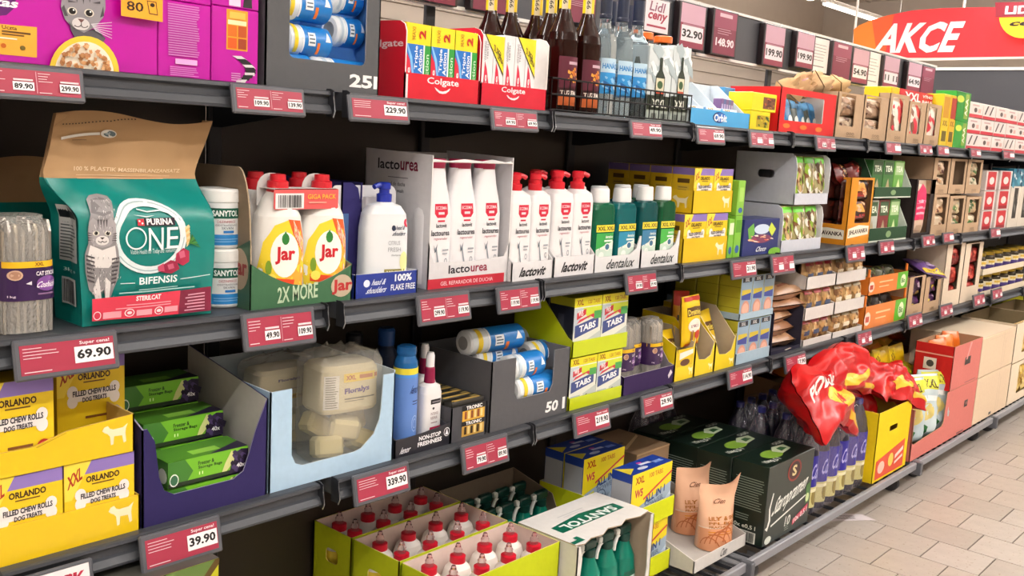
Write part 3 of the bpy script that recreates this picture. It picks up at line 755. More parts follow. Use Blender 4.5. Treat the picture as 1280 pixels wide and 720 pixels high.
# charcoal carton "25 l" with blue rolls
x0, x1 = sx(331, ZA, YF), sx(472.5, ZA, YF); w = x1 - x0
q0, q1 = at(361, 80, YF), at(457, 80, YF); wl, wr, wb_, wt_ = q0.x - x0, q1.x - x0, at(400, 76, YF).z - ZA, .27
b25 = tray('bin_bag_carton', 'charcoal carton marked 25 l with a rounded window of blue rolls', 'carton', x0, x1, YF, ZA, .28, '#57585b', .30, (.30, .30), cin='#3b6ea8', rim='#8a8a8c', holes=[rr(wl, wb_, wr, wt_, (.012, .012, .012, .012))[::-1]])
pxprint(b25, 'front_print', [T('25l', 437, 92, 471, 112, '#f2f2f2', 2)], YF)
R25 = 'blue bin bag roll in the 25 l carton, '
yr = .075; rad = .031
xr = sx(408, ZA + .1, yr)
for nm, px, py, yy in (('front left, lower of the pair', 350, 48, .075), ('front left, upper of the pair', 344, 2, .075)):
    p = at(px, py, yy); roll(R25 + nm, px, py, yy, rad, sx(406, p.z, yy) - p.x, seed=1)
for nm, px, py, yy in (('right with its white end showing', 411, 38, .085), ('upper right at the window top', 408, -4, .09)):
    p = at(px, py, yy); roll(R25 + nm, px, py, yy, rad, x1 - .008 - p.x, seed=0)
z_ = ZA + rad + .006
for i, yy in enumerate((.06,)):
    o = roll(R25 + 'lying on the carton floor', 345, 95, yy, rad, .115); o.location.z = z_; o.location.x = x0 + .008
    o = roll(R25 + 'floor level on the right side', 345, 95, yy, rad, w - .142); o.location.z = z_; o.location.x = x0 + .13

# toothpaste trays
RED = '#d2122c:gloss'
x0, x1 = sx(505, ZA, YF), sx(598, ZA, YF); w = x1 - x0
yb = .155; H = sz(x0, 22, YF) - ZA; hl = sz(x0, 90, YF) - ZA
sd = [(0, 0), (0, H * .84), (.006, H * .93), (.02, H * .97), (yb, H), (yb, 0)]
t1 = tray('toothpaste_tray', 'red toothpaste tray holding three blue twin packs', 'display tray', x0, x1, YF, ZA, yb, RED, hl, sd, back=H * .5, cin='#c01028:gloss', rim='#f0e4e4:card')
pxprint(t1, 'front_print', [Rc(507.5, 92.3, 509, 123, '#f0e0e2'), T('Colgate', 534, 96, 573, 111, '#f4e8ea', 1), Pg([(543, 109), (545, 113), (549, 116.5), (553, 117.5), (557, 117), (561, 114), (563, 111), (561.5, 111), (558, 113.5), (553, 114.5), (549, 113.5), (545.5, 110.5)], '#f4e8ea'), Pg([(507, 123.2), (597, 133), (597, 134.6), (507, 124.8)], '#f0e0e2')], YF)
decal(t1, 'side_print', [T('Colgate', .1, .62, .95, .74, '#e8c8cc', 1)], left(yb, H))
bw = (w - .01) / 3; bh = H * .93
TP = [Rc(0, .72, 1, 1, '#f2d61e'), Pg([(0, 0), (.72, 0), (.72, .72), (0, .72)], '#1f6fc4'), Pg([(0, 0), (.32, 0), (.3, .2), (.16, .5), (0, .62)], '#d8203c'), Pg([(.36, .1), (.42, .1), (.25, .55), (.05, .72), (0, .72), (.18, .5)], '#7db8ea'), Rc(.74, 0, 1, .72, '#2c9a3c'), Rc(.70, 0, .76, .72, '#e8f0ec'), T('Triple', .34, .38, .5, .7, '#f0f4f8', 1, rot=90), T('Action', .5, .34, .66, .66, '#f0f4f8', 1, rot=90), T('gate', .06, .08, .22, .4, '#f6e8ea', 1, rot=90), T('Action', .79, .2, .94, .6, '#bfe0c0', 1, rot=90), T('2', .5, .8, .78, .92, '#c02818', 2, rot=90), T('MAXI', .22, .78, .36, .95, '#c09018', 1, rot=90)]
for i in range(3):
    pack('toothpaste_box', f'blue, red and green twin toothpaste box, {("left", "middle", "right")[i]} of three in the red tray', 'toothpaste', bw - .003, .05, bh, (x0 + .006 + i * bw, YF + .006, ZA + .004), '#2c9a3c:gloss', {'front': TP, 'left': [Rc(0, .72, 1, 1, '#f2d61e'), Rc(0, 0, 1, .72, '#2c9a3c')]}, group='blue twin toothpaste boxes', key='tp')
x0, x1 = sx(600, ZA, YF), sx(682, ZA, YF); w = x1 - x0; H = sz(x0, 34, YF) - ZA; hl = sz(x0, 103, YF) - ZA
t2 = tray('toothpaste_tray', 'red toothpaste tray holding five white boxes with red flames', 'display tray', x0, x1, YF, ZA, .15, '#cf1432:gloss', hl, [(0, 0), (0, H * .9), (.01, H * .97), (.03, H), (.15, H), (.15, 0)], back=H * .6, cin='#dcd6d2', rim='#e8e0dc')
pxprint(t2, 'front_print', [T('Colgate', 627, 108, 656, 120, '#f4e8ea', 1), Pg([(633, 119), (635, 122.5), (639, 125), (643, 125.5), (647, 123.5), (649, 120.5), (647.5, 120.5), (645, 122.5), (641, 123), (637, 121.8), (634.5, 119)], '#f4e8ea')], YF)
WT = [Rc(0, 0, 1, 1, '#e4e2e4'), Pg([(.05, 0), (.8, 0), (.74, .25), (.5, .5), (.28, .62), (.2, .3)], '#cf2444'), T('gate', .3, .05, .58, .42, '#f4e8ea', 1, rot=90), T('WHITENING', .2, .62, .38, .9, '#8a8890', 1, rot=90), T('TEETH', .42, .64, .56, .86, '#8a8890', 1, rot=90)]
WTY = WT + [Pg([(-.9, 1), (1, 1), (1, .42)], '#efd81c'), Pg([(-.9, 1), (-.78, 1), (1, .46), (1, .42)], '#3a3a20'), T('SUPER', .0, .72, .75, .82, '#3a3420', 1, tilt=-1.2), T('CENA', .3, .63, .95, .72, '#3a3420', 1, tilt=-1.4)]
bw = (w * .80) / 5
for i in range(5):
    hh = H * (.90 if i < 2 else .93)
    pack('toothpaste_box', f'white toothpaste box with a red flame, {ORD[i]} in its tray', 'toothpaste', bw - .002, .045, hh, (x0 + .005 + i * bw, YF + .006, ZA + .004), '#e4e2e4:gloss', {'front': WTY if i in (1, 4) else WT}, group='white toothpaste boxes', key='wt' + str(i in (1, 4)))

# rum and vodka bottles in the wire basket
def rum(label, x, y, r=.041, h=.335):
    o = empty('rum_bottle', label, 'bottle', (x, y, ZA + .001), 0, 'rum bottles')
    if 'rum' not in _PC:
        g = '#2a0d08:liquid'
        _PC['rum'] = MB().lathe([(.03, 0), (r - .002, .003), (r, .01), (r, .185), (r * .93, .205), (r * .6, .235), (.018, .255), (.0145, .27), (.014, .30)], g, 24).mesh('body')
        _PC['rumc'] = MB().lathe([(.0155, .262), (.0155, .33), (.014, h), (.003, h)], '#e8c820:gloss', 18).mesh('cap')
        _PC['rums'] = printmesh('tax_stamp', [Rc(0, 0, .6, 1, '#cfc3a4'), T('9999', .1, .2, .5, .9, '#3a3430', 1, rot=90)], cyl_fn(.0155, .264, .062, -170, -70), curved=12)
        _PC['ruml'] = printmesh('label', [Rc(0, .18, 1, 1, '#5c1c30'), Rc(0, 0, 1, .18, '#c8642c'), Rc(0, .18, 1, .36, '#3c0f14'), T('TUZEMÁK', .08, .21, .92, .33, '#f0e6dc', 2), Rc(.32, .84, .72, .9, '#c9a8b4')] + splat(.3, .42, .8, .75, ['#e08a2c', '#e8a040', '#c86a20'], 12, 3, .15), cyl_fn(r, .018, .125), curved=14, off=.0006)
    link('body', _PC['rum'], o); link('cap', _PC['rumc'], o); link('tax_stamp', _PC['rums'], o); link('label', _PC['ruml'], o)
    return o
for i, px in enumerate((701, 730)): rum(f'brown rum bottle with a yellow cap, {("left", "right")[i]} of two behind the wire rack front', sx(px, ZA + .1, .075), .075)
for px, yy, lb in ((690, .17, 'brown rum bottle close behind the left front one'), (672, .24, 'brown rum bottle behind the white toothpaste, nearest the wire rack'), (640, .27, 'brown rum bottle behind the white toothpaste, in the middle'), (615, .30, 'brown rum bottle behind the white toothpaste, farthest from the wire rack')):
    o = rum(lb, sx(px, ZA + .3, yy), yy)
def vodka(label, x, y, r=.036):
    o = empty('vodka_bottle', label, 'bottle', (x, y, ZA + .001), 0, 'clear vodka bottles')
    if 'vod' not in _PC:
        _PC['vod'] = MB().lathe([(.028, 0), (r, .006), (r, .19), (r * .9, .215), (r * .5, .235), (.016, .25), (.0145, .285)], '#d3e2ea:glass', 24).mesh('body')
        _PC['vodc'] = MB().lathe([(.0165, .262), (.0175, .264), (.0175, .272), (.0165, .274), (.0165, .33), (.004, .331)], '#1c2740:gloss', 18).mesh('cap')
        _PC['vodl'] = printmesh('label', [Rc(0, .05, 1, .62, '#2f8fd0'), Rc(0, .62, 1, 1, '#b8d4e6'), T('HANÁCKÁ', .06, .72, .94, .9, '#2a80c4', 2)] + splat(.2, .12, .8, .5, ['#8cc4ea', '#1b64a8', '#d8ecf8'], 10, 5, .2), cyl_fn(r, .055, .10), curved=14, off=.0006)
    link('body', _PC['vod'], o); link('cap', _PC['vodc'], o); link('label', _PC['vodl'], o)
for i, (px, yy) in enumerate(((752, .07), (773, .07), (792, .07), (758, .155), (779, .155))):
    vodka(f'clear vodka bottle with a blue label, {("left in the front row", "middle in the front row", "right in the front row", "left in the row behind", "right in the row behind")[i]}', sx(px, ZA + .1, yy), yy)
JB = [Rc(0, 0, 1, 1, '#cdd6d8')] + splat(0, .55, 1, 1, ['#e6edee', '#a9b8bd', '#dfe8ea'], 16, 8, .2) + [Rc(0, 0, 1, .34, '#26301f'), Rc(0, 0, 1, .14, '#aab6ae'), T('XXL', .2, .18, .85, .29, '#e6e8dc', 2), Pg([(.3, .34), (.7, .34), (.7, .6), (.56, .7), (.56, .86), (.44, .86), (.44, .7), (.3, .6)], '#1c2a1a'), Rc(.33, .38, .67, .58, '#d8d0b4'), El(.5, .49, .12, .055, '#3a5a34', 14), Rc(.33, .37, .67, .41, '#c04a2c')] + bars(.2, .02, .42, .1) + bars(.6, .02, .85, .1)
bx = [(806, 834.5), (835.5, 857)]
for i, (a, b) in enumerate(bx):
    xa, xb = sx(a, ZA, .03), sx(b, ZA, .03)
    pack('liqueur_box', f'icy grey boxed liqueur bottle pack marked XXL, {("left", "right")[i]} of two', 'gift box', xb - xa, .085, sz(xa, 57, .03) - ZA, (xa, .03, ZA + .001), '#cdd6d8:gloss', {'front': JB, 'left': [Rc(0, 0, 1, .34, '#26301f'), Pg([(.35, .1), (.7, .1), (.7, .6), (.56, .85), (.45, .85), (.35, .6)], '#1c2a1a')]}, group='boxed liqueur', key='jb')
for i, px in enumerate((806, 830)):
    o = empty('liqueur_bottle', f'dark green bottle with an orange cap behind the boxed liqueur, {("left", "right")[i]}', 'bottle', (sx(px, ZA + .3, .2), .2, ZA + .001), 0, 'orange capped bottles')
    MB().sq([(0, .04, .035, 4), (.2, .04, .035, 4), (.235, .016, .016, 2.2), (.262, .014, .014, 2)], '#12200f:liquid').build('body', o)
    MB().lathe([(.028, .25), (.03, .252), (.03, .27), (.027, .272)], '#e06a22:gloss', 20).build('cap', o)
# wire rack
xa, xb = sx(688, ZA, .012), sx(862, ZA, .012); zt = sz(xa, 97, .012); H = zt - ZA
wr_ = empty('wire_rack', 'black wire basket front holding the spirits bottles', 'wire rack', (xa, .012, ZA))
WB = '#1b1b1e:metal'; w = xb - xa
for zz in (.004, H * .52, H): MB().tube([(0, .26, zz), (0, 0, zz), (w, 0, zz), (w, .26, zz)], .0026, WB, 6).build('rail', wr_)
n = 27
for i in range(n + 1): link('wire', _PC.setdefault('wire', MB().tube([(0, 0, .004), (0, 0, H)], .0015, WB, 6).mesh('wire')), wr_, (w * i / n, 0, 0))
for i in range(1, 9):
    for xx in (0, w): link('wire', _PC['wire'], wr_, (xx, .26 * i / 8, 0))

# gum tray
x0, x1 = sx(861, ZA, YF), sx(936, ZA, YF); w = x1 - x0; hl = sz(x0, 134, YF) - ZA; H = sz(x0, 96, YF + .1) - ZA
gs = [(0, 0), (0, hl), (.02, hl), (.13, H), (.16, H), (.16, 0)]
gt = tray('gum_tray', 'light blue gum tray with white sloping dividers', 'display tray', x0, x1, YF, ZA, .16, '#4aa6de:gloss', hl, gs, cin='#d6e2ea', rim='#e8eef2', cside='#d9e4ec')
for i in (1, 2): MB().panel([[(-y, z) for y, z in gs]], (w * i * .28 , .001, 0), (0, -1, 0), (0, 0, 1), .003, '#dfe8ee:card').build('divider', gt)
pxprint(gt, 'front_print', [El(899, 147, 8, 7, '#153a78', 18), El(901, 147, 6.5, 6, '#2a6ac0', 16), T('Orbit', 893, 142, 908, 153, '#f2f6fa', 2)], YF)
for i in range(3):
    xx = x0 + .006 + i * w * .28
    o = pack('gum_pack', f'blue and white chewing gum pack, {ORD[i]} slot of the light blue tray', 'gum', w * .24, .03, .052, (xx, YF + .012, ZA + .005), '#7aa8d4:gloss', {'front': [Rc(0, .5, 1, 1, '#e6eef4'), T('XL', .1, .72, .6, .95, '#c89a2c', 2), Pg([(.2, .2), (.5, .45), (.7, .2)], '#3a6aa8'), Rc(.1, .05, .9, .12, '#2a5a98')]}, group='gum packs')
for i in range(5):
    pack('gum_pack', f'lilac striped gum strip, {ORD[i]} of the fan behind the yellow sweets', 'gum', .018, .03, .085, (x0 + w * (.62 + i * .07), YF + .03 + i * .006, ZA + .006), ('#7a5a8a:gloss', '#5a6a9a:gloss')[i % 2], {'front': [Rc(.2, .2, .8, .8, '#b8a8cc')]}, group='gum strips')
pack('gum_carton', 'plain sky blue carton standing behind the gum tray', 'carton', .09, .05, sz(x1, 105, .2) - ZA, (sx(905, ZA + .1, .2), .2, ZA), '#4a9ad4:gloss', {'front': [Rc(.1, .1, .9, .2, '#bcdcf0')]})
# yellow sweets
x0, x1 = sx(937, ZA, YF), sx(961, ZA, YF); h = sz(x0, 138, YF) - ZA
YS = [Rc(.3, .15, .95, .8, '#b8a01c')] + splat(.32, .2, .92, .75, ['#5a6a1c', '#d8c02c', '#3a4a18', '#8a3a2c'], 18, 4, .14)
pack('sweets_box', 'small yellow sweets box at the shelf edge, lower one', 'box', x1 - x0, .09, h, (x0, YF, ZA), '#e6d41c:gloss', {'front': YS})
xb2 = sx(971, ZA + h, YF)
pack('sweets_box', 'wider yellow sweets box stacked on the small yellow one', 'box', sx(970, ZA + h, YF) - x0 - .004, .09, sz(x0, 115, YF) - ZA - h, (x0 - .0, YF, ZA + h + .001), '#e8d820:gloss', {'front': [Rc(.45, .15, .95, .8, '#7a4a2c')] + splat(.48, .2, .92, .75, ['#c8602c', '#5a2a1c', '#e0a04c'], 14, 6, .16)})
# red window tray
x0, x1 = sx(972, ZA, YF), sx(1041, ZA, YF); w = x1 - x0; H = sz(x0, 108, YF) - ZA
a, b = at(980, 150, YF), at(1031, 122, YF)
rt_ = tray('sausage_tray', 'red window tray with small orange emblems on its lip', 'display tray', x0, x1, YF, ZA, .2, '#d61c22:gloss', H, (H, H), cin='#cfc8c4', holes=[rr(a.x - x0, a.z - ZA, b.x - x0, H - .022, (.006,) * 4)[::-1]])
pxprint(rt_, 'front_print', [El(983, 157, 4.6, 3, '#e8762c', 12), El(1004, 159.5, 4.6, 3, '#e8762c', 12), El(1023, 162, 4.2, 3, '#e8762c', 12)], YF)
for i in range(5):
    pillow('snack_sachet', f'blue topped sausage sachet in the red window tray, {ORD[i]} from its open end', 'sachet', .07, .115, .025, ('#2a6a9a:bag', '#3f4a44:bag')[i % 2], (sx(985 + 10 * i, ZA + .05, .07), YF + .045 + .008 * i, ZA + .012), (math.radians(-14), .1 * (i % 3 - 1), .12), group='sausage sachets', seed=i, prints=[Rc(.1, .7, .9, .95, '#4a90c4'), El(.5, .3, .3, .15, '#e0e4e0')])
for i in range(2): MB().panel([[(0, 0), (.09, 0), (.05, .05), (0, .06)]], (.10 + i * w * .4, .17, .01), (1, 0, 0), (0, 0, 1), .003, '#d9d4d0:card').build('divider', rt_)

# kraft window cartons (used on several shelves)
KR = '#b3977a'
def window_carton(label, px0, px1, ptop, z, win, col=KR, cin=None, Y=YF, d=.2, cat='carton', name='window_carton', group=None, emb=True, sideh=None):
    x0, x1 = sx(px0, z, Y), sx(px1, z, Y); w = x1 - x0; H = sz(x0, ptop, Y) - z
    a, b, c, e = win
    o = tray(name, label, cat, x0, x1, Y, z, d, col, H, (H, H), cin=cin or col, holes=[rr(a * w, b * H, c * w, e * H, (.004,) * 4)[::-1]], group=group)
    if emb: decal(o, 'front_print', [T('ooo', .42, .06, .72, .13, '#7a5f44', 1), Rc(.4, .03, .75, .045, '#7a5f44')], front(w, H))
    return o, x0, w, H
def fill(x0, w, z, H, n, cols, what, where, Y=YF, group='bags in cartons', top=.9, pr=None, seed=0, cat='bag', name='snack_bag'):
    hh = H * top / n
    for i in range(n):
        pillow(name, f'{what}, {("lowest", "second", "third", "fourth", "fifth")[i] if n > 1 else "single"} bag in {where}', cat, w - .007, hh * 1.02, .075, cols[i % len(cols)], (x0 + w / 2, Y + .049 + .003 * (i % 2), z + .006 + i * hh), (math.radians(-3), 0, 0), group=group, seed=seed + i, crump=.22, n=10, p=7, prints=pr(seed + i) if pr else None)
def nuts(cols, n=16):
    return lambda s: splat(.1, .1, .9, .9, cols, n, s, .16)
PX = nuts(['#8a6a52', '#5a3a2c', '#c9b49a', '#a88468'])
for nm, p0, p1, pt, win in (('first', 1043, 1075.5, 114, (.12, .26, .66, .96)), ('second', 1076, 1106, 118, (.08, .26, .66, .97))):
    o, x0, w, H = window_carton(f'kraft window carton beside the red tray, {nm} of two', p0, p1, pt, ZA, win, cin='#a08468')
    fill(x0, w, ZA, H, 2, ['#c3b09a:bag', '#a88c74:bag'], 'clear bag of brown snacks', f'the {nm} kraft carton after the red tray', pr=PX, seed=11 + len(nm))
for i, (px, py, s, ry) in enumerate(((994, 113, .10, .3), (1011, 109, .11, -.3), (1028, 107, .10, .5), (1045, 112, .10, -.4))):
    yy = .09 + .02 * (i % 2); p = at(px, py, yy)
    pillow('paper_bag', f'crumpled kraft paper bag heaped over the red tray, {ORD[i]}', 'bag', s, s * .8, .08, ('#b08e66:paper', '#a98560:paper', '#bd9c76:paper', '#b59468:paper')[i], (p.x, yy, p.z - .03), (math.radians(-50 + 12 * i), ry, .3 * i), group='kraft bags heaped on top', seed=20 + i, crump=1.3, prints=splat(.25, .25, .75, .75, ['#8a4a3c', '#d8c0a4', '#c09a5a'], 8, i, .12))
# yellow banner display with three windows
x0, x1 = sx(1107, ZA, .073), sx(1177, ZA, .073); H = sz(x0, 108, .073) - ZA
yd = pack('banner_display', 'yellow cardboard display with a red XXL banner and three windows', 'display', x1 - x0, .12, H, (x0, .073, ZA), '#e4c41c:gloss', {'front': [Pg([(.13, 1), (.88, 1), (.85, .84), (.78, .76), (.2, .76), (.13, .9)], '#c4202c'), T('XXL', .22, .80, .50, .96, '#f4ecec', 2), T('VÝHODNÉ', .53, .90, .84, .97, '#f4ecec', 2), T('BALENÍ', .53, .80, .8, .87, '#f4ecec', 2)]})
for i, (p0, p1, pt) in enumerate(((1107, 1131, 116), (1131.5, 1153, 126), (1153.5, 1172, 129))):
    o, xk, wk, Hk = window_carton(f'kraft window box in front of the yellow banner, {ORD[i]}', p0, p1, pt, ZA, (.14, .24, .72, .93), cin='#c9b49a', d=.05)
    pillow('candy_bag', f'red and white candy bag in the {ORD[i]} kraft box before the banner', 'bag', wk - .01, Hk * .9, .03, '#dcd2c4:bag', (xk + wk / 2, YF + .026, ZA + .005), group='candy bags', seed=30 + i, n=8, prints=splat(.15, .15, .85, .9, ['#c8283c', '#e0d8cc', '#7a4a34', '#d84a4a'], 12, 30 + i, .22))
YG = lambda a: [Rc(.1, .55, .9, .95, a), Rc(.2, .1, .8, .3, '#6a5a1c'), T('XXL', .15, .4, .85, .5, '#7a4a1c', 1)]
for i, (p0, p1, pt, c, a) in enumerate(((1173, 1182, 117, '#dcc020:gloss', '#c89020'), (1182.5, 1190, 119, '#e0b41c:gloss', '#a83020'))):
    xa, xb = sx(p0, ZA, YF), sx(p1, ZA, YF); pack('snack_box', f'tall narrow yellow snack box, {("left", "right")[i]} of two beside the banner', 'box', xb - xa, .1, sz(xa, pt, YF) - ZA, (xa, YF, ZA), c, {'front': YG(a)}, group='narrow yellow boxes')
xa, xb = sx(1190.5, ZA, YF), sx(1206, ZA, YF); h = sz(xa, 151, YF) - ZA; GR = [El(.3, .75, .25, .12, '#c8d84a', 12), Rc(.62, .1, .9, .95, '#8aa844'), T('AAA', .66, .2, .84, .8, '#e8f0dc', 1, rot=90)]
pack('green_box', 'green box with a pale strip, lower of the pair beside the yellow boxes', 'box', xb - xa, .1, h, (xa, YF, ZA), '#2c9a34:gloss', {'front': GR})
pack('green_box', 'green box with a pale strip, upper of the pair beside the yellow boxes', 'box', xb - xa + .03, .1, sz(xa, 114, YF) - ZA - h, (xa - .03, YF, ZA + h + .001), '#229030:gloss', {'front': GR})
# white and red small boxes
xa = sx(1207, ZA, YF); cw, ch = (sx(1281, ZA, YF) - xa) / 5, (sz(xa, 126, YF) - ZA) / 3
WR = [Rc(0, 0, 1, .22, '#c83444'), El(.45, .5, .12, .16, '#5a4a48', 10), Rc(.2, .75, .7, .85, '#c8a8a8'), Rc(.65, .35, .85, .6, '#d8b0a8')]
for r_ in range(3):
    for i in range(7):
        pack('tea_box', f'small white box with a red band, {ORD[i]} in the {("bottom", "middle", "top")[r_]} row at the far end', 'box', cw - .004, .12, ch - .003, (xa + i * cw, YF + .002 * ((i * 7 + r_ * 3) % 4), ZA + .001 + r_ * ch), '#e6dcd8:gloss', {'front': WR if (i + r_) % 3 else [Rc(0, .0, 1, .2, '#c83444'), Pg([(.1, .3), (.3, .9), (.4, .9), (.2, .3)], '#4a4044'), Pg([(.5, .3), (.7, .9), (.8, .9), (.6, .3)], '#4a4044')]}, group='white and red boxes', key='wr' + str((i + r_) % 3 > 0))

# ================================================================ middle shelf
# --- cat stick bundles
def stick_bundle(label, x, y, w, h, d, full=True):
    o = empty('cat_stick_bundle', label, 'treat bundle', (x, y, ZB + .001), 0, 'bundles of cat sticks')
    n = 8
    for r_ in range(2):
        for i in range(n):
            xx = -w / 2 + w * (i + .5) / n; yy = -d / 2 + d * (.28 + .42 * r_)
            m = MB().sq([(0, w / n * .46, d * .2, 3), (h * .9, w / n * .46, d * .2, 3), (h * .93 + .006 * ((i * 5 + r_) % 3), w / n * .40, d * .12, 3)], ('#a9a296:foil', '#8f8a82:foil', '#b8ae98:foil')[(i + r_) % 3], 10)
            m.build('stick', o, (xx, yy, 0))
    sec = [(h * .01, w / 2 + .004, d / 2 + .004, 3.2), (h * .25, w / 2 + .005, d / 2 + .005, 3), (h * .75, w / 2 + .003, d / 2 + .004, 3), (h * .96, w / 2 + .002, d / 2, 3), (h * 1.0, w / 2 - .006, d / 2 - .01, 3), (h * 1.03, w / 2 - .004, d / 2 - .016, 3)]
    MB().sq(sec, '#f2eee8:film', 32).build('wrapper', o)
    s2 = [(h * .30, w / 2 + .0065, d / 2 + .0065, 3.1), (h * .645, w / 2 + .0058, d / 2 + .0062, 3)]
    MB().sq(s2, '#33184a:gloss', 32, cap=False).build('sleeve', o)
    if full:
        fn = sq_fn(s2)
        decal(o, 'sleeve_print', [Rc(.0, .84, 1, 1, '#e2b41c'), T('XXL', .56, .88, .72, .97, '#7a4a10', 2), T('CAT STICKS', .58, .63, .96, .74, '#e9e2ea', 2), El(.24, .66, .12, .13, '#c9a58c', 16), El(.24, .66, .09, .1, '#a87e66', 14), El(.78, .42, .2, .2, '#7a4a94', 16), T('Coshida', .56, .32, .98, .48, '#efe6f0', 1, slant=.2), Pg([(.4, .44), (.5, .5), (.5, .4)], '#e2dce4'), Rc(.6, .14, .9, .18, '#8a6a90'), T('1kg', .12, .08, .24, .15, '#d8c8d8', 1)], fn, curved=12, off=.001)
    return o
xa, xb = sx(-14, ZB, .07), sx(61, ZB, .07); h = sz(xa, 274, .07) - ZB
stick_bundle('clear wrapped bundle of silver cat sticks with a purple and yellow sleeve', (xa + xb) / 2, .075, xb - xa - .012, h, .10)
stick_bundle('wrapped bundle of cat sticks half hidden behind the front bundle', (xa + xb) / 2 - .035, .20, xb - xa - .012, h * .98, .10, False)

# --- big cat food bag
TEAL = '#0b7f78:bag'
def food_bag(label, x, y, w, H, d, prints=True):
    o = empty('cat_food_bag', label, 'pet food bag', (x, y, ZB + .001), 0, 'teal cat food bags')
    VT = .70
    def prof(v):
        k = min(1, max(0, (v - .5) / .26)); k = k * k * (3 - 2 * k)
        return d * (1 - k) + .006 * k
    def edge(v):
        k = min(1, max(0, (v - .5) / .22)); k = k * k * (3 - 2 * k); t = max(0, v - .72) / .28
        return -.040 * k + .016 * t - .005 * math.sin(math.pi * v), w - .012 * k + .034 * t + .006 * math.sin(math.pi * min(1, v * 1.3))
    def lean(v): return max(0, v - .6) * .02
    def S(u, v, o_=0):
        a, b = edge(v); dd = prof(v); k = math.sin(math.pi * min(1, max(0, u))) ** .6
        bul = .016 * k * math.sin(math.pi * min(1, v / .8)) if v < .8 else 0
        wr = .0035 * noise.noise(Vector((u * 5, v * 6, 1.5))) * (1 + 2 * (v > .6))
        wav = .010 * math.sin(u * 5 + 1) * max(0, v - .72) * 3
        zz = H * v + (.008 * math.sin(u * 6.5) * max(0, v - .7) / .3)
        return Vector((a + (b - a) * u + lean(v), d / 2 - dd / 2 - bul + wr + wav - o_, zz))
    def B(u, v, o_=0):
        a, b = edge(v); dd = prof(v); return Vector((a + (b - a) * (1 - u) + lean(v), d / 2 + dd / 2 + .010 * math.sin((1 - u) * 5 + 1) * max(0, v - .72) * 3, H * v + (.008 * math.sin((1 - u) * 6.5) * max(0, v - .7) / .3)))
    def gus(s):
        def G(u, v, o_=0):
            a, b = edge(v); dd = prof(v); x_ = (a if s < 0 else b) + lean(v)
            yy = d / 2 + dd / 2 - dd * u if s < 0 else d / 2 - dd / 2 + dd * u
            ins = .018 * (1 - abs(2 * u - 1)) * (.25 + .75 * min(1, v * 1.3))
            return Vector((x_ - s * ins - (-s) * 0 + s * o_, yy, H * v + .008 * math.sin((0 if s < 0 else 6.5)) * max(0, v - .7) / .3))
        return G
    m = MB()
    for f in (S, B, gus(-1), gus(1)): m.grid(lambda u, v: f(u, v * VT), 22, 26, TEAL)
    m.add([S(0, 0), S(1, 0), B(0, 0), B(1, 0)], [(0, 3, 2, 1)], TEAL); m.build('body', o, sharp=60)
    m = MB()
    for f in (S, B, gus(-1), gus(1)): m.grid(lambda u, v: f(u, VT + v * (1 - VT)), 22, 12, '#b08d66:paper')
    m.build('kraft_top', o, sharp=60)
    if not prints: return o, S
    def c(px, py):
        q = at(px, py, y + .004); zz = q.z - ZB; v = zz / H; a, b = edge(v); return (q.x - x - a - lean(v)) / (b - a), v
    def conv(items):
        out = []
        for it in items:
            it = list(it)
            if it[0] == 'r': (u0, v1), (u1, v0) = c(it[1], it[2]), c(it[3], it[4]); it[1:5] = [u0, v0, u1, v1]
            elif it[0] == 't': (u0, v1), (u1, v0) = c(it[2], it[3]), c(it[4], it[5]); it[2:6] = [u0, v0, u1, v1]
            elif it[0] == 'p': it[1] = [c(*p) for p in it[1]]
            elif it[0] in 'eg':
                u, v = c(it[1], it[2]); it[1:5] = [u, v, c(it[1] + it[3], it[2])[0] - u, c(it[1], it[2] - it[4])[1] - v]
            out.append(tuple(it))
        return out
    G1, G2, G3, G4 = '#8d8a8c', '#4c484c', '#c4c0c0', '#dedad8'
    it = [Rg(181, 295, 46, 46.5, .80, '#dce8ea', 36), Rg(181, 295, 43, 43.5, .97, '#9fb4b8', 36)]
    for k in range(7): it.append(Pg([(224 + k * .6, 284 + k * 3), (229 + k * .4, 280 + k * 3.4), (231, 283 + k * 3.4), (226, 290 + k * 3)], '#d8b070' if k % 2 else '#e6cc98'))
    for k in range(6): it.append(Pg([(228, 307 - k), (233 + k * 2, 292 + k * 3), (235 + k * 2, 294 + k * 3)], '#4a8a34' if k % 2 else '#2f6a2a'))
    it += [Pg([(213, 316), (222, 309), (230, 313), (230, 326), (222, 331), (212, 326)], '#a82a4a'), Pg([(196, 330), (206, 324), (214, 326), (218, 335), (208, 341), (194, 339)], '#9a2444'), Pg([(190, 332), (197, 328), (199, 338), (191, 338)], '#c44a68'), Pg([(216, 314), (223, 312), (225, 320), (218, 322)], '#c8607c'), Pg([(202, 330), (209, 328), (211, 334), (204, 336)], '#c8607c')]
    it += [T('PURINA', 175, 272.5, 208, 279.5, '#f0eef0', 2)]
    it = it[:-1] + [Rc(164, 273, 172.5, 281, '#c8283c'), Rc(172.5, 272, 211, 280.5, '#2a1c2c'), it[-1], El(166.5, 275.5, 1.3, 1.3, '#f0e6e8', 8), El(170, 278.3, 1.3, 1.3, '#f0e6e8', 8)]
    it += [Rg(162, 297, 12.5, 14, .86, '#eef4f4', 28), T('N', 177, 284, 196, 311, '#eef4f4', 0), T('E', 200, 283, 215, 309, '#eef4f4', 0), T('Visible Health for Today and Tomorrow', 155, 311, 214, 315.5, '#d4e6e6', 0)]
    it += [Pg([(166, 262), (178, 265), (194, 263), (206, 267), (206, 265.5), (194, 261.5), (178, 263.5), (166, 260.5)], '#d9ecec'), Pg([(160, 268), (176, 271), (186, 268.5), (176, 269.6)], '#d9ecec')]
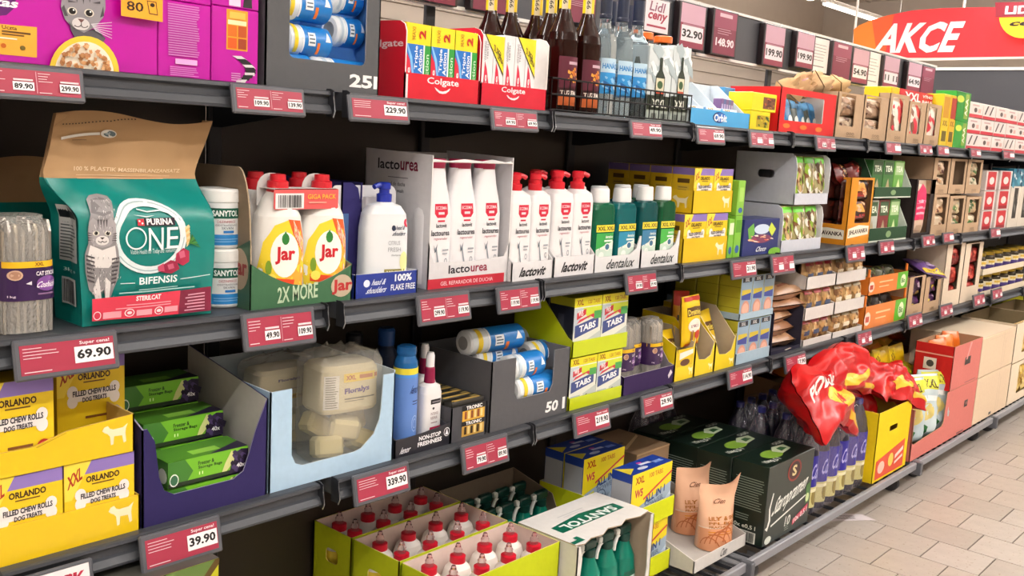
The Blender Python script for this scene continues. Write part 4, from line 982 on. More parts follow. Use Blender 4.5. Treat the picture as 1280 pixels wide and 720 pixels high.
    # kitten
    it += [Pg([(108, 250), (113, 245), (124, 243), (137, 246), (139, 252), (137, 262), (136, 274), (138, 282), (138, 300), (141, 312), (143, 328), (142, 346), (137, 360), (133, 374), (127, 373), (125, 362), (121, 364), (124, 378), (116, 379), (113, 368), (107, 362), (103, 340), (102, 318), (106, 304), (105, 290), (106, 278), (109, 268)], G1),
           Pg([(110, 266), (113, 250), (124, 247), (135, 250), (134, 266), (124, 270)], '#6f6b6e'), Pg([(108, 306), (122, 312), (137, 306), (139, 322), (130, 334), (112, 334), (105, 322)], G4), Pg([(112, 360), (118, 345), (121, 364), (123, 378), (116, 379)], G4), Pg([(126, 345), (133, 352), (132, 373), (127, 373)], G4),
           Pg([(106, 278), (111, 272), (116, 276), (127, 276), (133, 271), (138, 279), (138, 298), (131, 306), (122, 309), (112, 306), (106, 297)], '#a19da0'), El(122, 300, 8, 6, G4, 14), El(114.5, 291, 4, 3, '#d8d6c8', 12), El(128.5, 291, 4, 3, '#d8d6c8', 12), El(114.5, 291, 2.2, 2.4, '#201c1a', 10), El(128.5, 291, 2.2, 2.4, '#201c1a', 10), Pg([(119, 296), (124.5, 296), (121.8, 299)], '#3a3030'), arc(119.5, 300, 3, -2.6, 190, 350, .35, '#3f3a3c'), arc(124.4, 300, 3, -2.6, 190, 350, .35, '#3f3a3c')]
    for k in range(4): it += [Pg([(116 + k * 3.4, 274), (117 + k * 3.4, 286), (118 + k * 3.4, 274)], G2)]
    for k in range(7): it += [Pg([(103 + k * .3, 318 + 5 * k), (113, 321 + 5 * k), (113, 323 + 5 * k), (103 + k * .3, 320.5 + 5 * k)], G2), Pg([(142 - k * .6, 320 + 5 * k), (133, 322 + 5 * k), (133, 324 + 5 * k), (142 - k * .6, 322.6 + 5 * k)], G2)]
    for k in range(4): it += [Pg([(105, 290 + 3 * k), (111, 292 + 2.4 * k), (105, 291.4 + 3 * k)], G2), Pg([(138, 290 + 3 * k), (132, 292 + 2.4 * k), (138, 291.4 + 3 * k)], G2)]
    rf = random.Random(11); body = [(104, 316, 142, 350), (110, 248, 137, 272), (107, 280, 137, 306), (110, 346, 135, 376)]
    for k in range(150):
        bx_ = body[(0, 0, 1, 2, 3)[k % 5]]; X_, Y_ = rf.uniform(bx_[0], bx_[2]), rf.uniform(bx_[1], bx_[3]); L_ = rf.uniform(2, 4.5); s_ = rf.uniform(-1.2, 1.2)
        it.append(Pg([(X_, Y_), (X_ + .7, Y_), (X_ + s_ + .3, Y_ + L_)], ('#f0eeec', '#6a666a', '#b8b4b4', '#5a565a', '#d8d4d2')[rf.randrange(5)]))
    # lower print
    it += [T('BIFENSIS', 163, 344.5, 211, 350.0, '#f0f4f4', 1), Pg([(141, 352), (158, 351), (158, 352), (141, 353)], '#d4e6e6'), Pg([(215, 346), (254, 341), (254, 342), (215, 347)], '#d4e6e6'), Pg([(140, 364), (234, 355.5), (234, 357), (140, 365.5)], '#a8d0cc'), Pg([(163, 359.5), (212, 355), (212, 356), (163, 360.6)], '#a8d0cc')]
    it += [Pg([(107, 372), (216, 361), (216, 391), (108, 400)], '#d83a52'), Pg([(216, 361), (256, 356.5), (256, 386.5), (216, 391)], '#7c1f3c'), T('STERILCAT', 160.5, 367.8, 191.5, 371.3, '#f6e8ea', 2), Pg([(150, 379), (205, 374), (205, 375.2), (150, 380.2)], '#eaa0ac'), Pg([(137, 384), (205, 377), (205, 378.2), (137, 385.2)], '#eaa0ac'), Rg(114, 393, 5, 5.5, .8, '#f6e0e4', 16), Rg(154, 389, 6, 5, .8, '#f6e0e4', 16), Rg(190, 386, 5.5, 5, .8, '#f6e0e4', 16), El(154, 389, 3, 2, '#f6e0e4', 10), El(190, 386, 3, 2, '#f6e0e4', 10)]
    for k in range(6): it.append(Pg([(226 - k % 2 * 3, 366 + k * 3.9), (248, 363.4 + k * 3.9), (248, 365 + k * 3.9), (226 - k % 2 * 3, 367.6 + k * 3.9)], '#d79aae'))
    for k in range(3): it += [Rc(121, 389 + k * 2.4, 144, 390 + k * 2.4, '#eaa0ac'), Rc(162, 385.5 + k * 2.2, 181, 386.4 + k * 2.2, '#eaa0ac'), Rc(197, 381.5 + k * 2.2, 214, 382.4 + k * 2.2, '#eaa0ac')]
    decal(o, 'front_print', conv(it), S, curved=24, off=.0022, step=.00006)
    kt = [T('100 % PLASTIK MASSENBILANZANSATZ', 108, 211.5, 240, 218, '#d9bd98', 1, tilt=.0), Rc(108, 221, 226, 222.6, '#c9ac86'), Rc(108, 224.6, 216, 226, '#c9ac86')]
    for k in range(22): kt.append(Pg([(93 + k * 4.3, 158 + (1.5 * math.sin(k * .3)) - max(0, k - 14) * 1.1), (95 + k * 4.3, 158 + 1.5 * math.sin(k * .3) - max(0, k - 14) * 1.1), (95 + k * 4.3, 159.5 + 1.5 * math.sin(k * .3) - max(0, k - 14) * 1.1), (93 + k * 4.3, 159.5 + 1.5 * math.sin(k * .3) - max(0, k - 14) * 1.1)], '#4a3826'))
    kt += [Pg([(90, 174.5), (142, 171.5), (142, 174.5), (90, 178)], '#d8d4cc'), El(152, 172.5, 9, 5, '#d8d4cc', 16), El(153, 172.5, 7, 3.6, '#5a6a70', 14), El(151, 171.8, 3, 2, '#9aa8ac', 10), Rc(106, 179.5, 126, 181, '#7a5f42')]
    decal(o, 'kraft_print', conv(kt), S, curved=24, off=.0022, step=.00006)
    g = gus(-1)
    gp = [Rc(.22, .30, .92, .57, '#cfd2d2'), Rc(.24, .505, .90, .56, '#1c2228')] + lines(.26, .31, .88, .495, 12, '#5a6266', .4, .4, 6) + [T('3kg e', .35, .245, .85, .268, '#b8d0ce', 1), Rc(.3, .09, .85, .22, '#cfd2d2')] + bars(.33, .1, .82, .21, '#1c1c20', 14)
    decal(o, 'side_print', gp, lambda u, v, d_: g(u, v, d_), curved=16, off=.0015)
    return o, S
yb_ = .03
xa, xb = sx(103, ZB, yb_), sx(263, ZB, yb_); H = sz(xa, 143, yb_ + .05) - ZB
food_bag('large teal cat food bag with a kitten, a white ring and kraft paper top', xa, yb_, xb - xa, H, .105)
o, _ = food_bag('second teal cat food bag in the shade behind the front one', xa - .0, .31, xb - xa, H * .74, .105, False)

# --- wipe tubs
def tub(label, z, h, px):
    r = (sx(298.5, z, .10) - sx(251, z, .10)) / 2 * .99; x = sx(px - 3, z, .10)
    o = empty('wipes_tub', label, 'plastic tub', (x, .10, z), 0, 'white wipes tubs')
    MB().lathe([(r * .9, 0), (r * .97, .004), (r * .97, h * .76), (r * .9, h * .8)], '#e6e9ea:plastic', 30).build('body', o)
    MB().lathe([(r, h * .78), (r * 1.01, h * .8), (r, h * .96), (r * .94, h)], '#eff0ee:plastic', 30).build('lid', o)
    decal(o, 'label', [Rc(0, .02, 1, .28, '#2a86cc'), Rc(.05, .68, .78, .93, '#0f5a48'), T('SANYTOL', .1, .73, .74, .88, '#eef4f2', 2), T('DEZINFEKCE', .22, .57, .66, .63, '#a83a4a', 0), T('ODSTRAŇOVAČ', .18, .49, .72, .55, '#4a4a5c', 0), T('SKVRN', .32, .41, .6, .47, '#3a4a5c', 0), Rc(.36, .32, .62, .38, '#2a7ac4')] + lines(.1, .08, .8, .2, 2, '#8cc0ea', .3, .3, 3), cyl_fn(r * .97, h * .05, h * .68, -152, -38), curved=16, key='tub')
    return o
hA = sz(sx(262, ZB, .10), 313, .06) - ZB
tub('white wipes tub with a green label, lower of two beside the teal bag', ZB + .001, hA, 279)
tub('white wipes tub with a green label, upper of two beside the teal bag', ZB + .002 + hA, hA, 277)

# --- green dish soap tray
x0, x1 = sx(312, ZB, YF), sx(439, ZB, YF); w = x1 - x0; H = sz(x0, 208, YF + .05) - ZB; hl = sz(x0, 322, YF) - ZB
sd = [(0, 0), (0, hl)] + [(.05 * (1 - math.cos(math.radians(a))) * .9 + .002, hl + (H - hl) * math.sin(math.radians(a)) ** .8) for a in range(10, 91, 10)] + [(.26, H * .99), (.26, 0)]
hf = sz(x0, 330, YF) - ZB; hm = sz(x0 + w / 2, 352, YF) - ZB; hr = sz(x1, 330, YF) - ZB
fr = [(0, 0), (w, 0)] + [(w * (1 - t / 10), hr + (hf - hr) * t / 10 - (max(hf, hr) - hm) * math.sin(math.pi * t / 10)) for t in range(11)]
js = tray('dish_soap_tray', 'green display tray of white lemon dish soap bottles', 'display tray', x0, x1, YF, ZB, .26, '#3f6a4a', fr, sd, cin='#8f7a62', rim='#a8947a', cside='#84715c', back=H * .8, right=False)
MB().panel([[(0, 0), (.26, 0), (.26, hr * 1.5), (.05, hr * 1.2), (0, hr)]], (w, 0, 0), (0, 1, 0), (0, 0, 1), .003, '#3f6a4a:card', '#8f7a62:card').build('side_panel', js)
dl = .26
decal(js, 'side_print', [Pg([(.45, 0), (1, 0), (1, .5), (.8, .42), (.45, .2)], '#38583f'), El(.86, .28, .12, .15, '#a08a74', 18), T('Jar', .78, .2, .96, .36, '#8a2a2c', 2)], left(dl, H))
pxprint(js, 'front_print', [T('2X MORE', 347, 358, 397, 373, '#b9cfae', 1, tilt=.15), El(427, 357, 13, 14, '#b8a890', 20), T('Jar', 415, 350, 440, 366, '#b02a2c', 2)], YF)
SS_ = [(0, .036, .024, 3), (.004, .039, .027, 3), (.06, .041, .029, 2.8), (.10, .0405, .029, 2.6), (.135, .036, .027, 2.4), (.158, .026, .022, 2.2), (.172, .017, .016, 2)]
def jar(label, x, y, sc=1.0, key=0, front_=True):
    o = empty('dish_soap_bottle', label, 'bottle', (x, y, ZB + .006), -.22, 'dish soap bottles')
    s = [(a * sc, b * sc, c * sc, e) for a, b, c, e in SS_]
    MB().sq(s, '#e9e8e4:plastic', 32).build('body', o)
    MB().lathe([(.017 * sc, .171 * sc), (.0165 * sc, .188 * sc), (.0125 * sc, .190 * sc), (.012 * sc, .199 * sc), (.004, .2 * sc)], '#cc1f2c:plastic', 18).build('cap', o)
    if front_:
        fn = sq_fn([q for q in s[1:5]])
        decal(o, 'label', [Pg([(.04, .12), (.96, .12), (.98, .55), (.88, .86), (.6, .96), (.3, .9), (.1, .7), (.02, .4)], '#e8cf34'), Pg([(.5, .12), (.96, .12), (.98, .55), (.9, .82), (.72, .93)], '#eda83a'), Pg([(.6, .97), (.92, .95), (1, .5), (.86, .62), (.7, .8)], '#dc5a24'), El(.53, .55, .3, .27, '#f4f2ea', 22), Pg([(.53, .84), (.4, .72), (.66, .72)], '#f4f2ea'), El(.53, .74, .08, .07, '#2c7a34', 12), Pg([(.53, .84), (.47, .75), (.59, .75)], '#2c7a34'), T('Jar', .32, .44, .74, .65, '#c01a28', 2), Pg([(.14, .20), (.72, .16), (.74, .25), (.14, .29)], '#dc4a24'), El(.2, .4, .06, .09, '#7a9a2c', 10), El(.25, .27, .1, .06, '#f0e060', 12), T('75% PROTI', .72, .66, .94, .84, '#f6e6d0', 1, tilt=-1.4)], fn, curved=10, off=.0009, key=('jarl', sc))
    return o
scj = (sz(x0, 215, .06) - ZB) / .2
xs = [sx(347, ZB, .055), sx(401, ZB, .055)]; jw = (xs[1] - xs[0])
for i, nm in enumerate(('left of the front pair', 'right of the front pair')): jar('white lemon dish soap bottle with a red cap, ' + nm, xs[i], .062, scj * .97)
for i in range(2): jar(f'white dish soap bottle behind the front pair, {("left", "right")[i]}', xs[i], .14, scj * .97, front_=False)
o = empty('giga_pack_collar', 'coral cardboard collar joining two dish soap bottles, with a barcode', 'collar', (sx(342, ZB + .16, .03), .03, sz(xs[0], 262, .03)))
cw_, chh = sx(422, ZB + .17, .03) - sx(342, ZB + .17, .03), sz(xs[0], 236, .03) - sz(xs[0], 262, .03)
MB().panel([rr(0, 0, cw_, chh, (.004,) * 4)], (0, 0, 0), (1, 0, 0), (0, 0, 1), .0015, '#dc5a5a:gloss').build('front_flap', o)
for i in range(2):
    xr_ = (xs[i] - o.location.x)
    MB().panel([rr(xr_ - .035, .004, xr_ + .035, chh + .028, (.004, .004, .03, .03))], (0, .052, 0), (1, 0, 0), (0, 0, 1), .0015, '#dcdad8:card').build('back_tab', o)
MB().panel([[(0, 0), (cw_, 0), (cw_, .05), (0, .05)]], (0, 0, chh), (1, 0, 0), (0, 1, 0), .0015, '#d9d2d0:card').build('top_flap', o)
decal(o, 'collar_print', [Rc(.02, .04, .45, .78, '#eceaea')] + bars(.06, .1, .42, .7, '#222226', 16) + [T('GIGA PACK', .5, .5, .95, .74, '#f0b440', 1), Rc(.52, .3, .8, .36, '#f0a090')], front(cw_, chh))

# --- purple box and white box between
x0, x1 = sx(424, ZB, .10), sx(449, ZB, .10); H = sz(x0, 228, .10) - ZB
pb = tray('cosmetics_tray', 'deep violet tray standing beside the dish soap', 'display tray', x0, x1, .10, ZB, .22, '#2f2a66', [(0, 0), (x1 - x0, 0), (x1 - x0, H * .75), (x1 - x0 - .012, H * .95), (x1 - x0 - .03, H), (0, H)], (H, H), cin='#2b2760')
decal(pb, 'front_print', [Rc(.0, .0, .35, .72, '#4a6a9e')], front(x1 - x0, H))
pack('cosmetics_box', 'white speckled box edge between the violet tray and shampoo', 'box', .035, .12, sz(x1, 246, .09) - ZB, (x1 + .004, .09, ZB), '#d6d4d8:gloss', {'front': [Rc(.4, .55, .7, .68, '#c8283c')] + splat(0, 0, .35, .9, ['#3a3a54', '#5a5a74'], 30, 3, .07)})

# --- shampoo tray
x0, x1 = sx(443, ZB, YF), sx(521, ZB, YF); w = x1 - x0; hl = sz(x0, 344, YF) - ZB; H = sz(x1, 233, YF + .05) - ZB
sd = [(0, 0), (0, hl), (.04, hl + .01), (.055, hl + .02), (.055, 0)]
st = tray('shampoo_tray', 'shampoo tray with a blue printed lip and white back card', 'display tray', x0, x1, YF, ZB, .085, '#263a92:gloss', hl, (hl, hl), cin='#cfd0d6', back=0, rim='#dcdce0')
MB().panel([rr(0, 0, w, H, (0, 0, .02, .01))], (0, .083, 0), (1, 0, 0), (0, 0, 1), .003, '#d4d4d8:card').build('back_card', st)
decal(st, 'front_print', [El(.18, .6, .05, .16, '#dfe6f4', 12), T('head &', .25, .5, .5, .75, '#dfe6f4', 1, slant=.2), T('shoulders', .16, .16, .52, .42, '#dfe6f4', 1, slant=.2), T('100%', .62, .58, .9, .9, '#eef2fa', 2), T('FLAKE FREE', .56, .2, .96, .46, '#eef2fa', 1)], front(w, hl))
o = empty('shampoo_bottle', 'white shampoo bottle with a royal blue pump', 'bottle', (sx(476, ZB, .06), .06, ZB + .006), -.25)
hb = sz(o.location.x, 252, .06) - ZB - .006; hw = (sx(503, ZB + .02, .06) - sx(449, ZB + .02, .06)) / 2
hw *= .86; s = [(0, hw * .93, .026, 5), (.004, hw, .028, 5), (hb * .7, hw * .98, .028, 4.5), (hb * .87, hw * .90, .027, 4), (hb * .96, hw * .68, .024, 3), (hb, hw * .3, .016, 2)]
MB().sq(s, '#e2e6ea:plastic', 32).build('body', o)
def pump(o, z, s, c, d=-1, rz=0):
    m = MB(); m.lathe([(.016 * s, z), (.0165 * s, z + .016 * s), (.011 * s, z + .018 * s), (.011 * s, z + .026 * s), (.0135 * s, z + .027 * s), (.0135 * s, z + .038 * s), (.010 * s, z + .041 * s), (.002, z + .0412 * s)], c, 20)
    ca, sa = math.cos(rz), math.sin(rz)
    m.tube([(0, 0, z + .034 * s), (.020 * s * ca, .020 * s * sa, z + .035 * s), (.031 * s * ca, .031 * s * sa, z + .031 * s)], .0055 * s, c, 8)
    return m.build('pump', o)
pump(o, hb, 1.05, '#1c2f9c:plastic', rz=math.radians(200))
decal(o, 'label', [El(.62, .74, .05, .035, '#28324a', 12), T('head &', .66, .72, .92, .77, '#28324a', 1, slant=.2), T('shoulders', .58, .65, .94, .7, '#28324a', 1, slant=.2), El(.95, .8, .07, .05, '#c8284a', 12), T('CITRUS', .5, .54, .78, .59, '#9aa0a8', 0), T('FRESH', .5, .46, .8, .51, '#9aa0a8', 0), T('shampoo', .58, .40, .8, .43, '#6a7078', 0), El(.88, .34, .1, .12, '#dfe2a0', 14), Rc(.42, .17, .9, .25, '#8a8240'), T('7 BENEFITS', .47, .19, .85, .23, '#e8e6d0', 1)], sq_fn(s[1:5]), curved=10)

# --- big white shower gel carton
x0, x1 = sx(534, ZB, YF + .015), sx(634, ZB, YF + .015); w = x1 - x0; Y2 = YF + .015; H = sz(x0, 194, Y2) - ZB
q = at(540, 330, Y2); a = .004; hz = sz(x0, 331, Y2) - ZB; wz = sx(627, ZB + .1, Y2) - x0
top_edge = [(w, H * .985), (w * .93, H * 1.0), (w * .86, H * .97)]
lc = tray('shower_gel_carton', 'large white shower gel carton torn open to show three white bottles', 'carton', x0, x1, Y2, ZB, .235, '#d4d3d6', [(0, 0), (w, 0), (w, hz + .04), (w * .97, hz + .02), (w * .94, hz + .006), (w * .5, hz), (w * .06, hz + .004), (w * .02, hz + .03), (0, hz + .05)], (H, H * 1.02), cin='#c9c8cc', rim='#e6e4e2', back=H)
MB().panel([[(0, 0), (w, 0), (w, .012), (w * .9, .004), (w * .75, .016), (w * .6, .006), (w * .4, .014), (w * .2, .004), (0, .012)]], (0, .0, H - .014), (1, 0, 0), (0, .5, .5), .0025, '#e2e0de:card').build('torn_flap', lc)
decal(lc, 'side_print', [T('lacto', .20, .87, .53, .95, '#1c1c28', 1), T('urea', .54, .87, .80, .94, '#7c1638', 1), Rc(.36, .81, .66, .815, '#6a6a72'), T('gel de ducha', .37, .74, .62, .78, '#4a4a52', 0), T('body wash', .39, .69, .6, .73, '#4a4a52', 0)], left(.235, H))
decal(lc, 'front_print', [T('lacto', .24, .105, .50, .17, '#1c1c28', 1, tilt=0), T('urea', .51, .105, .72, .155, '#8c1a3c', 1), Rc(0, .0, .95, .075, '#c22a3c'), T('GEL REPARADOR DE DUCHA', .15, .02, .8, .05, '#f0d8dc', 0)], front(w, H))
def white_bottle(label, x, y, z, hw, h, capc, group, hd=.026):
    o = empty('gel_bottle', label, 'bottle', (x, y, z), 0, group)
    s = [(0, hw * .94, hd, 5), (.004, hw, hd + .002, 5), (h * .55, hw, hd + .002, 4.5), (h * .66, hw * .93, hd, 4), (h * .8, hw * .72, hd * .9, 3), (h * .93, hw * .60, hd * .8, 2.6)]
    MB().sq(s, '#e8e7ea:plastic', 28).build('body', o)
    MB().sq([(h * .925, hw * .60, hd * .85, 2.4), (h * .99, hw * .66, hd * .9, 2.4), (h, hw * .6, hd * .8, 2.4)], capc, 24).build('cap', o)
    decal(o, 'label', LVP, sq_fn(s[1:4]), curved=6, key=('lv', hw, h))
    return o
LVP = [Pg([(.3, .98), (.8, .98), (.8, .86), (.7, .81), (.4, .81), (.3, .86)], '#c81e3c'), T('ECZEMA', .34, .91, .76, .95, '#f0d0d6', 1), Rc(.44, .85, .66, .88, '#f0d0d6'), Rc(.42, .76, .68, .78, '#c81e3c'), T('lactovit', .36, .69, .76, .74, '#3a3a44', 1), T('lactourea', .2, .59, .88, .66, '#2c2c38', 1), T('regenerador', .3, .53, .8, .57, '#b04a60', 0), Pg([(.36, .44), (.4, .46), (.54, .2), (.62, .12), (.6, .1), (.5, .18)], '#8a929c'), Pg([(.3, .48), (.36, .42), (.44, .5), (.4, .4), (.34, .38)], '#6a7480'), Rg(.62, .08, .16, .07, .85, '#a8b0b8', 14), Rc(.62, .4, .86, .42, '#9aa0a8'), Rc(.62, .36, .82, .375, '#9aa0a8'), Rg(.76, .27, .06, .04, .7, '#8a929c', 10)]
hw = w / 3 * .485
for i in range(3):
    x = x0 + w * (.155 + .31 * i); white_bottle(f'white shower gel bottle with a crimson cap, {("left", "middle", "right")[i]} in the torn carton', x, Y2 + .04, ZB + .006, hw, H * .955, '#9c1c44:plastic', 'crimson capped gel bottles')

# --- lotion trays with red pumps
def pump_bottle(label, x, y, z, hw, h):
    o = empty('lotion_bottle', label, 'bottle', (x, y, z), 0, 'red pump lotion bottles')
    s = [(0, hw * .94, .029, 8), (.004, hw, .031, 8), (h * .86, hw * .98, .031, 8), (h * .95, hw * .90, .029, 6), (h, hw * .5, .02, 2.6)]
    MB().sq(s, '#e9e8ea:plastic', 28).build('body', o); pump(o, h - .002, hw / .035, '#cf1f2e:plastic', rz=math.radians(-10))
    decal(o, 'label', LVP, sq_fn(s[1:3]), curved=6, key=('lvp', round(hw, 3), round(h, 3)))
    return o
for t, (p0, p1, pl, pt, nm) in enumerate(((639, 690, 329, 238, 'first'), (691.5, 742, 322, 236, 'second'))):
    x0, x1 = sx(p0, ZB, YF), sx(p1, ZB, YF); w = x1 - x0; hl = sz(x0, pl, YF) - ZB
    o = tray('lotion_tray', f'low white lotion tray lettered in black, {nm} of two', 'display tray', x0, x1, YF, ZB, .25, '#dad9dc', hl, [(0, 0), (0, hl), (.03, hl * 1.6), (.25, hl * 1.9), (.25, 0)], cin='#c8c6c8', group='lotion trays')
    decal(o, 'front_print', [T('lactovit', .17, .2, .86, .72, '#18181e', 2, slant=.12)], front(w, hl))
    hb = sz(x0, pt, YF + .04) - ZB - .006
    for i in range(2): pump_bottle(f'white lotion bottle with a red pump, {("left", "right")[i]} in the {nm} lotion tray', x0 + w * (.255 + .49 * i), YF + .042, ZB + .006, w * .243, hb)
    for i in range(2): pump_bottle(f'white lotion bottle in the row behind, {("left", "right")[i]} in the {nm} lotion tray', x0 + w * (.255 + .49 * i), YF + .12, ZB + .006, w * .235, hb)

# --- mouthwash
MW = [('green', '#0d6a4a:liquid', '#37a04a'), ('blue-green', '#0a6f74:liquid', '#2a88a8'), ('petrol', '#0b5a5c:liquid', '#3a7aa0'), ('emerald', '#0c5c38:liquid', '#4ab04a')]
def mouthwash(label, x, y, z, hw, h, c, a):
    o = empty('mouthwash_bottle', label, 'bottle', (x, y, z), 0, 'mouthwash bottles')
    s = [(0, hw * .9, .026, 5), (.004, hw * .97, .028, 5), (h * .74, hw * .97, .028, 5), (h * .80, hw * .86, .026, 4), (h * .83, hw * .5, .017, 2.4)]
    MB().sq(s, c, 28).build('body', o)
    MB().sq([(h * .82, hw * .58, .019, 3), (h * .84, hw * .6, .02, 3), (h * .985, hw * .56, .0185, 3), (h, hw * .5, .017, 3)], '#e8e9ea:plastic', 24).build('cap', o)
    decal(o, 'label', [Rc(.1, .1, .9, .6, a), Rc(.1, .1, .9, .32, '#c8dcd0'), Pg([(.1, .32), (.9, .32), (.9, .46)], '#dfeae0'), El(.35, .22, .12, .06, '#e8f0ea', 12), Rc(.08, .62, .95, .74, '#e8d43c'), T('XXL XXL', .12, .645, .9, .715, '#3a3a1c', 2), T('dentalux', .5, .51, .86, .56, '#e8f4ea', 1), Rc(.45, .45, .85, .48, '#e8f4ea'), El(.6, .36, .14, .07, '#e6ece6', 12), El(.6, .36, .1, .05, '#3a6a8a', 12)], sq_fn(s[1:3]), curved=6, key=('mw', a, round(hw, 3)))
    return o
k = 0
for t, (p0, p1, pl, pt, nm) in enumerate(((742, 799, 322, 235, 'first'), (800, 847, 315, 233, 'second'))):
    x0, x1 = sx(p0, ZB, YF), sx(p1, ZB, YF); w = x1 - x0; hl = sz(x0, pl, YF) - ZB; hR = hl * 2.2
    o = tray('mouthwash_tray', f'white mouthwash tray with a swooping front edge, {nm} of two', 'display tray', x0, x1, YF, ZB, .22, '#d9dadc', [(0, 0), (w, 0), (w, hR), (w * .97, hR), (w * .9, hl * 1.35), (w * .75, hl), (w * .1, hl), (0, hl * 1.2)], [(0, 0), (0, hl * 1.2), (.04, hl * 1.6), (.22, hl * 3), (.22, 0)], cin='#b9babc', group='mouthwash trays')
    decal(o, 'front_print', [T('dentalux', .24, .15, .90, .80, '#1c2428', 1, slant=.1)], front(w, hl))
    hb = sz(x0, pt, YF + .035) - ZB - .006
    for i in range(2):
        mouthwash(f'{MW[k][0]} mouthwash bottle with a white cap, {("left", "right")[i]} in the {nm} mouthwash tray', x0 + w * (.25 + .48 * i), YF + .037, ZB + .006, w * .235, hb, MW[k][1], MW[k][2])
        mouthwash(f'{MW[k][0]} mouthwash bottle in the second row, {("left", "right")[i]} in the {nm} mouthwash tray', x0 + w * (.22 + .48 * i), YF + .115, ZB + .006, w * .235, hb, MW[k][1], MW[k][2])
        k += 1

# --- yellow dog treat cartons, two stacked
ORL = [Rc(0, 0, 1, 1, '#e4c31a'), Pg([(.38, 1), (1, 1), (1, .84), (.28, .84)], '#8a74b8'), Pg([(0, 1), (.38, 1), (.1, .55), (0, .55)], '#f0d848'), T('XXL', .04, .74, .25, .90, '#a8341c', 2, tilt=.7), T('ORLANDO', .3, .73, .78, .81, '#3c2412', 2), Rc(.38, .695, .7, .71, '#6a4a1c')] + bone(.14, .41, .92, .67, '#ece6e2') + [T('FILLED CHEW ROLLS', .22, .545, .86, .615, '#2a2030', 2, tilt=.15), T('DOG TREATS', .36, .465, .72, .525, '#2a2030', 2, tilt=.15), Rc(.4, .26, .72, .29, '#7a4a1c'), El(.86, .22, .1, .1, '#b02a22', 16), T('4', .82, .18, .9, .27, '#f4e8d8', 2)]
ORS = [Rc(0, 0, 1, 1, '#d6b01c'), Rc(0, .84, 1, 1, '#7a66a4'), Rc(.25, .65, .8, .75, '#5a4018'), Rc(.25, .35, .8, .6, '#c9a83a')] + lines(.3, .4, .75, .58, 3, '#8a7030', .4, .3, 3)
def treat_stack(px0, px1, z, ptop, nm, rows, Y=YF, d=.34):
    x0, x1 = sx(px0, z, Y), sx(px1, z, Y); w = x1 - x0; H = sz(x0, ptop, Y) - z
    o = tray('dog_treat_tray', f'{nm} yellow dog treat tray on the middle shelf', 'display tray', x0, x1, Y, z, d, '#e0ba1c:gloss', H * .5, (H * .5, H * .5), cin='#c9a84a:card', group='dog treat trays')
    decal(o, 'front_print', [dog(.72, .2, .93, .75, '#efe4c0')], front(w, H * .5)); decal(o, 'side_print', [dog(.78, .2, .95, .75, '#efe4c0')], left(d, H * .5))
    for r_ in range(rows):
        for i in range(2):
            pack('dog_treat_box', f'yellow and violet dog treat box, {("left", "right")[i]} in the {("front", "second", "third", "rear")[r_]} row of the {nm} tray', 'box', w / 2 - .004, d / rows - .005, H - .005, (x0 + .0035 + i * w / 2 * .985, Y + .004 + r_ * (d - .006) / rows, z + .004), '#e0ba1c:gloss', {'front': ORL if r_ == 0 else [], 'left': ORS} if r_ == 0 else {'left': ORS}, group='dog treat boxes', key=('orl', r_ == 0))
    return x0, x1, H
x0, x1, H = treat_stack(852, 907, ZB, 268, 'lower', 4)
treat_stack(865, 914, ZB + H + .002, 210, 'upper', 4)
# --- small lime boxes, navy cereal box
for i, (p0, p1, pt, zz) in enumerate(((908, 914.5, 274, 0), (915.5, 924, 270, 0))):
    xa, xb = sx(p0, ZB, YF), sx(p1, ZB, YF); h = sz(xa, pt, YF) - ZB
    pack('tea_box', f'narrow lime green box, {("left", "right")[i]} of the lower two', 'box', xb - xa, .12, h, (xa, YF, ZB), '#7ab83a:gloss', {'front': [Rc(.1, .6, .9, .9, '#d8ecc0' if i == 0 else '#5a9a2a'), El(.5, .2, .3, .1, '#2a5a9a', 10)]}, group='lime boxes')
pack('tea_box', 'narrow lime green box standing on the lower two', 'box', xb - xa, .12, sz(xa, 226, YF) - ZB - h, (xa, YF, ZB + h + .001), '#86c044:gloss', {'front': [Rc(.2, .4, .8, .8, '#a8d46a'), El(.5, .15, .3, .08, '#2a5a9a', 10)]}, group='lime boxes')
xa, xb = sx(927, ZB, YF), sx(971, ZB, YF); h = sz(xa, 275, YF) - ZB
pack('cereal_box', 'navy cereal box with bright splashes and white script', 'box', xb - xa, .1, h, (xa, YF, ZB), '#24306e:gloss', {'front': [El(.5, .72, .22, .14, '#c8d8ee', 16), Pg([(.1, .75), (.25, .9), (.3, .6), (.16, .4)], '#6ab04a'), Pg([(.75, .9), (.9, .7), (.8, .5), (.68, .7)], '#c8d84a'), El(.5, .45, .3, .12, '#7a3a5a', 16)] + splat(.2, .35, .8, .55, ['#d8603c', '#e8b08a', '#f0e0d0', '#a83a5c'], 12, 5, .12) + [T('Choco', .34, .1, .68, .24, '#eef2f8', 1, slant=.2), El(.9, .06, .18, .12, '#7ab83a', 14)]})
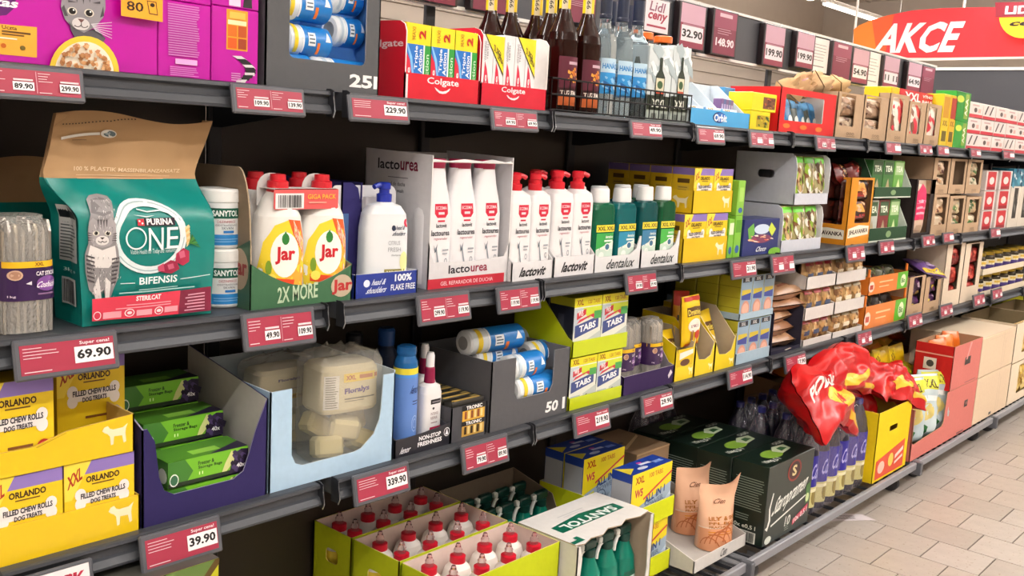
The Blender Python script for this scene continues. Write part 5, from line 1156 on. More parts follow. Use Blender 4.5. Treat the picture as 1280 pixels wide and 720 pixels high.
# --- white snack cartons with green packs
def snack_carton(nm, pxl, px0, px1, z, plip, ptop, Y=YF, d=None):
    x0, x1 = sx(px0, z, Y), sx(px1, z, Y); w = x1 - x0; H = sz(x0, ptop, Y + .02) - z; hl = sz(x0, plip, Y) - z
    d = .25
    sd = [(0, 0), (0, hl * 1.2), (.0, H * .75), (.008, H * .93), (.025, H), (d, H), (d, 0)]
    o = tray('snack_carton', f'tall white snack carton with rounded shoulders, {nm} of two', 'carton', x0, x1, Y, z, d, '#c3c7d2', hl, sd, cin='#d2d4da', rim='#dfe1e6', group='white snack cartons', sideholes=[rr(d * .35, H * .5, d * .62, H * .66, (.012,) * 4)] if nm == 'upper' else None)
    for r_ in range(2):
        for i in range(3):
            pillow('snack_pack', f'green and brown snack pack, {ORD[i]} in {("the front", "the back")[r_]} row of the {nm} white carton', 'snack', w / 3.1, H * .93, .035, '#a8a070:bag', (x0 + w * (.19 + .31 * i), Y + .025 + .04 * r_, z + .006), (math.radians(-3), 0, 0), group='green snack packs', seed=40 + i, n=8, prints=[Rc(.05, .86, .95, .98, '#6ad02c')] + splat(.1, .1, .9, .85, ['#c8a878', '#4a3420', '#e8e0d0', '#8ab030', '#7a5030', '#f0ebe0'], 26, 40 + i, .13) + [Pg([(.2, .3), (.5, .16), (.8, .3), (.5, .22)], '#efe8dc')], key='sn')
    return x0, x1, H
xq, _, H = snack_carton('lower', 922, 975, 1025, ZB, 301, 256)
snack_carton('upper', 919, 992, 1034, sz(sx(990, ZB, YF), 256, YF), 242, 192)
# --- orange coffee carton
x0, x1 = sx(1056, ZB, YF), sx(1085, ZB, YF); w = x1 - x0; H = sz(x0, 222, YF) - ZB; d = .16
o = tray('coffee_carton', 'orange coffee carton with tall openings and white lettered plaques', 'carton', x0, x1, YF, ZB, d, '#dc8e1c:gloss', H, (H, H), cin='#8a6440', holes=[rr(w * .3, H * .32, w * .92, H * .97, (.006,) * 4)[::-1]], sideholes=[rr(d * .14, H * .3, d * .9, H * .97, (.006,) * 4)])
decal(o, 'front_print', [Pg([(.06, .1), (.94, .14), (.94, .27), (.5, .29), (.06, .24)], '#f0ead8'), T('JIHLAVANKA', .1, .14, .9, .23, '#3a2010', 2, tilt=.3)], front(w, H))
decal(o, 'side_print', [Pg([(.06, .08), (.94, .08), (.94, .22), (.5, .24), (.06, .22)], '#f0ead8'), T('JIHLAVANKA', .12, .11, .9, .19, '#3a2010', 2)], left(d, H))
for r_ in range(2):
    for i in range(3):
        pillow('coffee_bag', f'dark brown coffee bag in the orange carton, {("front", "rear")[r_]} pile, {("bottom", "middle", "top")[i]} one', 'bag', w - .01, H * .33, .07, ('#3f1a12:bag', '#541f16:bag')[(i + r_) % 2], (x0 + w * .5, YF + .046 + r_ * .075, ZB + .006 + i * H * .315), (0, 0, 0), group='coffee bags', seed=50 + i + 3 * r_, crump=.22, n=12, p=7, prints=[Pg([(.2, .45), (.8, .45), (.62, .85), (.4, .8)], '#d8a04c'), Rc(.15, .2, .85, .36, '#a82a24')] + splat(.1, .1, .9, .9, ['#7a3020', '#2a0f0a', '#e0b890', '#c87a3a'], 10, i, .14))
for i in range(4): pillow('coffee_bag', f'crumpled maroon coffee bag heaped on the orange carton, {ORD[i]}', 'bag', .1, .08, .045, ('#6a1c18:bag', '#3c1510:bag')[i % 2], (x0 + w * (.0 + .3 * i), YF + .05 + .02 * (i % 2), ZB + H * .9 + .005 * i), (math.radians(-25), .3 - .2 * i, .1), group='coffee bags', seed=60 + i, crump=1.2, n=8, prints=splat(.15, .1, .85, .9, ['#d89a4a', '#a82a20', '#e0b890'], 6, i, .14))
# --- green tea trays
def tea_tray(nm, px0, px1, z, plip, ptop, colr):
    x0, x1 = sx(px0, z, YF), sx(px1, z, YF); w = x1 - x0; H = sz(x0, ptop, YF) - z; hl = sz(x0, plip, YF) - z
    o = tray('tea_tray', f'dark green tea tray with white sloping ends, {nm} of two', 'display tray', x0, x1, YF, z, .13, '#28482f', hl, [(0, 0), (0, hl), (.06, H * .98), (.13, H * .98), (.13, 0)], cin='#d4dcd2', rim='#e2e8e0', group='tea trays')
    decal(o, 'front_print', [El(.5, .5, .07, .25, '#7a9a6a', 12), Rc(0, .0, 1, .12, '#c8d2c4')], front(w, hl))
    for i in range(3): pack('tea_box', f'green tea box, {ORD[i]} in the {nm} dark green tray', 'box', w * .27, .06, H - .012, (x0 + .008 + i * w * .285, YF + .02, z + .006), colr[i], {'front': [Rc(.1, .6, .9, .95, '#a8c890' if i == 2 else '#3c5a3a'), T('TEA', .15, .68, .85, .85, '#e8f0dc', 2), Pg([(.2, .1), (.5, .5), (.8, .1)], '#d8e8b0' if i == 2 else '#b0a080')]}, group='tea boxes', key=('tea', nm, i))
    return H
H = tea_tray('lower', 1085, 1132, ZB, 286, 249, ['#b9bdb4:gloss', '#7a2a2c:gloss', '#4a8a3a:gloss'])
tea_tray('upper', 1092, 1138, ZB + H + .004, 234, 198, ['#2f6a34:gloss', '#3c7a3a:gloss', '#6aaa4a:gloss'])
# --- pink pack in dark carton, kraft cartons, red and white cartons
o, x0, w, H = window_carton('dark open carton holding one bright pink pack', 1138, 1162, 224, ZB, (.1, .08, .78, .985), col='#2c2422', cin='#3a2e2a', emb=False)
pillow('pink_pack', 'bright pink pack standing in the dark carton', 'pack', w * .72, H * .96, .05, '#d8bfa8:bag', (x0 + w * .43, YF + .032, ZB + .005), seed=70, n=10, prints=[Pg([(.05, .3), (.95, .3), (.95, .8), (.6, .95), (.3, .85), (.05, .8)], '#dc2860'), Rc(.2, .6, .8, .66, '#f0b0c4'), Rc(.2, .5, .8, .54, '#f0b0c4'), Rc(.2, .4, .7, .44, '#f0b0c4'), Rc(.3, .1, .7, .2, '#b89a80')])
KC = [['#5a2c28', '#e0c8b0', '#8a5a3c', '#c8a078'], ['#b8b09a', '#3f6a34', '#d8c8a0', '#7a5a3c'], ['#2f5a2a', '#d8d0b8', '#4a7a3a', '#c8a880']]
for r_, (pt, zz) in enumerate(((243, ZB), (197, None))):
    for i, (p0, p1) in enumerate(((1161, 1181.5), (1182, 1202.5), (1203, 1222))):
        z = ZB if r_ == 0 else ZB + HK + .002
        if r_ == 1: p0, p1 = p0 + 2.5, p1 + 2.5
        lb = f'kraft window carton with mixed snacks, {("bottom", "top")[r_]} row, {("left", "middle", "right")[i]} one'
        o, x0, w, H = window_carton(lb, p0, p1, (pt, 245 if r_ == 0 else 198, 246 if r_ == 0 else 199)[i] if i else pt, z, (.22, .26, .86, .93), cin='#9a8068', group='kraft snack cartons')
        if i == 0 and r_ == 0: HK = H
        if r_ == 1 and i == 1:
            MB().panel([[(0, 0), (w * .5, 0), (w * .5, H * .6), (0, H * .66)]], (.012, .05, H * .28), (1, 0, 0), (0, 0, 1), .003, '#9aa0a6:card').build('divider', o); continue
        fill(x0, w, z, H, 2, ['#cbb79c:bag', '#b9a284:bag'], 'mixed snack bag', f'the {("bottom", "top")[r_]} {("left", "middle", "right")[i]} kraft carton', pr=nuts(KC[i], 14), seed=80 + r_ * 9 + i * 3, group='mixed snack bags')
for i, (p0, p1) in enumerate(((1224.5, 1239), (1242, 1257))):
    xa, xb = sx(p0, ZB, YF), sx(p1, ZB, YF); h = (sz(xa, 213, YF) - ZB) / 3
    for r_ in range(3): pack('biscuit_box', f'red and white biscuit box, {("left", "right")[i]} column, {("bottom", "middle", "top")[r_]} one', 'box', xb - xa - .004, .12, h - .002, (xa, YF, ZB + r_ * h), '#d9cfcb:gloss', {'front': [Rc(.12, .04, .85, .96, '#c43038'), El(.5, .5, .22, .2, '#e8d8d4', 12), Rc(.12, .04, .85, .2, '#9a2430')]}, group='red biscuit boxes', key='bis')
xa, xb = sx(1258, ZB, YF), sx(1282, ZB, YF); h1 = sz(xa, 233, YF) - ZB; h2 = sz(xa, 211, YF) - ZB - h1
for i in range(3):
    xx = xa + i * (xb - xa) / 2
    pack('cream_box', f'cream carton with a dark window strip at the far end, {ORD[i]}', 'box', (xb - xa) / 2 - .004, .12, h1, (xx, YF, ZB), '#dcd2c4:gloss', {'front': [Rc(.35, .22, .75, .96, '#3a3430')] + splat(.38, .3, .72, .9, ['#7a7a74', '#2a2a2c'], 8, i, .15)}, group='cream cartons', key=None)
    pack('cyan_box', f'teal patterned pack on the cream cartons at the far end, {ORD[i]}', 'box', (xb - xa) / 2 - .004, .12, h2, (xx, YF, ZB + h1 + .001), '#2f7a94:gloss', {'front': splat(.05, .05, .95, .95, ['#dfe6ea', '#1c4a6a', '#5aa0b8'], 14, i, .16)}, group='teal packs')

# ================================================================ low shelf
# --- yellow dog treat cartons at the left
x1 = sx(175, ZC, YF); xm = sx(81, ZC + .06, YF); bw = sx(170, ZC + .06, YF) - xm; x0 = x1 - 2 * bw - .012; w = x1 - x0
hb = sz(x1, 566, YF) - ZC; hl = sz(x1, 618, YF) - ZC; d = .20
o = tray('dog_treat_tray', 'lower yellow dog treat tray at the left end of the low shelf', 'display tray', x0, x1, YF, ZC, d, '#e2bf14:gloss', hl, (hl, hl), cin='#cfa83c:card', group='dog treat trays')
decal(o, 'front_print', [dog(.78, .28, .955, .86, '#efe3bc')], front(w, hl))
for i in range(2):
    pack('dog_treat_box', f'yellow and violet dog treat box, {("left", "right")[i]} in the lower tray at the left end', 'box', bw - .003, .09, hb, (x0 + .006 + i * bw, YF + .004, ZC + .004), '#e2bf14:gloss', {'front': ORL, 'left': ORS}, group='dog treat boxes', key='orc')
z2 = ZC + hb + .006; x1u = sx(168, z2, YF); x0u = x1u - w; hl2 = sz(x1u, 517, YF) - z2
o = tray('dog_treat_tray', 'upper yellow dog treat tray with a torn front at the left end', 'display tray', x0u, x1u, YF, z2, d, '#e2bf14:gloss', [(0, 0), (w, 0), (w, hl2), (w * .55, hl2 * .86), (w * .35, hl2 * .62), (0, hl2 * .62)], (hl2, hl2), cin='#c9a85c:card', group='dog treat trays')
decal(o, 'front_print', [dog(.78, .28, .955, .80, '#efe3bc'), Pg([(.36, .60), (.55, .83), (.55, .815), (.37, .585)], '#b8901c')], front(w, hl2))
hu = sz(sx(72, z2, YF), 473, YF) - z2
pack('dog_treat_box', 'yellow and violet dog treat box, front one in the upper tray at the left end', 'box', bw - .003, .075, hu, (sx(72, z2, YF) - bw, YF + .005, z2 + .004), '#e2bf14:gloss', {'front': ORL, 'left': ORS}, group='dog treat boxes', key='orc2')
pack('dog_treat_box', 'yellow and violet dog treat box, set back in the upper tray at the left end', 'box', bw - .003, .075, hu, (sx(72, z2, YF + .1), YF + .10, z2 + .004), '#e2bf14:gloss', {'front': ORL, 'left': ORS}, group='dog treat boxes', key='orc2')

# --- navy freezer bag carton
x0, x1 = sx(178, ZC, YF), sx(333, ZC, YF); w = x1 - x0; hf = sz(x1, 498, YF) - ZC; hfl = sz(x0, 538, YF) - ZC
u0 = sx(199, ZC + .05, YF) - x0; u1 = sx(311, ZC + .06, YF) - x0; ub = sz(sx(225, ZC, YF), 616, YF) - ZC
fr = [(0, 0), (w, 0), (w, hf), (w - .002, hf)] + [(u1 + (w - u1) * .35, hf * .70), (u1, ub + .045), (u1 - .012, ub + .012), (u1 - .035, ub), (u0 + .03, ub), (u0 + .010, ub + .012), (u0, ub + .04), (u0 * .75, hfl * .86), (u0 * .3, hfl), (0, hfl)]
d = .30
nv = tray('freezer_bag_carton', 'navy carton with a scooped front full of green freezer bag boxes', 'carton', x0, x1, YF, ZC, d, '#2b2358', fr, [(0, 0), (0, hfl), (.05, hfl + .02), (d, hf + .03), (d, 0)], cin='#b3b0ae', rim='#8f8ca6', right=False, back=hf)
MB().panel([[(0, 0), (d, 0), (d, hf + .055), (.06, hf + .012), (0, hf)]], (w, 0, 0), (0, 1, 0), (0, 0, 1), .003, '#2b2358:card', '#b8b5b2:card').build('side_panel', nv)
FB = [Rc(0, 0, 1, 1, '#6fb52a'), Pg([(0, 0), (.2, 0), (.3, .5), (.2, 1), (0, 1)], '#3f7a2c'), Rc(0, 0, 1, .16, '#20301c'), T('Freezer &', .36, .66, .56, .82, '#1e3a16', 1), T('Storage Bags', .36, .48, .66, .63, '#1e3a16', 1), T('1l', .37, .28, .42, .4, '#d8f0b0', 1), Pg([(.66, .16), (.72, .16), (.9, .8), (.78, .95), (.7, .5)], '#c9cf8a'), Pg([(.74, .0), (1, 0), (1, .9), (.9, .95), (.82, .6)], '#241a34')] + splat(.78, .1, .98, .85, ['#34284a', '#1a1228', '#4a3a66'], 16, 9, .2) + [T('40x', .84, .22, .95, .4, '#e8e8ec', 1), El(.06, .3, .055, .25, '#dfe8e0', 14), El(.06, .3, .045, .2, '#35694a', 14)]
FT = [Rc(0, 0, 1, 1, '#4f8a2c'), Rc(.35, .2, .7, .5, '#8cc84a'), Pg([(.5, 0), (1, 0), (1, .5)], '#2c2440')]
bh_ = .050; bwid = sx(304, ZC + .06, .05) - sx(205, ZC + .06, .05)
xx = sx(204, ZC + .06, .05)
for k, (yy, n_, dx) in enumerate(((.03, 2, 0), (.115, 3, -.004), (.20, 4, -.01))):
    for i in range(n_):
        pack('freezer_bag_box', f'green freezer bag box with a blackberry picture, {("front", "middle", "back")[k]} stack, {("bottom", "second", "third", "top")[i]} one', 'box', bwid, .078, bh_, (xx + dx, YF + yy - .018, ZC + .004 + i * (bh_ + .004)), '#5a9a2c:gloss', {'front': FB, 'top': FT, 'left': [Rc(0, 0, 1, 1, '#3f7a2c'), El(.75, .4, .2, .3, '#dfe8e0', 14)]}, group='freezer bag boxes', key='fb')

# --- light blue tissue carton
x0, x1 = sx(336, ZC, YF), sx(490, ZC, YF); w = x1 - x0; H = sz(x0, 491, YF) - ZC; Hr = sz(x1, 466, YF) - ZC
a, b = sx(363, ZC + .03, YF) - x0, sx(473, ZC + .03, YF) - x0; ub = sz(sx(380, ZC, YF), 581, YF) - ZC
fr = [(0, 0), (w, 0), (w, Hr), (b + .008, Hr)] + [(b + .004, H * .6), (b, ub + .06), (b - .015, ub + .03), (b - .05, ub + .004), (b - .07, ub), (a + .03, ub), (a + .012, ub + .008), (a + .002, ub + .028), (a, H)] + [(0, H)]
tc_ = tray('tissue_carton', 'pale blue carton with a deep U-shaped front holding tissue packs', 'carton', x0, x1, YF, ZC, .30, '#a9c6de', fr, (H, H * 1.04), cin='#a7b3ba', rim='#c6d6e2')
def wrap_pack(label, x, y, z, w, h, d, rz, pr, seed):
    # tissue pack: soft block inside a loose clear wrapper
    o = empty('tissue_pack', label, 'tissue pack', (x, y, z), rz, 'wrapped tissue packs')
    zb = h * .48; hb_ = h * .46
    s = [(zb, w / 2 * .84, d / 2 * .80, 6), (zb + .008, w / 2 * .9, d / 2 * .86, 6), (zb + hb_ * .9, w / 2 * .88, d / 2 * .84, 6), (zb + hb_, w / 2 * .8, d / 2 * .76, 5)]
    MB().sq(s, '#d2c6a0:paper', 36).build('tissue_block', o)
    decal(o, 'pack_print', pr, sq_fn(s[1:3]), curved=8, off=.0022)
    rg = random.Random(seed)
    for i in range(6):
        a_ = MB().cbox(-w * .2, -d * .2, -h * .10, w * .2, d * .2, h * .10, ('#c9bb86:paper', '#d6c99c:paper', '#bfae74:paper')[i % 3], .008).build('tissue_block', o, ((i % 3 - 1) * w * .27, (-.2 if i < 3 else .2) * d, h * (.14 + .16 * (i % 2)) ), (rg.uniform(-.5, .5), rg.uniform(-.6, .6), rg.uniform(-.5, .5)))
    m = MB(); rings = []
    for q, (z_, e) in enumerate(((.002, 1.03), (h * .25, 1.07), (h * .6, 1.06), (h * .95, 1.06), (h * 1.02, .96), (h * 1.05, .62), (h * 1.08, .4))):
        ring = []
        for i in range(36):
            t = 2 * math.pi * i / 36; ct, st = math.cos(t), math.sin(t); n_ = 1 + (.10 * noise.noise(Vector((ct * 2.5, st * 2.5, q * .9 + seed))))
            ring.append(Vector((w / 2 * e * n_ * math.copysign(abs(ct) ** .5, ct), d / 2 * e * n_ * math.copysign(abs(st) ** .5, st), z_ + .012 * noise.noise(Vector((ct * 3, st * 3, q + seed))) * (q > 3))))
        rings.append(ring)
    m.loft(rings, '#e9e6dc:film', cap=True); m.build('wrapper', o, sharp=30)
    return o
FP = [Rc(.34, .70, 1.0, .92, '#e0c030'), T('XXL', .38, .75, .56, .87, '#a8441c', 2), Rc(.62, .76, .96, .86, '#b86a20'), T('Floralys', .36, .38, .80, .56, '#4a2c82', 2, tilt=.2), Rc(.36, .26, .9, .29, '#5a5a48'), Rc(.36, .2, .7, .22, '#7a7a60'), Rc(.02, .05, .26, .9, '#d9d4c8')] + lines(.04, .08, .24, .88, 14, '#8a8678', .4, .3, 5)
xp = sx(428, ZC + .03, .10)
wrap_pack('cream tissue pack in crinkled clear plastic inside the pale blue carton', xp, .115, ZC + .006, .168, sz(xp, 452, .06) - ZC, .12, -.12, FP, 3)
wrap_pack('grey tissue pack in clear plastic standing behind the pale blue carton edge', sx(345, ZC + .1, .25), .245, ZC + .006, .17, .205, .09, .05, [T('Floralys', .3, .74, .72, .84, '#4a3c70', 2), Rc(.25, .5, .75, .52, '#9a9488'), Rc(.1, .2, .9, .34, '#d8b428'), T('4x60 MENU', .5, .24, .88, .31, '#8a4a1c', 1)], 7)

# --- black tray: freshener can and lotion
x0, x1 = sx(493, ZC, YF), sx(562, ZC, YF); w = x1 - x0; h0 = sz(x0, 551, YF) - ZC; h1 = sz(x1, 528, YF) - ZC
o = tray('freshener_tray', 'black tray lettered non-stop freshness in white', 'display tray', x0, x1, YF, ZC, .26, '#1c1c26:gloss', [(0, 0), (w, 0), (w, h1), (w * .8, h1 * .92), (w * .5, (h0 + h1) / 2 * .92), (w * .2, h0 * .98), (0, h0)], (h0, h1 * 2.4), cin='#3a3a42')
decal(o, 'front_print', [T('NON-STOP', .42, .52, .82, .72, '#eeeef2', 2, tilt=.1), T('FRESHNESS', .40, .26, .84, .46, '#eeeef2', 2, tilt=.1), T('lenor', .08, .14, .3, .42, '#d8d8e0', 1, slant=.3), Rg(.93, .62, .055, .2, .85, '#e4e4ea', 18), Pg([(.90, .5), (.96, .5), (.93, .78)], '#e4e4ea')], front(w, h1))
o = empty('freshener_bottle', 'blue fabric freshener bottle with a clear cap and yellow band', 'bottle', (sx(503.5, ZC, .07), .07, ZC + .006))
r = .030; hh = sz(o.location.x, 434, .07) - ZC
MB().lathe([(r * .9, 0), (r, .004), (r, hh * .70), (r * .97, hh * .73)], '#6f8fce:plastic', 28, cols=['#3b74c8:plastic', '#5f86cc:plastic', '#4a90d8:plastic']).build('body', o)
MB().lathe([(r * .98, hh * .73), (r * .98, hh * .79)], '#e4d43a:gloss', 28).build('band', o)
MB().lathe([(r * .95, hh * .79), (r * .9, hh * .84), (r * .72, hh * .9), (r * .8, hh * .93), (r * .76, hh * .99), (r * .5, hh)], '#2a74b8:liquid', 24).build('cap', o)
decal(o, 'label', [T('lenor', .38, .74, .86, .86, '#1c2a5a', 1, slant=.3), Rc(.5, .62, .8, .635, '#2a3a6a'), Rc(.5, .58, .76, .594, '#2a3a6a'), Rg(.62, .3, .14, .12, .9, '#a8c4ec', 16), Rg(.62, .3, .09, .07, .85, '#a8c4ec', 14), Rc(0, .0, 1, .06, '#2a64b4')], cyl_fn(r, .01, hh * .68, -160, -30), curved=12)
def body_lotion(label, x, y, hh, key):
    o = empty('body_lotion_bottle', label, 'bottle', (x, y, ZC + .006), 0, 'body lotion bottles')
    s = [(0, .028, .018, 4), (.003, .030, .02, 4), (hh * .55, .030, .02, 4), (hh * .63, .026, .019, 3), (hh * .66, .013, .013, 2.4)]
    MB().sq(s, '#e6e5e6:plastic', 28).build('body', o)
    MB().lathe([(.013, hh * .655), (.0135, hh * .67), (.012, hh * .83), (.011, hh * .84)], '#8c1440:plastic', 20).build('collar', o)
    MB().lathe([(.0105, hh * .84), (.0105, hh * .96), (.008, hh), (.002, hh)], '#ebe9ea:plastic', 20).build('pump_head', o)
    decal(o, 'label', [Rc(.3, .78, .98, .88, '#1c1a1e'), Rc(.38, .81, .9, .84, '#8a868c'), El(.46, .69, .06, .025, '#2a2a2e', 10), T('INTENSE', .32, .55, .74, .61, '#8a6a70', 0), T('REPAIR', .32, .46, .7, .52, '#8a6a70', 0), Rc(.34, .38, .7, .4, '#a08a90'), Rc(.28, .08, .98, .3, '#a01a44')] + lines(.34, .11, .9, .27, 3, '#e8c0cc', .3, .3, 4), sq_fn(s[1:3]), curved=8)
hh = sz(sx(533, ZC, .06), 444, .06) - ZC
body_lotion('white body lotion bottle with a crimson collar in the black tray', sx(533.5, ZC, .065), .065, hh, 0)
body_lotion('white body lotion bottle with a crimson collar, behind the front one', sx(527, ZC, .14), .14, hh, 1)
for i, (px, py, yy) in enumerate(((443, 425, .3), (483, 420, .24))):
    p = at(px, py, yy); o = empty('dark_bottle', f'dark blue capped bottle in deep shade, {("left", "right")[i]} one behind the tissue pack', 'bottle', (p.x, yy, ZC + .001), 0, 'dark bottles')
    hq = p.z - ZC
    MB().lathe([(.026, 0), (.03, .004), (.03, hq * .8), (.02, hq * .88), (.02, hq), (.015, hq * 1.05)], '#12203c:plastic', 20).build('body', o); MB().lathe([(.021, hq * .9), (.022, hq * 1.06), (.018, hq * 1.09)], ('#1c1c22:plastic', '#1c4a8c:plastic')[i], 20).build('cap', o)

# --- battery box
x0, x1 = sx(563, ZC, YF), sx(606.5, ZC, YF); w = x1 - x0; H = sz(x0, 510, YF) - ZC
bt = tray('battery_tray', 'dark grey tray of black and gold battery packs', 'display tray', x0, x1, YF, ZC, .26, '#4b4b50', H * .98, (H * .98, H * 1.0), cin='#3a3a3e')
decal(bt, 'front_print', [Rc(.3, .52, .94, .95, '#d8a83c'), Rc(.3, .1, .94, .48, '#caa04a'), Rc(.28, .84, .96, 1.0, '#1a1a1c'), Rc(.28, .40, .96, .54, '#1a1a1c'), T('TRONIC', .4, .86, .86, .97, '#eeeeee', 2), T('TRONIC', .4, .42, .86, .52, '#eeeeee', 2)] + [Rc(.36 + .09 * i, .60, .42 + .09 * i, .82, ('#8a4a2c', '#e8d08a')[i % 2]) for i in range(6)] + [Rc(.36 + .09 * i, .16, .42 + .09 * i, .38, ('#3a2a1c', '#e8d08a')[i % 2]) for i in range(6)], front(w, H * .98))
for i in range(7): pack('battery_pack', f'black battery pack with a gold edge, {ORD[i]} from the tray front', 'battery pack', w - .01, .028, H * 1.06, (x0 + .005, YF + .006 + i * .034, ZC + .004), '#26241f:gloss', {'top': [Rc(.1, .15, .92, .5, '#c9a85a'), Rc(.2, .6, .9, .8, '#0f0f10'), Rc(.75, .6, .95, .95, '#8a7a4a')]}, group='battery packs', key='bat')

# --- charcoal carton "50 l" with blue rolls
x0, x1 = sx(611, ZC, YF), sx(708, ZC, YF); w = x1 - x0; H = sz(x0, 453, YF) - ZC
a, b = sx(642, ZC + .05, YF) - x0, sx(690, ZC + .05, YF) - x0; ub = sz(sx(645, ZC, YF), 499, YF) - ZC
yb2 = .27
gb = tray('bin_bag_carton', 'charcoal carton marked 50 l with blue rolls piled over its cut front', 'carton', x0, x1, YF, ZC, yb2, '#56565a', [(0, 0), (w, 0), (w, H), (b, H), (b, ub + .02), (b - .012, ub), (a + .012, ub), (a, ub + .02), (a, H), (0, H)], (H, H), cin='#707074', rim='#8c8c90')
decal(gb, 'front_print', [T('50', .70, .07, .88, .235, '#efefef', 2, slant=.08), T('l', .93, .07, .965, .25, '#efefef', 2)], front(w, H))
R50 = 'blue bin bag roll in the 50 l carton, '
rad = .034
zt = ZC + H
for lb, pa, py_, yy, pb_, sd_, rz in (('lowest behind the cut-out', 637, 488, .06, 689, 1, 0), ('middle behind the cut-out', 632, 461, .062, 674, 0, .05), ('right, its pale end showing', 655, 443, .13, 697, 1, -.05), ('flat across the middle', 586, 449, .14, 640, 1, .05), ('deep on the left', 566, 470, .20, 625, 0, 0), ('back right corner', 640, 425, .21, 690, 0, .04), ('topmost, lying across the pile', 579, 429, .13, 643, 1, -.06)):
    p = at(pa, py_, yy); roll(R50 + lb, pa, py_, yy, rad, sx(pb_, p.z, yy) - p.x, seed=sd_, rz=rz)

# --- lime trays of detergent boxes
LIME = '#bccb12:gloss'
W5 = [Rc(0, 0, 1, 1, '#dcdfd4'), Rc(0, .84, 1, 1, '#d8d020'), T('XXL', .08, .87, .32, .97, '#8a3c14', 2), T('120 TABS', .48, .88, .92, .95, '#a86a1c', 1), Pg([(0, .82), (.42, .82), (0, .4)], '#b8c4cc'), Pg([(.3, .82), (1, .82), (1, .7), (.5, .62)], '#c8d83a'), Pg([(.1, .74), (.42, .80), (.42, .70), (.1, .62)], '#c4303c'), T('W5', .14, .68, .32, .78, '#e8e6e6', 2), Pg([(.05, .52), (.9, .64), (.9, .44), (.05, .30)], '#3a4a84'), T('TABS', .2, .42, .8, .54, '#f0f0f2', 2, tilt=.5), Pg([(.1, .55), (.6, .66), (.8, .58), (.7, .7), (.2, .62)], '#c83a4a'), Rc(.72, .6, .98, .74, '#4aa050'), Pg([(.5, .25), (1, .38), (1, .1), (.62, .05)], '#b8c0bc'), Pg([(.6, .22), (.66, .24), (.8, .02), (.74, .0)], '#4a4a50'), Rc(.04, .06, .4, .24, '#a8b4c0')]
def lime_tray(nm, px0, px1, z, plip, ptop, d=.22, zl=None):
    x0, x1 = sx(px0, z, YF), sx(px1, z, YF); w = x1 - x0; H = sz(x0, ptop, YF) - z; hl = sz(x0, plip, YF) - z
    o = tray('detergent_tray', f'lime green detergent tray, {nm} of two stacked', 'display tray', x0, x1, YF, z, d, LIME, hl, [(0, 0), (0, hl), (.02, hl + .01), (.13, H * 1.0), (d, H * 1.05), (d, 0)], cin='#a8b21c:gloss', group='detergent trays', right=False)
    for r_ in range(2):
        for i in range(2):
            pack('detergent_box', f'detergent tablet box with a yellow top strip, {nm} tray, {("front", "back")[r_]} {("left", "right")[i]}', 'box', w / 2 - .004, .085, H - .006, (x0 + .003 + i * (w / 2 - .001), YF + .005 + r_ * .09, z + .004), '#1c1e2a:gloss', {'front': W5, 'top': [Rc(0, 0, 1, 1, '#b8b41c')], 'left': [Rc(0, .85, 1, 1, '#8a8818'), Rc(.35, .3, .6, .7, '#3a3c48')]} if r_ == 0 else {'top': [Rc(0, 0, 1, 1, '#b8b41c')]}, group='detergent boxes', key=('w5', nm, r_))
    return H
H = lime_tray('lower', 710.5, 776, ZC, 499, 449)
lime_tray('upper', 715, 783, ZC + H + .003, 428, 373, d=.22)

# --- purple tray of cat sticks
x0, x1 = sx(778, ZC, YF), sx(841, ZC, YF); w = x1 - x0; hl = sz(x0, 472, YF) - ZC; H = sz(x1, 410, YF + .05) - ZC
o = tray('cat_stick_tray', 'dark purple tray holding wrapped silver cat sticks', 'display tray', x0, x1, YF, ZC, .24, '#33204e', hl, [(0, 0), (0, hl), (.02, hl * 1.1), (.10, H), (.24, H), (.24, 0)], cin='#8c8690', rim='#b0a8b0')
decal(o, 'front_print', [Pg([(.9, .3), (.97, .6), (.93, .8), (.88, .5)], '#d8d0d8')], front(w, hl))
for i in range(3):
    ob = stick_bundle(f'small wrapped silver cat stick bundle in the purple tray, {("left", "middle", "right")[i]}', x0 + w * (.2 + .28 * i), YF + .06 + .03 * (i == 1), w * .25, (sz(x0, 408, YF + .06) - ZC) * .98, .07, True); ob.location.z = ZC + .006
for i in range(2):
    ob = stick_bundle(f'small wrapped silver cat stick bundle in the back row, {("left", "right")[i]}', x0 + w * (.3 + .3 * i), YF + .165, w * .26, (sz(x0, 408, YF + .06) - ZC) * .98, .07, False); ob.location.z = ZC + .006

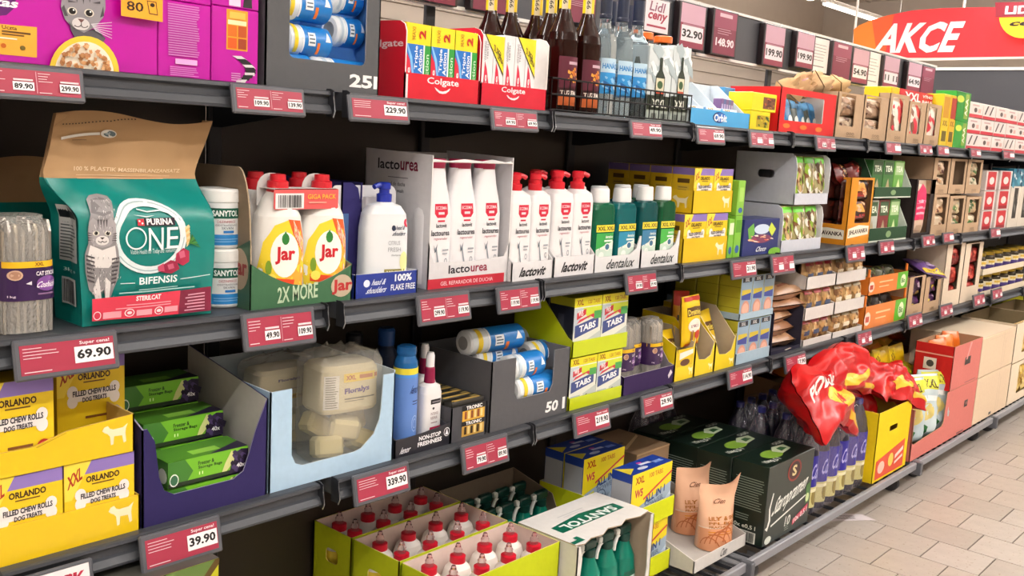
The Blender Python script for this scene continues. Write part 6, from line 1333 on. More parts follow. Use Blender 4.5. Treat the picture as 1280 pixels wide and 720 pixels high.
# --- yellow snack trays
def ysn(i): return [Rc(.12, .62, .88, .8, '#5a3a1c'), T('Dreamies', .15, .64, .85, .76, '#f0d85a', 1), El(.5, .42, .34, .14, '#f0e6d8', 16), T('snack', .3, .38, .7, .46, '#7a2a4a', 1), Rc(.3, .12, .45, .32, '#8a5a2c'), El(.66, .22, .14, .1, '#c03a24', 12)]
for i, (p0, p1) in enumerate(((842, 866), (867, 891), (892, 917))):
    x0, x1 = sx(p0, ZC, YF), sx(p1, ZC, YF); w = x1 - x0; hl = sz(x0, (434, 434, 428)[i], YF) - ZC; H = sz(x0, (425, 412, 402)[i], YF + .06) - ZC
    o = tray('snack_tray', f'narrow yellow pet snack tray with sloping cut sides, {ORD[i]} of three', 'display tray', x0, x1, YF, ZC, .22, '#e8cc14:gloss', [(0, 0), (w, 0), (w, hl * 1.15), (w * .8, hl * .6), (w * .55, hl * .5), (w * .2, hl * .55), (0, hl)], [(0, 0), (0, hl), (.09, H * 1.25), (.22, H * 1.3), (.22, 0)], cin='#b9ab94', rim='#dcd0a8', group='yellow snack trays')
    decal(o, 'front_print', [dog(.7, .1, .95, .35, '#f2eab8')] + ([Rc(.1, .4, .9, .9, '#d8b818'), Pg([(.2, .6), (.9, .72), (.9, .85), (.2, .8)], '#efe6dc'), El(.5, .5, .25, .1, '#5a3a2c', 12)] if i == 0 else []), front(w, hl))
    for k in range(2):
        pillow('snack_pouch', f'yellow pet snack pouch leaning in the {ORD[i]} yellow tray, {("front", "back")[k]}', 'pouch', w * .8, H * 1.15, .03, '#e2bc18:bag', (x0 + w * .45, YF + .05 + .05 * k, ZC + .008), (math.radians(-14), -.12 if i else 0, 0), group='pet snack pouches', seed=90 + i, n=10, prints=ysn(i), key=('ysn'))
p = at(862, 425, YF + .02)
pillow('snack_pouch', 'tall yellow pet snack pouch standing on the first yellow tray', 'pouch', .105, .165, .035, '#ecc416:bag', (sx(862, ZC + .12, YF + .03), YF + .03, sz(p.x, 432, YF + .03)), (math.radians(-3), -.03, .0), group='pet snack pouches', seed=95, n=12, prints=ysn(0) + [Rc(.05, .92, .95, .99, '#c03020'), Rc(.1, .0, .9, .06, '#d05a24')])
pillow('snack_pouch', 'red and yellow pet snack pouch tucked behind the tall yellow one', 'pouch', .10, .16, .03, '#c8901c:bag', (sx(850, ZC + .14, YF + .12), YF + .12, ZC + .10), (math.radians(-6), .1, 0), group='pet snack pouches', seed=96, n=10, prints=[Rc(0, .7, 1, 1, '#b02a1c'), Rc(.1, .3, .9, .5, '#3a2414')])

# --- blue grey trays with meat tins
TIN = [Rc(0, 0, 1, 1, '#8aa4b8'), Rc(.1, .86, .9, .98, '#22262c'), T('XXL', .3, .88, .7, .96, '#e0e0e0', 1), Rc(.1, .55, .9, .68, '#c8b43a'), Pg([(.1, .55), (.9, .6), (.9, .42), (.1, .45)], '#3a4a94'), El(.5, .22, .36, .2, '#c8907c', 16), El(.5, .22, .28, .14, '#d8a894', 14)]
def tin_tray(nm, px0, px1, z, plip, ptop, cols, d=.3):
    x0, x1 = sx(px0, z, YF), sx(px1, z, YF); w = x1 - x0; H = sz(x0, ptop, YF) - z; hl = sz(x0, plip, YF) - z
    o = tray('pate_tray', f'pale blue marbled tray of pet food sleeves, {nm} of two', 'display tray', x0, x1, YF, z, d, '#9fb6c6', hl, [(0, 0), (0, hl), (.08, hl), (d, hl * 2.2), (d, 0)], cin='#8a9aa6', rim='#c0ccd4', group='pate trays')
    for r_ in range(3):
        for i in range(cols):
            pack('pate_sleeve', f'pet food sleeve with a meat picture, {nm} blue tray, {("front", "middle", "back")[r_]} row, {("left", "middle", "right")[i]}', 'box', w / cols - .003, .085, H - .006, (x0 + .002 + i * (w / cols - .0003), YF + .005 + r_ * .09, z + .004), '#b0ab30:gloss', {'front': TIN if r_ == 0 else [], 'left': [Rc(0, .24, 1, .25, '#7c781c'), Rc(0, .49, 1, .5, '#7c781c'), Rc(0, .74, 1, .75, '#7c781c')]} if r_ == 0 else {'left': [Rc(0, .24, 1, .25, '#7c781c'), Rc(0, .49, 1, .5, '#7c781c'), Rc(0, .74, 1, .75, '#7c781c')]}, group='pet food sleeves', key=('tin', nm, r_ == 0))
    return H
H = tin_tray('lower', 919, 961, ZC, 443, 402, 3)
tin_tray('upper', 924, 966, ZC + H + .003, 393, 346, 3)

# --- bread bags and nut trays
x0, x1 = sx(963, ZC, YF), sx(1000, ZC, YF); w = x1 - x0; H = sz(x0, 385, YF + .02) - ZC
o = tray('bread_tray', 'dark navy tray with flat brown loaf bags', 'display tray', x0, x1, YF, ZC, .24, '#1c1a30', sz(x0, 440, YF) - ZC, [(0, 0), (0, H * .9), (.02, H), (.24, H), (.24, 0)], cin='#2a2838')
decal(o, 'front_print', [Pg([(.5, .3), (.7, .6), (.62, .8), (.45, .55)], '#c8c0b0')], front(w, sz(x0, 440, YF) - ZC))
for i in range(5): pillow('loaf_bag', f'brown loaf in a clear bag, {("lowest", "second", "third", "fourth", "topmost")[i]} over the navy tray', 'bread', w * (1.0 if i < 3 else 1.12), .115, .05, ('#a37c5c:bag', '#94684a:bag')[i % 2], (x0 + w * (.5 + .06 * (i > 2)), YF + .03 - .012 * (i > 2), ZC + .03 + .047 * i), (math.radians(-86), 0, .1 * (i % 3 - 1)), group='loaf bags', seed=100 + i, crump=.9, n=10, prints=[Rc(.2, .4, .8, .6, '#d8c0a8'), Rc(.3, .2, .7, .28, '#7a4a34')])
NT = nuts(['#b98f5a', '#8a6238', '#d8b888', '#a87a48', '#6a4626'], 22)
zr = ZC
for r_, (pl, pt, sh) in enumerate(((433, 400, 0), (393, 361, 3), (354, 326, 6))):
    for i, (p0, p1) in enumerate(((1003, 1039), (1040, 1077))):
        x0, x1 = sx(p0 + sh * .8, zr, YF), sx(p1 + sh * .8, zr, YF); w = x1 - x0
        if i == 0: hl = sz(x0, pl - 7, YF) - zr; H = sz(x0, pt + 2, YF) - zr
        o = tray('nut_tray', f'white tray of nut bags, {("bottom", "middle", "top")[r_]} row, {("left", "right")[i]} one', 'display tray', x0, x1, YF, zr, .2, '#cfcac6', hl, [(0, 0), (0, hl), (.05, hl * 1.3), (.07, H), (.2, H), (.2, 0)], cin='#a8a29c', rim='#ded8d2', group='nut trays')
        for k in range(3):
            pillow('nut_bag', f'bag of mixed nuts, {ORD[k]} in the {("bottom", "middle", "top")[r_]} {("left", "right")[i]} white tray', 'bag', w / 3.1, H * .92, .04, '#b08c5c:bag', (x0 + w * (.18 + .32 * k), YF + .032, zr + .006), group='nut bags', seed=110 + k, n=6, prints=NT(110 + k) + [Rc(.1, .86, .9, .97, '#9a2c34' if i == 0 else '#8a7a5a'), Rc(.2, .35, .8, .55, '#3c4a6a' if i == 0 else '#e0d2b8')], key=('nut', i))
    zr += H + .003
# --- orange crates
zr = ZC
for r_, (p0, p1, pt, ph) in enumerate(((1079, 1130, 388, 371), (1085, 1133, 351, 338))):
    x0, x1 = sx(p0, zr, YF), sx(p1, zr, YF); w = x1 - x0; hl = sz(x0, pt - 4, YF) - zr; H = sz(x0, ph, YF) - zr
    o = tray('orange_tray', f'orange tray with a green end patch, {("lower", "upper")[r_]} of two', 'display tray', x0, x1, YF, zr, .25, '#dc7a28:gloss', hl, (hl, hl), cin='#b86a2c', group='orange trays')
    for xx in (0, w - .012): MB().cbox(xx, 0.0035, hl, xx + .012, .012, H + .002, '#d87428:card', .001).build('corner_post', o)
    decal(o, 'front_print', [Rc(.72, .02, 1, 1, '#5cae2c'), El(.88, .5, .07, .36, '#dff0c4', 14), T('Bio', .83, .35, .93, .65, '#3a7a1c', 2), Rc(.25, .6, .6, .68, '#f4c89a'), Rc(.25, .35, .5, .41, '#f4c89a'), El(.06, .45, .07, .3, '#f0d2c0', 14), Rc(.02, .3, .1, .55, '#b8402c')], front(w, hl))
    for k in range(4): pillow('dried_fruit_bag', f'dark dried fruit bag, {ORD[k]} in the {("lower", "upper")[r_]} orange tray', 'bag', w * .24, H * .9, .05, ('#3a2a24:bag', '#4a4a2c:bag')[r_], (x0 + w * (.14 + .24 * k), YF + .06, zr + .006), (math.radians(-15), .1 * (k % 2), 0), group='dried fruit bags', seed=120 + k, crump=.8, n=8, prints=splat(.1, .4, .9, .95, ['#c8c0b0', '#6a4a3c', '#8a9a5a', '#1c1412'], 10, k, .14))
    zr += H + .004
# --- kraft candy cartons
CDY = nuts(['#5a2c5c', '#8a4a80', '#c8b0c0', '#3a1c34', '#d8c040'], 18)
for i, (p0, p1) in enumerate(((1131.5, 1152), (1152.5, 1172))):
    o, x0, w, H = window_carton(f'kraft carton of purple wrapped candy, {("left", "right")[i]} of two', p0, p1, 347, ZC, (.28, .30, .78, .97), cin='#4a3a34')
    fill(x0, w, ZC, H, 2, ['#4a2450:bag', '#3c2038:bag'], 'purple candy bag', f'the {("left", "right")[i]} kraft candy carton', pr=CDY, seed=130 + 3 * i, group='purple candy bags')
p = at(1160, 343, .04)
pillow('candy_bag', 'purple candy bag with a yellow strip flopped over the kraft carton', 'bag', .20, .15, .04, '#6a4a86:bag', (p.x, -.0, ZC + H + .006), (math.radians(-68), .15, -.25), seed=140, crump=1.2, prints=[Rc(.05, .02, .95, .24, '#dcbc2c'), T('XXL', .2, .06, .45, .2, '#4a3410', 2), T('XXL', .6, .06, .85, .2, '#4a3410', 2), Rc(.1, .5, .9, .8, '#a890b8')])
# --- cream cartons of red packs
for i, (p0, p1) in enumerate(((1175, 1198), (1198.5, 1221))):
    o, x0, w, H = window_carton(f'tall cream carton with a red filled window, {("left", "right")[i]} of two', p0, p1, 306 if i == 0 else 305, ZC, (.3, .26, .78, .985), col='#d2c2ae', cin='#a89884', emb=False)
    fill(x0, w, ZC, H, 3, ['#8a2420:bag', '#9c2c24:bag'], 'red snack bag', f'the {("left", "right")[i]} cream carton', pr=nuts(['#a83428', '#6a1a18', '#c8584a'], 16), seed=150 + 4 * i, group='red snack bags')
# --- small jar trays at the far end
xa = sx(1224, ZC, YF); pitch = (sx(1275, ZC, YF) - xa) / 5; zr = ZC; hj = (sz(xa, 317, YF) - ZC) / 2 - .004
for r_ in range(2):
    wt = pitch * 6
    o = tray('jar_tray', f'cream tray of small labelled jars, {("lower", "upper")[r_]} of two', 'display tray', xa, xa + wt, YF, zr, .16, '#d8cbb4', hj * .28, (hj * .28, hj * .6), cin='#8a7e6a', group='jar trays')
    if 'sjar' not in _PC:
        r = pitch * .42
        _PC['sjar'] = MB().lathe([(r * .9, 0), (r, .004), (r, hj * .72), (r * .86, hj * .8)], '#4a4030:liquid', 16).mesh('jar_body'); _PC['sjlid'] = MB().lathe([(r * .93, hj * .8), (r * .93, hj * .94), (r * .85, hj * .96)], '#b89c3c:metal', 16).mesh('lid')
        _PC['sjl'] = printmesh('label', [Rc(0, .1, 1, .9, '#ddd2b4'), Rc(0, .1, 1, .45, '#4a3a7a'), Rc(.15, .6, .85, .8, '#c8a83c')], cyl_fn(r, hj * .1, hj * .55), curved=8)
    for i in range(6):
        ob = empty('small_jar', f'small jar with a cream and violet label, {ORD[i]} in the {("lower", "upper")[r_]} jar tray', 'jar', (xa + pitch * (i + .5), YF + pitch * .5, zr + .004), 0, 'small jars')
        link('jar_body', _PC['sjar'], ob); link('lid', _PC['sjlid'], ob); link('label', _PC['sjl'], ob)
    zr += hj + .006

# ================================================================ bottom level
# --- printed carton at the far left
x1 = sx(273, .5, -.06)
pack('produce_carton', 'lime and green printed carton under the left end of the low shelf', 'carton', .42, .3, .525, (x1 - .42, -.06, ZD), '#b8b81c:gloss', {'front': [Pg([(0, 1), (1, 1), (.9, .86), (.62, .74), (0, .66)], '#5f7a3a'), Pg([(0, 1), (.75, 1), (.6, .93), (0, .9)], '#2c3a22'), Pg([(.55, .6), (.57, .6), (1, .98), (1, 1), (.98, 1)], '#5a4418'), Pg([(.3, .82), (.5, .86), (.46, .78)], '#8aa860')], 'top': [Rc(0, 0, 1, 1, '#4a4a44')]})
pack('paper_wrapped_box', 'pale cream box corner in front of the lime cartons', 'box', .10, .08, .20, (sx(366, .32, -.13), -.13, ZD), '#d9cf9a:card', {'top': [Rc(.05, .05, .95, .95, '#e2dab0')]})

# --- lime cartons of red capped bottles
LX0, LX1, LZ = 1.543, 1.945, .40
SB = [(0, .036, .032, 3), (.004, .042, .036, 3), (.15, .043, .037, 3), (.205, .042, .036, 2.6), (.238, .033, .03, 2.2), (.252, .019, .019, 2)]
def squeeze(label, x, y):
    o = empty('squeeze_bottle', label, 'bottle', (x, y, ZD + .004), 0, 'red capped bottles')
    if 'sqz' not in _PC:
        _PC['sqz'] = MB().sq(SB, '#e9e4dc:plastic', 24, cols=['#e6d030:plastic', '#e6d030:plastic', '#e4cc3c:plastic', '#efe9e2:plastic', '#efe9e2:plastic']).mesh('body')
        _PC['sqc'] = MB().lathe([(.019, .249), (.0205, .252), (.020, .268), (.012, .270)], '#cf1a30:plastic', 20).mesh('cap')
        _PC['sqn'] = MB().lathe([(.011, .269), (.011, .284), (.008, .290), (.005, .300), (.001, .301)], '#efdfe0:glass', 14).mesh('nozzle')
        _PC['sql'] = printmesh('label', [El(.5, .68, .26, .2, '#8a9aa0', 16), El(.5, .68, .2, .15, '#c8d0d2', 14), Rc(.1, .1, .9, .42, '#d8b81c'), Pg([(.1, .42), (.9, .42), (.9, .3)], '#c8342c')], sq_fn(SB[1:5]), curved=8)
    for k, n_ in (('sqz', 'body'), ('sqc', 'cap'), ('sqn', 'nozzle'), ('sql', 'label')): link(n_, _PC[k], o)
for k, (ya, nm) in enumerate(((-.088, 'front'), (.098, 'middle'), (.284, 'rear'))):
    d = .178 if k < 2 else .158; H = LZ - ZD
    hole = [rr(d * .34, H * .66, d * .66, H * .80, (.012,) * 4)]
    o = tray('squeeze_bottle_carton', f'lime carton of white and yellow bottles with red caps, {nm} one', 'carton', LX0, LX1, ya, ZD, d, '#bcc814:card', H, (H, H), cin='#d9c6be:card', rim='#d8cf70', sideholes=hole, group='lime bottle cartons')
    for r_ in range(2):
        for i in range(4):
            squeeze(f'red capped white bottle, {ORD[i]} in the {("front", "back")[r_]} row of the {nm} lime carton', LX0 + .05 + .1 * i, ya + .047 + (.084 if k < 2 else .066) * r_)

# --- torn white disinfectant box with spray bottles
def spray(label, x, y, group='teal spray bottles', rz=0):
    o = empty('spray_bottle', label, 'spray bottle', (x, y, ZD + .006), rz, group)
    if 'spr' not in _PC:
        s = [(0, .036, .028, 3.4), (.004, .04, .031, 3.4), (.09, .041, .032, 3), (.14, .036, .029, 2.6), (.175, .02, .019, 2.2), (.19, .0145, .0145, 2)]
        _PC['spr'] = MB().sq(s, '#178f78:liquid', 26).mesh('body')
        m = MB().lathe([(.0165, .186), (.0175, .19), (.017, .208), (.012, .21)], '#123c34:plastic', 18); m.cbox(-.032, -.011, .208, .022, .011, .236, '#123c34:plastic', .005); _PC['sph'] = m.mesh('spray_head')
        m = MB(); m.tube([(-.020, 0, .212), (-.036, 0, .205), (-.046, 0, .185), (-.048, 0, .168)], .0058, '#e2e4e0:plastic', 8); m.cbox(-.046, -.008, .212, -.030, .008, .230, '#e2e4e0:plastic', .003); _PC['spt'] = m.mesh('trigger')
        _PC['spl'] = printmesh('label', [Rc(.15, .1, .85, .72, '#0f5a48'), Rc(.2, .45, .8, .6, '#e6efec'), T('SANYTOL', .24, .48, .76, .57, '#0f5a48', 2), Pg([(.5, .12), (.8, .12), (.65, .4)], '#d8c84a')], sq_fn(s[1:4]), curved=8)
    for k, n_ in (('spr', 'body'), ('sph', 'spray_head'), ('spt', 'trigger'), ('spl', 'label')): link(n_, _PC[k], o)
sx0, sx1, sy0, sy1 = 1.957, 2.315, -.14, .072; w, d, H = sx1 - sx0, sy1 - sy0, LZ - ZD
o = empty('disinfectant_box', 'white disinfectant box with a torn open front and green lettered top', 'carton', (sx0, sy0, ZD))
MB().panel([[(0, .008), (w * .08, .0), (w * .2, .012), (w * .32, .004), (w * .45, .022), (w * .58, .010), (w * .7, .026), (w * .85, .012), (w, .02), (w, d), (0, d)]], (0, 0, H), (1, 0, 0), (0, 1, 0), .003, '#e2e0de:card', '#b3a28c:card', '#b3a28c:card').build('top_panel', o)
MB().panel([[(-d, 0), (0, 0), (0, H - .003), (-d, H - .003)]], (0, 0, 0), (0, -1, 0), (0, 0, 1), .003, '#dcd9d4:card', '#b3a28c:card').build('side_panel', o)
MB().panel([[(0, 0), (d, 0), (d, H - .003), (0, H - .003)]], (w, 0, 0), (0, 1, 0), (0, 0, 1), .003, '#dcd9d4:card', '#b3a28c:card').build('side_panel', o)
MB().panel([[(0, 0), (w, 0), (w, H - .003), (0, H - .003)]], (w, d, 0), (-1, 0, 0), (0, 0, 1), .003, '#dcd9d4:card', '#a8967e:card').build('back_panel', o)
MB().panel([[(0, 0), (w * .05, 0), (w * .055, .06), (w * .075, .12), (w * .045, .18), (w * .06, .24), (w * .03, H - .004), (0, H - .004)]], (0, 0, 0), (1, 0, 0), (0, 0, 1), .003, '#dcd9d4:card', '#b3a28c:card').build('torn_edge', o)
MB().panel([[(w * .93, 0), (w, 0), (w, H - .004), (w * .96, H - .004), (w * .94, .2), (w * .955, .12), (w * .925, .05)]], (0, 0, 0), (1, 0, 0), (0, 0, 1), .003, '#dcd9d4:card', '#b3a28c:card').build('torn_edge', o)
MB().box(.004, .004, .0008, w - .004, d - .004, .004, '#b3a28c:card').build('base', o)
decal(o, 'top_print', [Pg([(.10, .38), (.90, .38), (.90, .58), (.5, .66), (.10, .58)], '#0d6a52'), T('SANYTOL', .17, .40, .84, .56, '#eef4f2', 2, rot=180), Rc(.30, .74, .62, .76, '#c8c8c8'), Rc(.34, .69, .6, .71, '#d0d0d0'), Pg([(.0, .06), (.13, .06), (.13, .2), (.08, .2), (.08, .13), (0, .13)], '#0d6a52')], face((0, 0, H), (w, 0, 0), (0, d, 0)))
for r_ in range(2):
    for i in range(4): spray(f'teal spray bottle, {ORD[i]} in the {("front", "back")[r_]} row inside the torn white box', sx0 + .052 + .084 * i, sy0 + .062 + .085 * r_)
# open box of spray bottles in the shade behind
bx0, bx1, by0, by1 = 1.99, 2.33, .20, .42
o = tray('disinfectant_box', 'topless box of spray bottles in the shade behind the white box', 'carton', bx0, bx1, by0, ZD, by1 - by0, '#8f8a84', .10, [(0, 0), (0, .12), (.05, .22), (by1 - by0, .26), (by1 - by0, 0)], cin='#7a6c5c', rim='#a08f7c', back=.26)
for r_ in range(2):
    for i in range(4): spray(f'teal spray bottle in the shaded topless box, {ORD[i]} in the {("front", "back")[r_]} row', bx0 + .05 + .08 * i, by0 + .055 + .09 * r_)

# --- dishwasher tablet stacks
WZ = .48; tx0, tx1 = 2.335, 2.572; ty0, td = -.05, .36; bh = (WZ - ZD) / 2
W6 = [Pg([(0, 0), (1, 0), (1, .62), (0, .30)], '#9fb4c8'), Pg([(0, .30), (1, .62), (1, 1), (0, 1)], '#e8d41c'), T('XXL', .08, .80, .30, .93, '#a8340f', 2), T('100 TABS', .42, .84, .76, .93, '#c06a14', 1), T('W5', .08, .55, .28, .70, '#c03048', 2), T('ALL IN 1', .34, .42, .84, .56, '#23407c', 2, tilt=.8), T('POWER', .36, .30, .82, .40, '#7a8aa0', 2, tilt=.8), Rg(.46, .18, .12, .13, .88, '#4a5a74', 18), T('24', .40, .13, .52, .23, '#3a4a64', 2), Pg([(.6, .1), (1, .45), (1, .3), (.7, .02)], '#c4d4e4'), Pg([(.3, .5), (1, .84), (1, .80), (.3, .46)], '#c83040'), Pg([(.04, .1), (.28, .16), (.28, .34), (.04, .26)], '#d8d83a')]
WTOP = [Rc(0, 0, 1, 1, '#1f3f9c'), Pg([(0, .1), (.25, .45), (0, .95)], '#d8c83a'), Pg([(.45, .5), (.7, .45), (.68, .62), (.44, .66)], '#d0d8ec'), El(.38, .28, .12, .12, '#c8d0e8', 14), Pg([(.72, .3), (.92, .28), (.9, .5), (.72, .52)], '#7a9ade'), El(.5, .72, .06, .08, '#c040a0', 10)]
WL = [Rc(.03, .04, .97, .84, '#a9adb6'), Rc(.03, .04, .97, .2, '#8f98a8'), Rc(0, .86, 1, 1, '#1f3f9c')]
for lv in range(2):
    z = ZD + lv * bh
    o = tray('tablet_tray', f'lime tray of dishwasher tablet boxes, {("lower", "upper")[lv]} of two', 'display tray', tx0, tx1, ty0, z, td, '#cdd612:card', bh * .36, (bh * .36, bh * .36), cin='#a9adb4', rim='#c8c890', group='tablet trays')
    for r_, yy in enumerate((.012, .105, .195, .275)):
        if lv == 1 and r_ == 1: continue
        pack('tablet_box', f'blue and yellow dishwasher tablet box, {("lower", "upper")[lv]} tray, {("front", "second", "third", "rear")[r_]} one', 'box', tx1 - tx0 - .02, .075, bh - .008, (tx0 + .008, ty0 + yy, z + .004), '#24459c:gloss', {'front': W6, 'top': WTOP, 'left': WL}, group='tablet boxes', key=('w6', lv))
pack('plain_box', 'plain kraft box strapped with a tan band behind the tablet boxes', 'carton', .20, .22, .30, (2.66, .16, ZD), '#8f7458:card', {'top': [Pg([(.05, .3), (.1, .25), (.9, .55), (.95, .62), (.9, .6)], '#c8a878'), El(.3, .5, .06, .03, '#1c1612', 10)], 'front': [Rc(.0, .98, 1, 1, '#a88a68')]})

# --- refill pouches on a white tray
px0_, px1_, pyf = 2.59, 2.925, -.13
o = tray('refill_tray', 'low white tray lettered on its lip, with peach refill pouches', 'display tray', px0_, px1_, pyf, ZD, .34, '#d2cfcc', .042, [(0, 0), (0, .042), (.34, .15), (.34, 0)], cin='#c0bcb8', rim='#e2dedb')
decal(o, 'front_print', [T('Cien', .48, .18, .64, .82, '#2a2a2e', 1, slant=.3)], front(px1_ - px0_, .042))
PEA = '#e8b898:bag'
def pouch(label, x, y, w, h, rz, seed, lean=0):
    o = empty('refill_pouch', label, 'pouch', (x, y, ZD + .006), rz, 'peach refill pouches')
    hd = .05
    def S_(u, v, o_=0, back=False):                      # stand-up pouch: oval foot, flat pressed top with one raised corner
        a = math.pi * (1 + u) if not back else math.pi * u
        k = min(1, v / .82) ** 1.6; dy = hd * (1 - k) + .003; hw_ = w / 2 * (.93 + .07 * k)
        n_ = 1 + .05 * noise.noise(Vector((math.cos(a) * 2, v * 4, seed)))
        x_ = hw_ * math.copysign(abs(math.cos(a)) ** .8, math.cos(a)); t = max(0, v - .8) / .2; rgt = (x_ / w + .5)
        z_ = h * v + t * h * (.11 * rgt ** 5 - .035 * math.sin(math.pi * min(1, max(0, rgt)) * 1.4))
        return Vector((x_ + t * .02 * rgt, math.sin(a) * (dy * n_ + o_) + .012 * t * math.sin(rgt * 7), z_))
    f = S_
    def fx(F_): return lambda u, v, o_=0: S_(u, v, o_)
    m = MB(); m.grid(lambda u, v: S_(u, v), 22, 20, PEA); m.grid(lambda u, v: S_(u, v, 0, True), 22, 20, PEA); m.build('body', o, sharp=70)
    it = [Rc(.06, .0, .94, .34, '#dd9c74'), Rc(.05, .345, .95, .36, '#efd8c4'), Rc(.3, .285, .9, .30, '#d88a1c'), Rc(.3, .25, .9, .265, '#c87a1c'), T('LILY & SHEA', .32, .46, .92, .52, '#b06a10', 1), T('PFLEGE', .32, .40, .8, .44, '#b06a10', 1), T('FRAGRANCE', .32, .35, .8, .385, '#b06a10', 1), T('Cien', .42, .70, .62, .77, '#8a5a44', 1, slant=.3), Pg([(.86, .2), (.9, .5), (.94, .64), (.97, .4)], '#d8941c')]
    for k in range(5): it.append(arc(.3 + .1 * k, .02, .2, .2 + .05 * k, 20, 160, .08, '#b8683c'))
    decal(o, 'pouch_print', it, fx(f), curved=16, off=.0022)
    return o
xp_ = sx(893, .2, -.06)
pouch('peach refill pouch with a flicked up corner, front on the white tray', xp_, -.06, .135, sz(xp_, 606, -.06) - ZD, -.55, 5)
xp_ = sx(864, .25, .07)
pouch('peach refill pouch behind the front one on the white tray', xp_, .07, .135, sz(xp_, 585, .07) - ZD, -.5, 8)
xp_ = sx(862, .3, .17)
pouch('peach refill pouch at the back of the white tray', xp_ + .06, .165, .13, sz(xp_, 568, .17) - ZD, -.6, 9)

# --- dark green beer cartons
BC = '#14241c:gloss'
bxX, bw_, bd, bhh = 2.945, .350, .138, .282
BF = [T('Staropramen', .08, .37, .97, .62, '#e9ece6', 1, slant=.25, tilt=.75), Pg([(.14, .235), (.95, .425), (.95, .405), (.14, .21)], '#e9ece6'), Pg([(.02, .22), (.07, .18), (.12, .30), (.10, .46), (.15, .64), (.13, .65), (.07, .46), (.085, .32), (.06, .24)], '#e9ece6'), T('10', .44, .12, .58, .245, '#e9ece6', 1, slant=.2), El(.56, .82, .14, .13, '#3c1c18', 16), Rg(.56, .82, .15, .14, .82, '#8a2c24', 16), T('S', .51, .75, .61, .89, '#dccf9a', 2), Pg([(.62, .08), (.95, .2), (.95, .27), (.62, .15)], '#c03a58'), T('10x 0,5 l', .64, .12, .94, .20, '#efdfe2', 1, tilt=.8), El(.1, .06, .07, .05, '#c8d0c8', 12), Pg([(.88, .28), (.97, .30), (.97, .56), (.88, .53)], '#4a7a3c'), El(.92, .36, .04, .06, '#c8d8a0', 10)] + lines(.44, .06, .54, .16, 4, '#9aa89c', .3, .2, 6)
BT = [El(.42, .5, .17, .24, '#7fa83c', 18), Pg([(.55, .35), (.78, .42), (.82, .7), (.62, .78), (.5, .6)], '#c4d4b4'), Pg([(.6, .45), (.75, .5), (.72, .65), (.62, .64)], '#3c6a3c'), T('0,5 l', .2, .12, .36, .3, '#dfe6da', 1), T('10x', .1, .2, .2, .36, '#dfe6da', 1), T('CHLAD', .72, .78, .92, .92, '#dfe6da', 1)]
BL = lines(.12, .42, .92, .82, 13, '#8a988c', .3, .2, 4) + lines(.2, .27, .62, .36, 3, '#8a988c', .3, .2, 5) + [T('10x e0,5 l', .12, .17, .78, .23, '#dfe6da', 1), Rc(.36, .01, .80, .15, '#d9dcd6')] + bars(.39, .02, .78, .14, '#16201a', 16)
for i in range(4):
    pack('beer_carton', f'dark green beer carton, {("front one with its white script facing out", "second from the front", "third from the front", "rear one in the shade")[i]}', 'carton', bw_, bd - .002, bhh, (bxX - .006 * (i % 2), -.182 + i * bd, ZD + .002), BC, {'front': BF, 'top': BT, 'left': BL}, group='beer cartons', key='beer')

# --- shrink wrapped cola bottles
def cola_pack(label, x, y, nx=3, ny=2, film=True):
    o = empty('bottle_multipack', label, 'multipack', (x, y, ZD + .002), 0, 'bottle multipacks')
    r, h = .0455, .36
    if 'cola' not in _PC:
        _PC['cola'] = MB().lathe([(.03, 0), (r * .96, .006), (r, .02), (r, .11), (r * .93, .14), (r, .18), (r, .235), (r * .8, .28), (.02, .325), (.0145, .335), (.0145, .345)], '#0f0c26:plastic', 20).mesh('bottle')
        _PC['colac'] = MB().lathe([(.0165, .338), (.0165, .356), (.014, .36)], '#2a2a78:plastic', 14).mesh('cap')
        _PC['colal'] = printmesh('label', [Rc(0, 0, 1, .4, '#cfc98a'), El(.5, .2, .14, .16, '#8a7a3c', 12), Rc(.1, .3, .9, .36, '#e8e4c0'), Rc(0, .4, 1, 1, '#2b2494'), T('Cola', .25, .55, .75, .85, '#b8b4e8', 1, slant=.3)], cyl_fn(r, .03, .20, -170, -10), curved=14, off=.0008)
    for j in range(ny):
        for i in range(nx):
            b = link('bottle', _PC['cola'], o, (r + .001 + i * 2 * (r + .0008), r + .001 + j * 2 * (r + .0008), 0)); link('cap', _PC['colac'], b); link('label', _PC['colal'], b)
    if film:
        W_, D_ = nx * 2 * (r + .001), ny * 2 * (r + .001); rings = []
        for q, (z, e, s_) in enumerate(((.004, 6, 1.0), (.1, 6, .99), (.2, 6, 1.0), (.27, 5, .98), (.325, 4, .86), (.365, 3.2, .72))):
            ring = []
            for i in range(40):
                t = 2 * math.pi * i / 40; ct, st = math.cos(t), math.sin(t); n_ = 1 + .012 * noise.noise(Vector((ct * 4, st * 4, q + x)))
                ring.append(Vector((W_ / 2 + W_ / 2 * s_ * n_ * math.copysign(abs(ct) ** (2 / e), ct), D_ / 2 + D_ / 2 * s_ * n_ * math.copysign(abs(st) ** (2 / e), st), z)))
            rings.append(ring)
        MB().loft(rings, '#e6e4f4:clear', cap=True).build('shrink_film', o)
        hd = MB(); hd.tube([(W_ * .2, D_ / 2, .362), (W_ * .35, D_ / 2, .385), (W_ * .65, D_ / 2, .385), (W_ * .8, D_ / 2, .362)], .004, '#e6e4f4:clear', 6); hd.build('carry_loop', o)
    return o
cola_pack('shrink wrapped pack of dark cola bottles right beside the beer cartons', 3.325, -.165)
cola_pack('shrink wrapped pack of dark cola bottles beside the yellow crisps carton', 3.609, -.160)
cola_pack('shrink wrapped pack of dark cola bottles behind the first pack', 3.335, .035)
cola_pack('shrink wrapped pack of dark cola bottles behind the second pack', 3.616, .04)
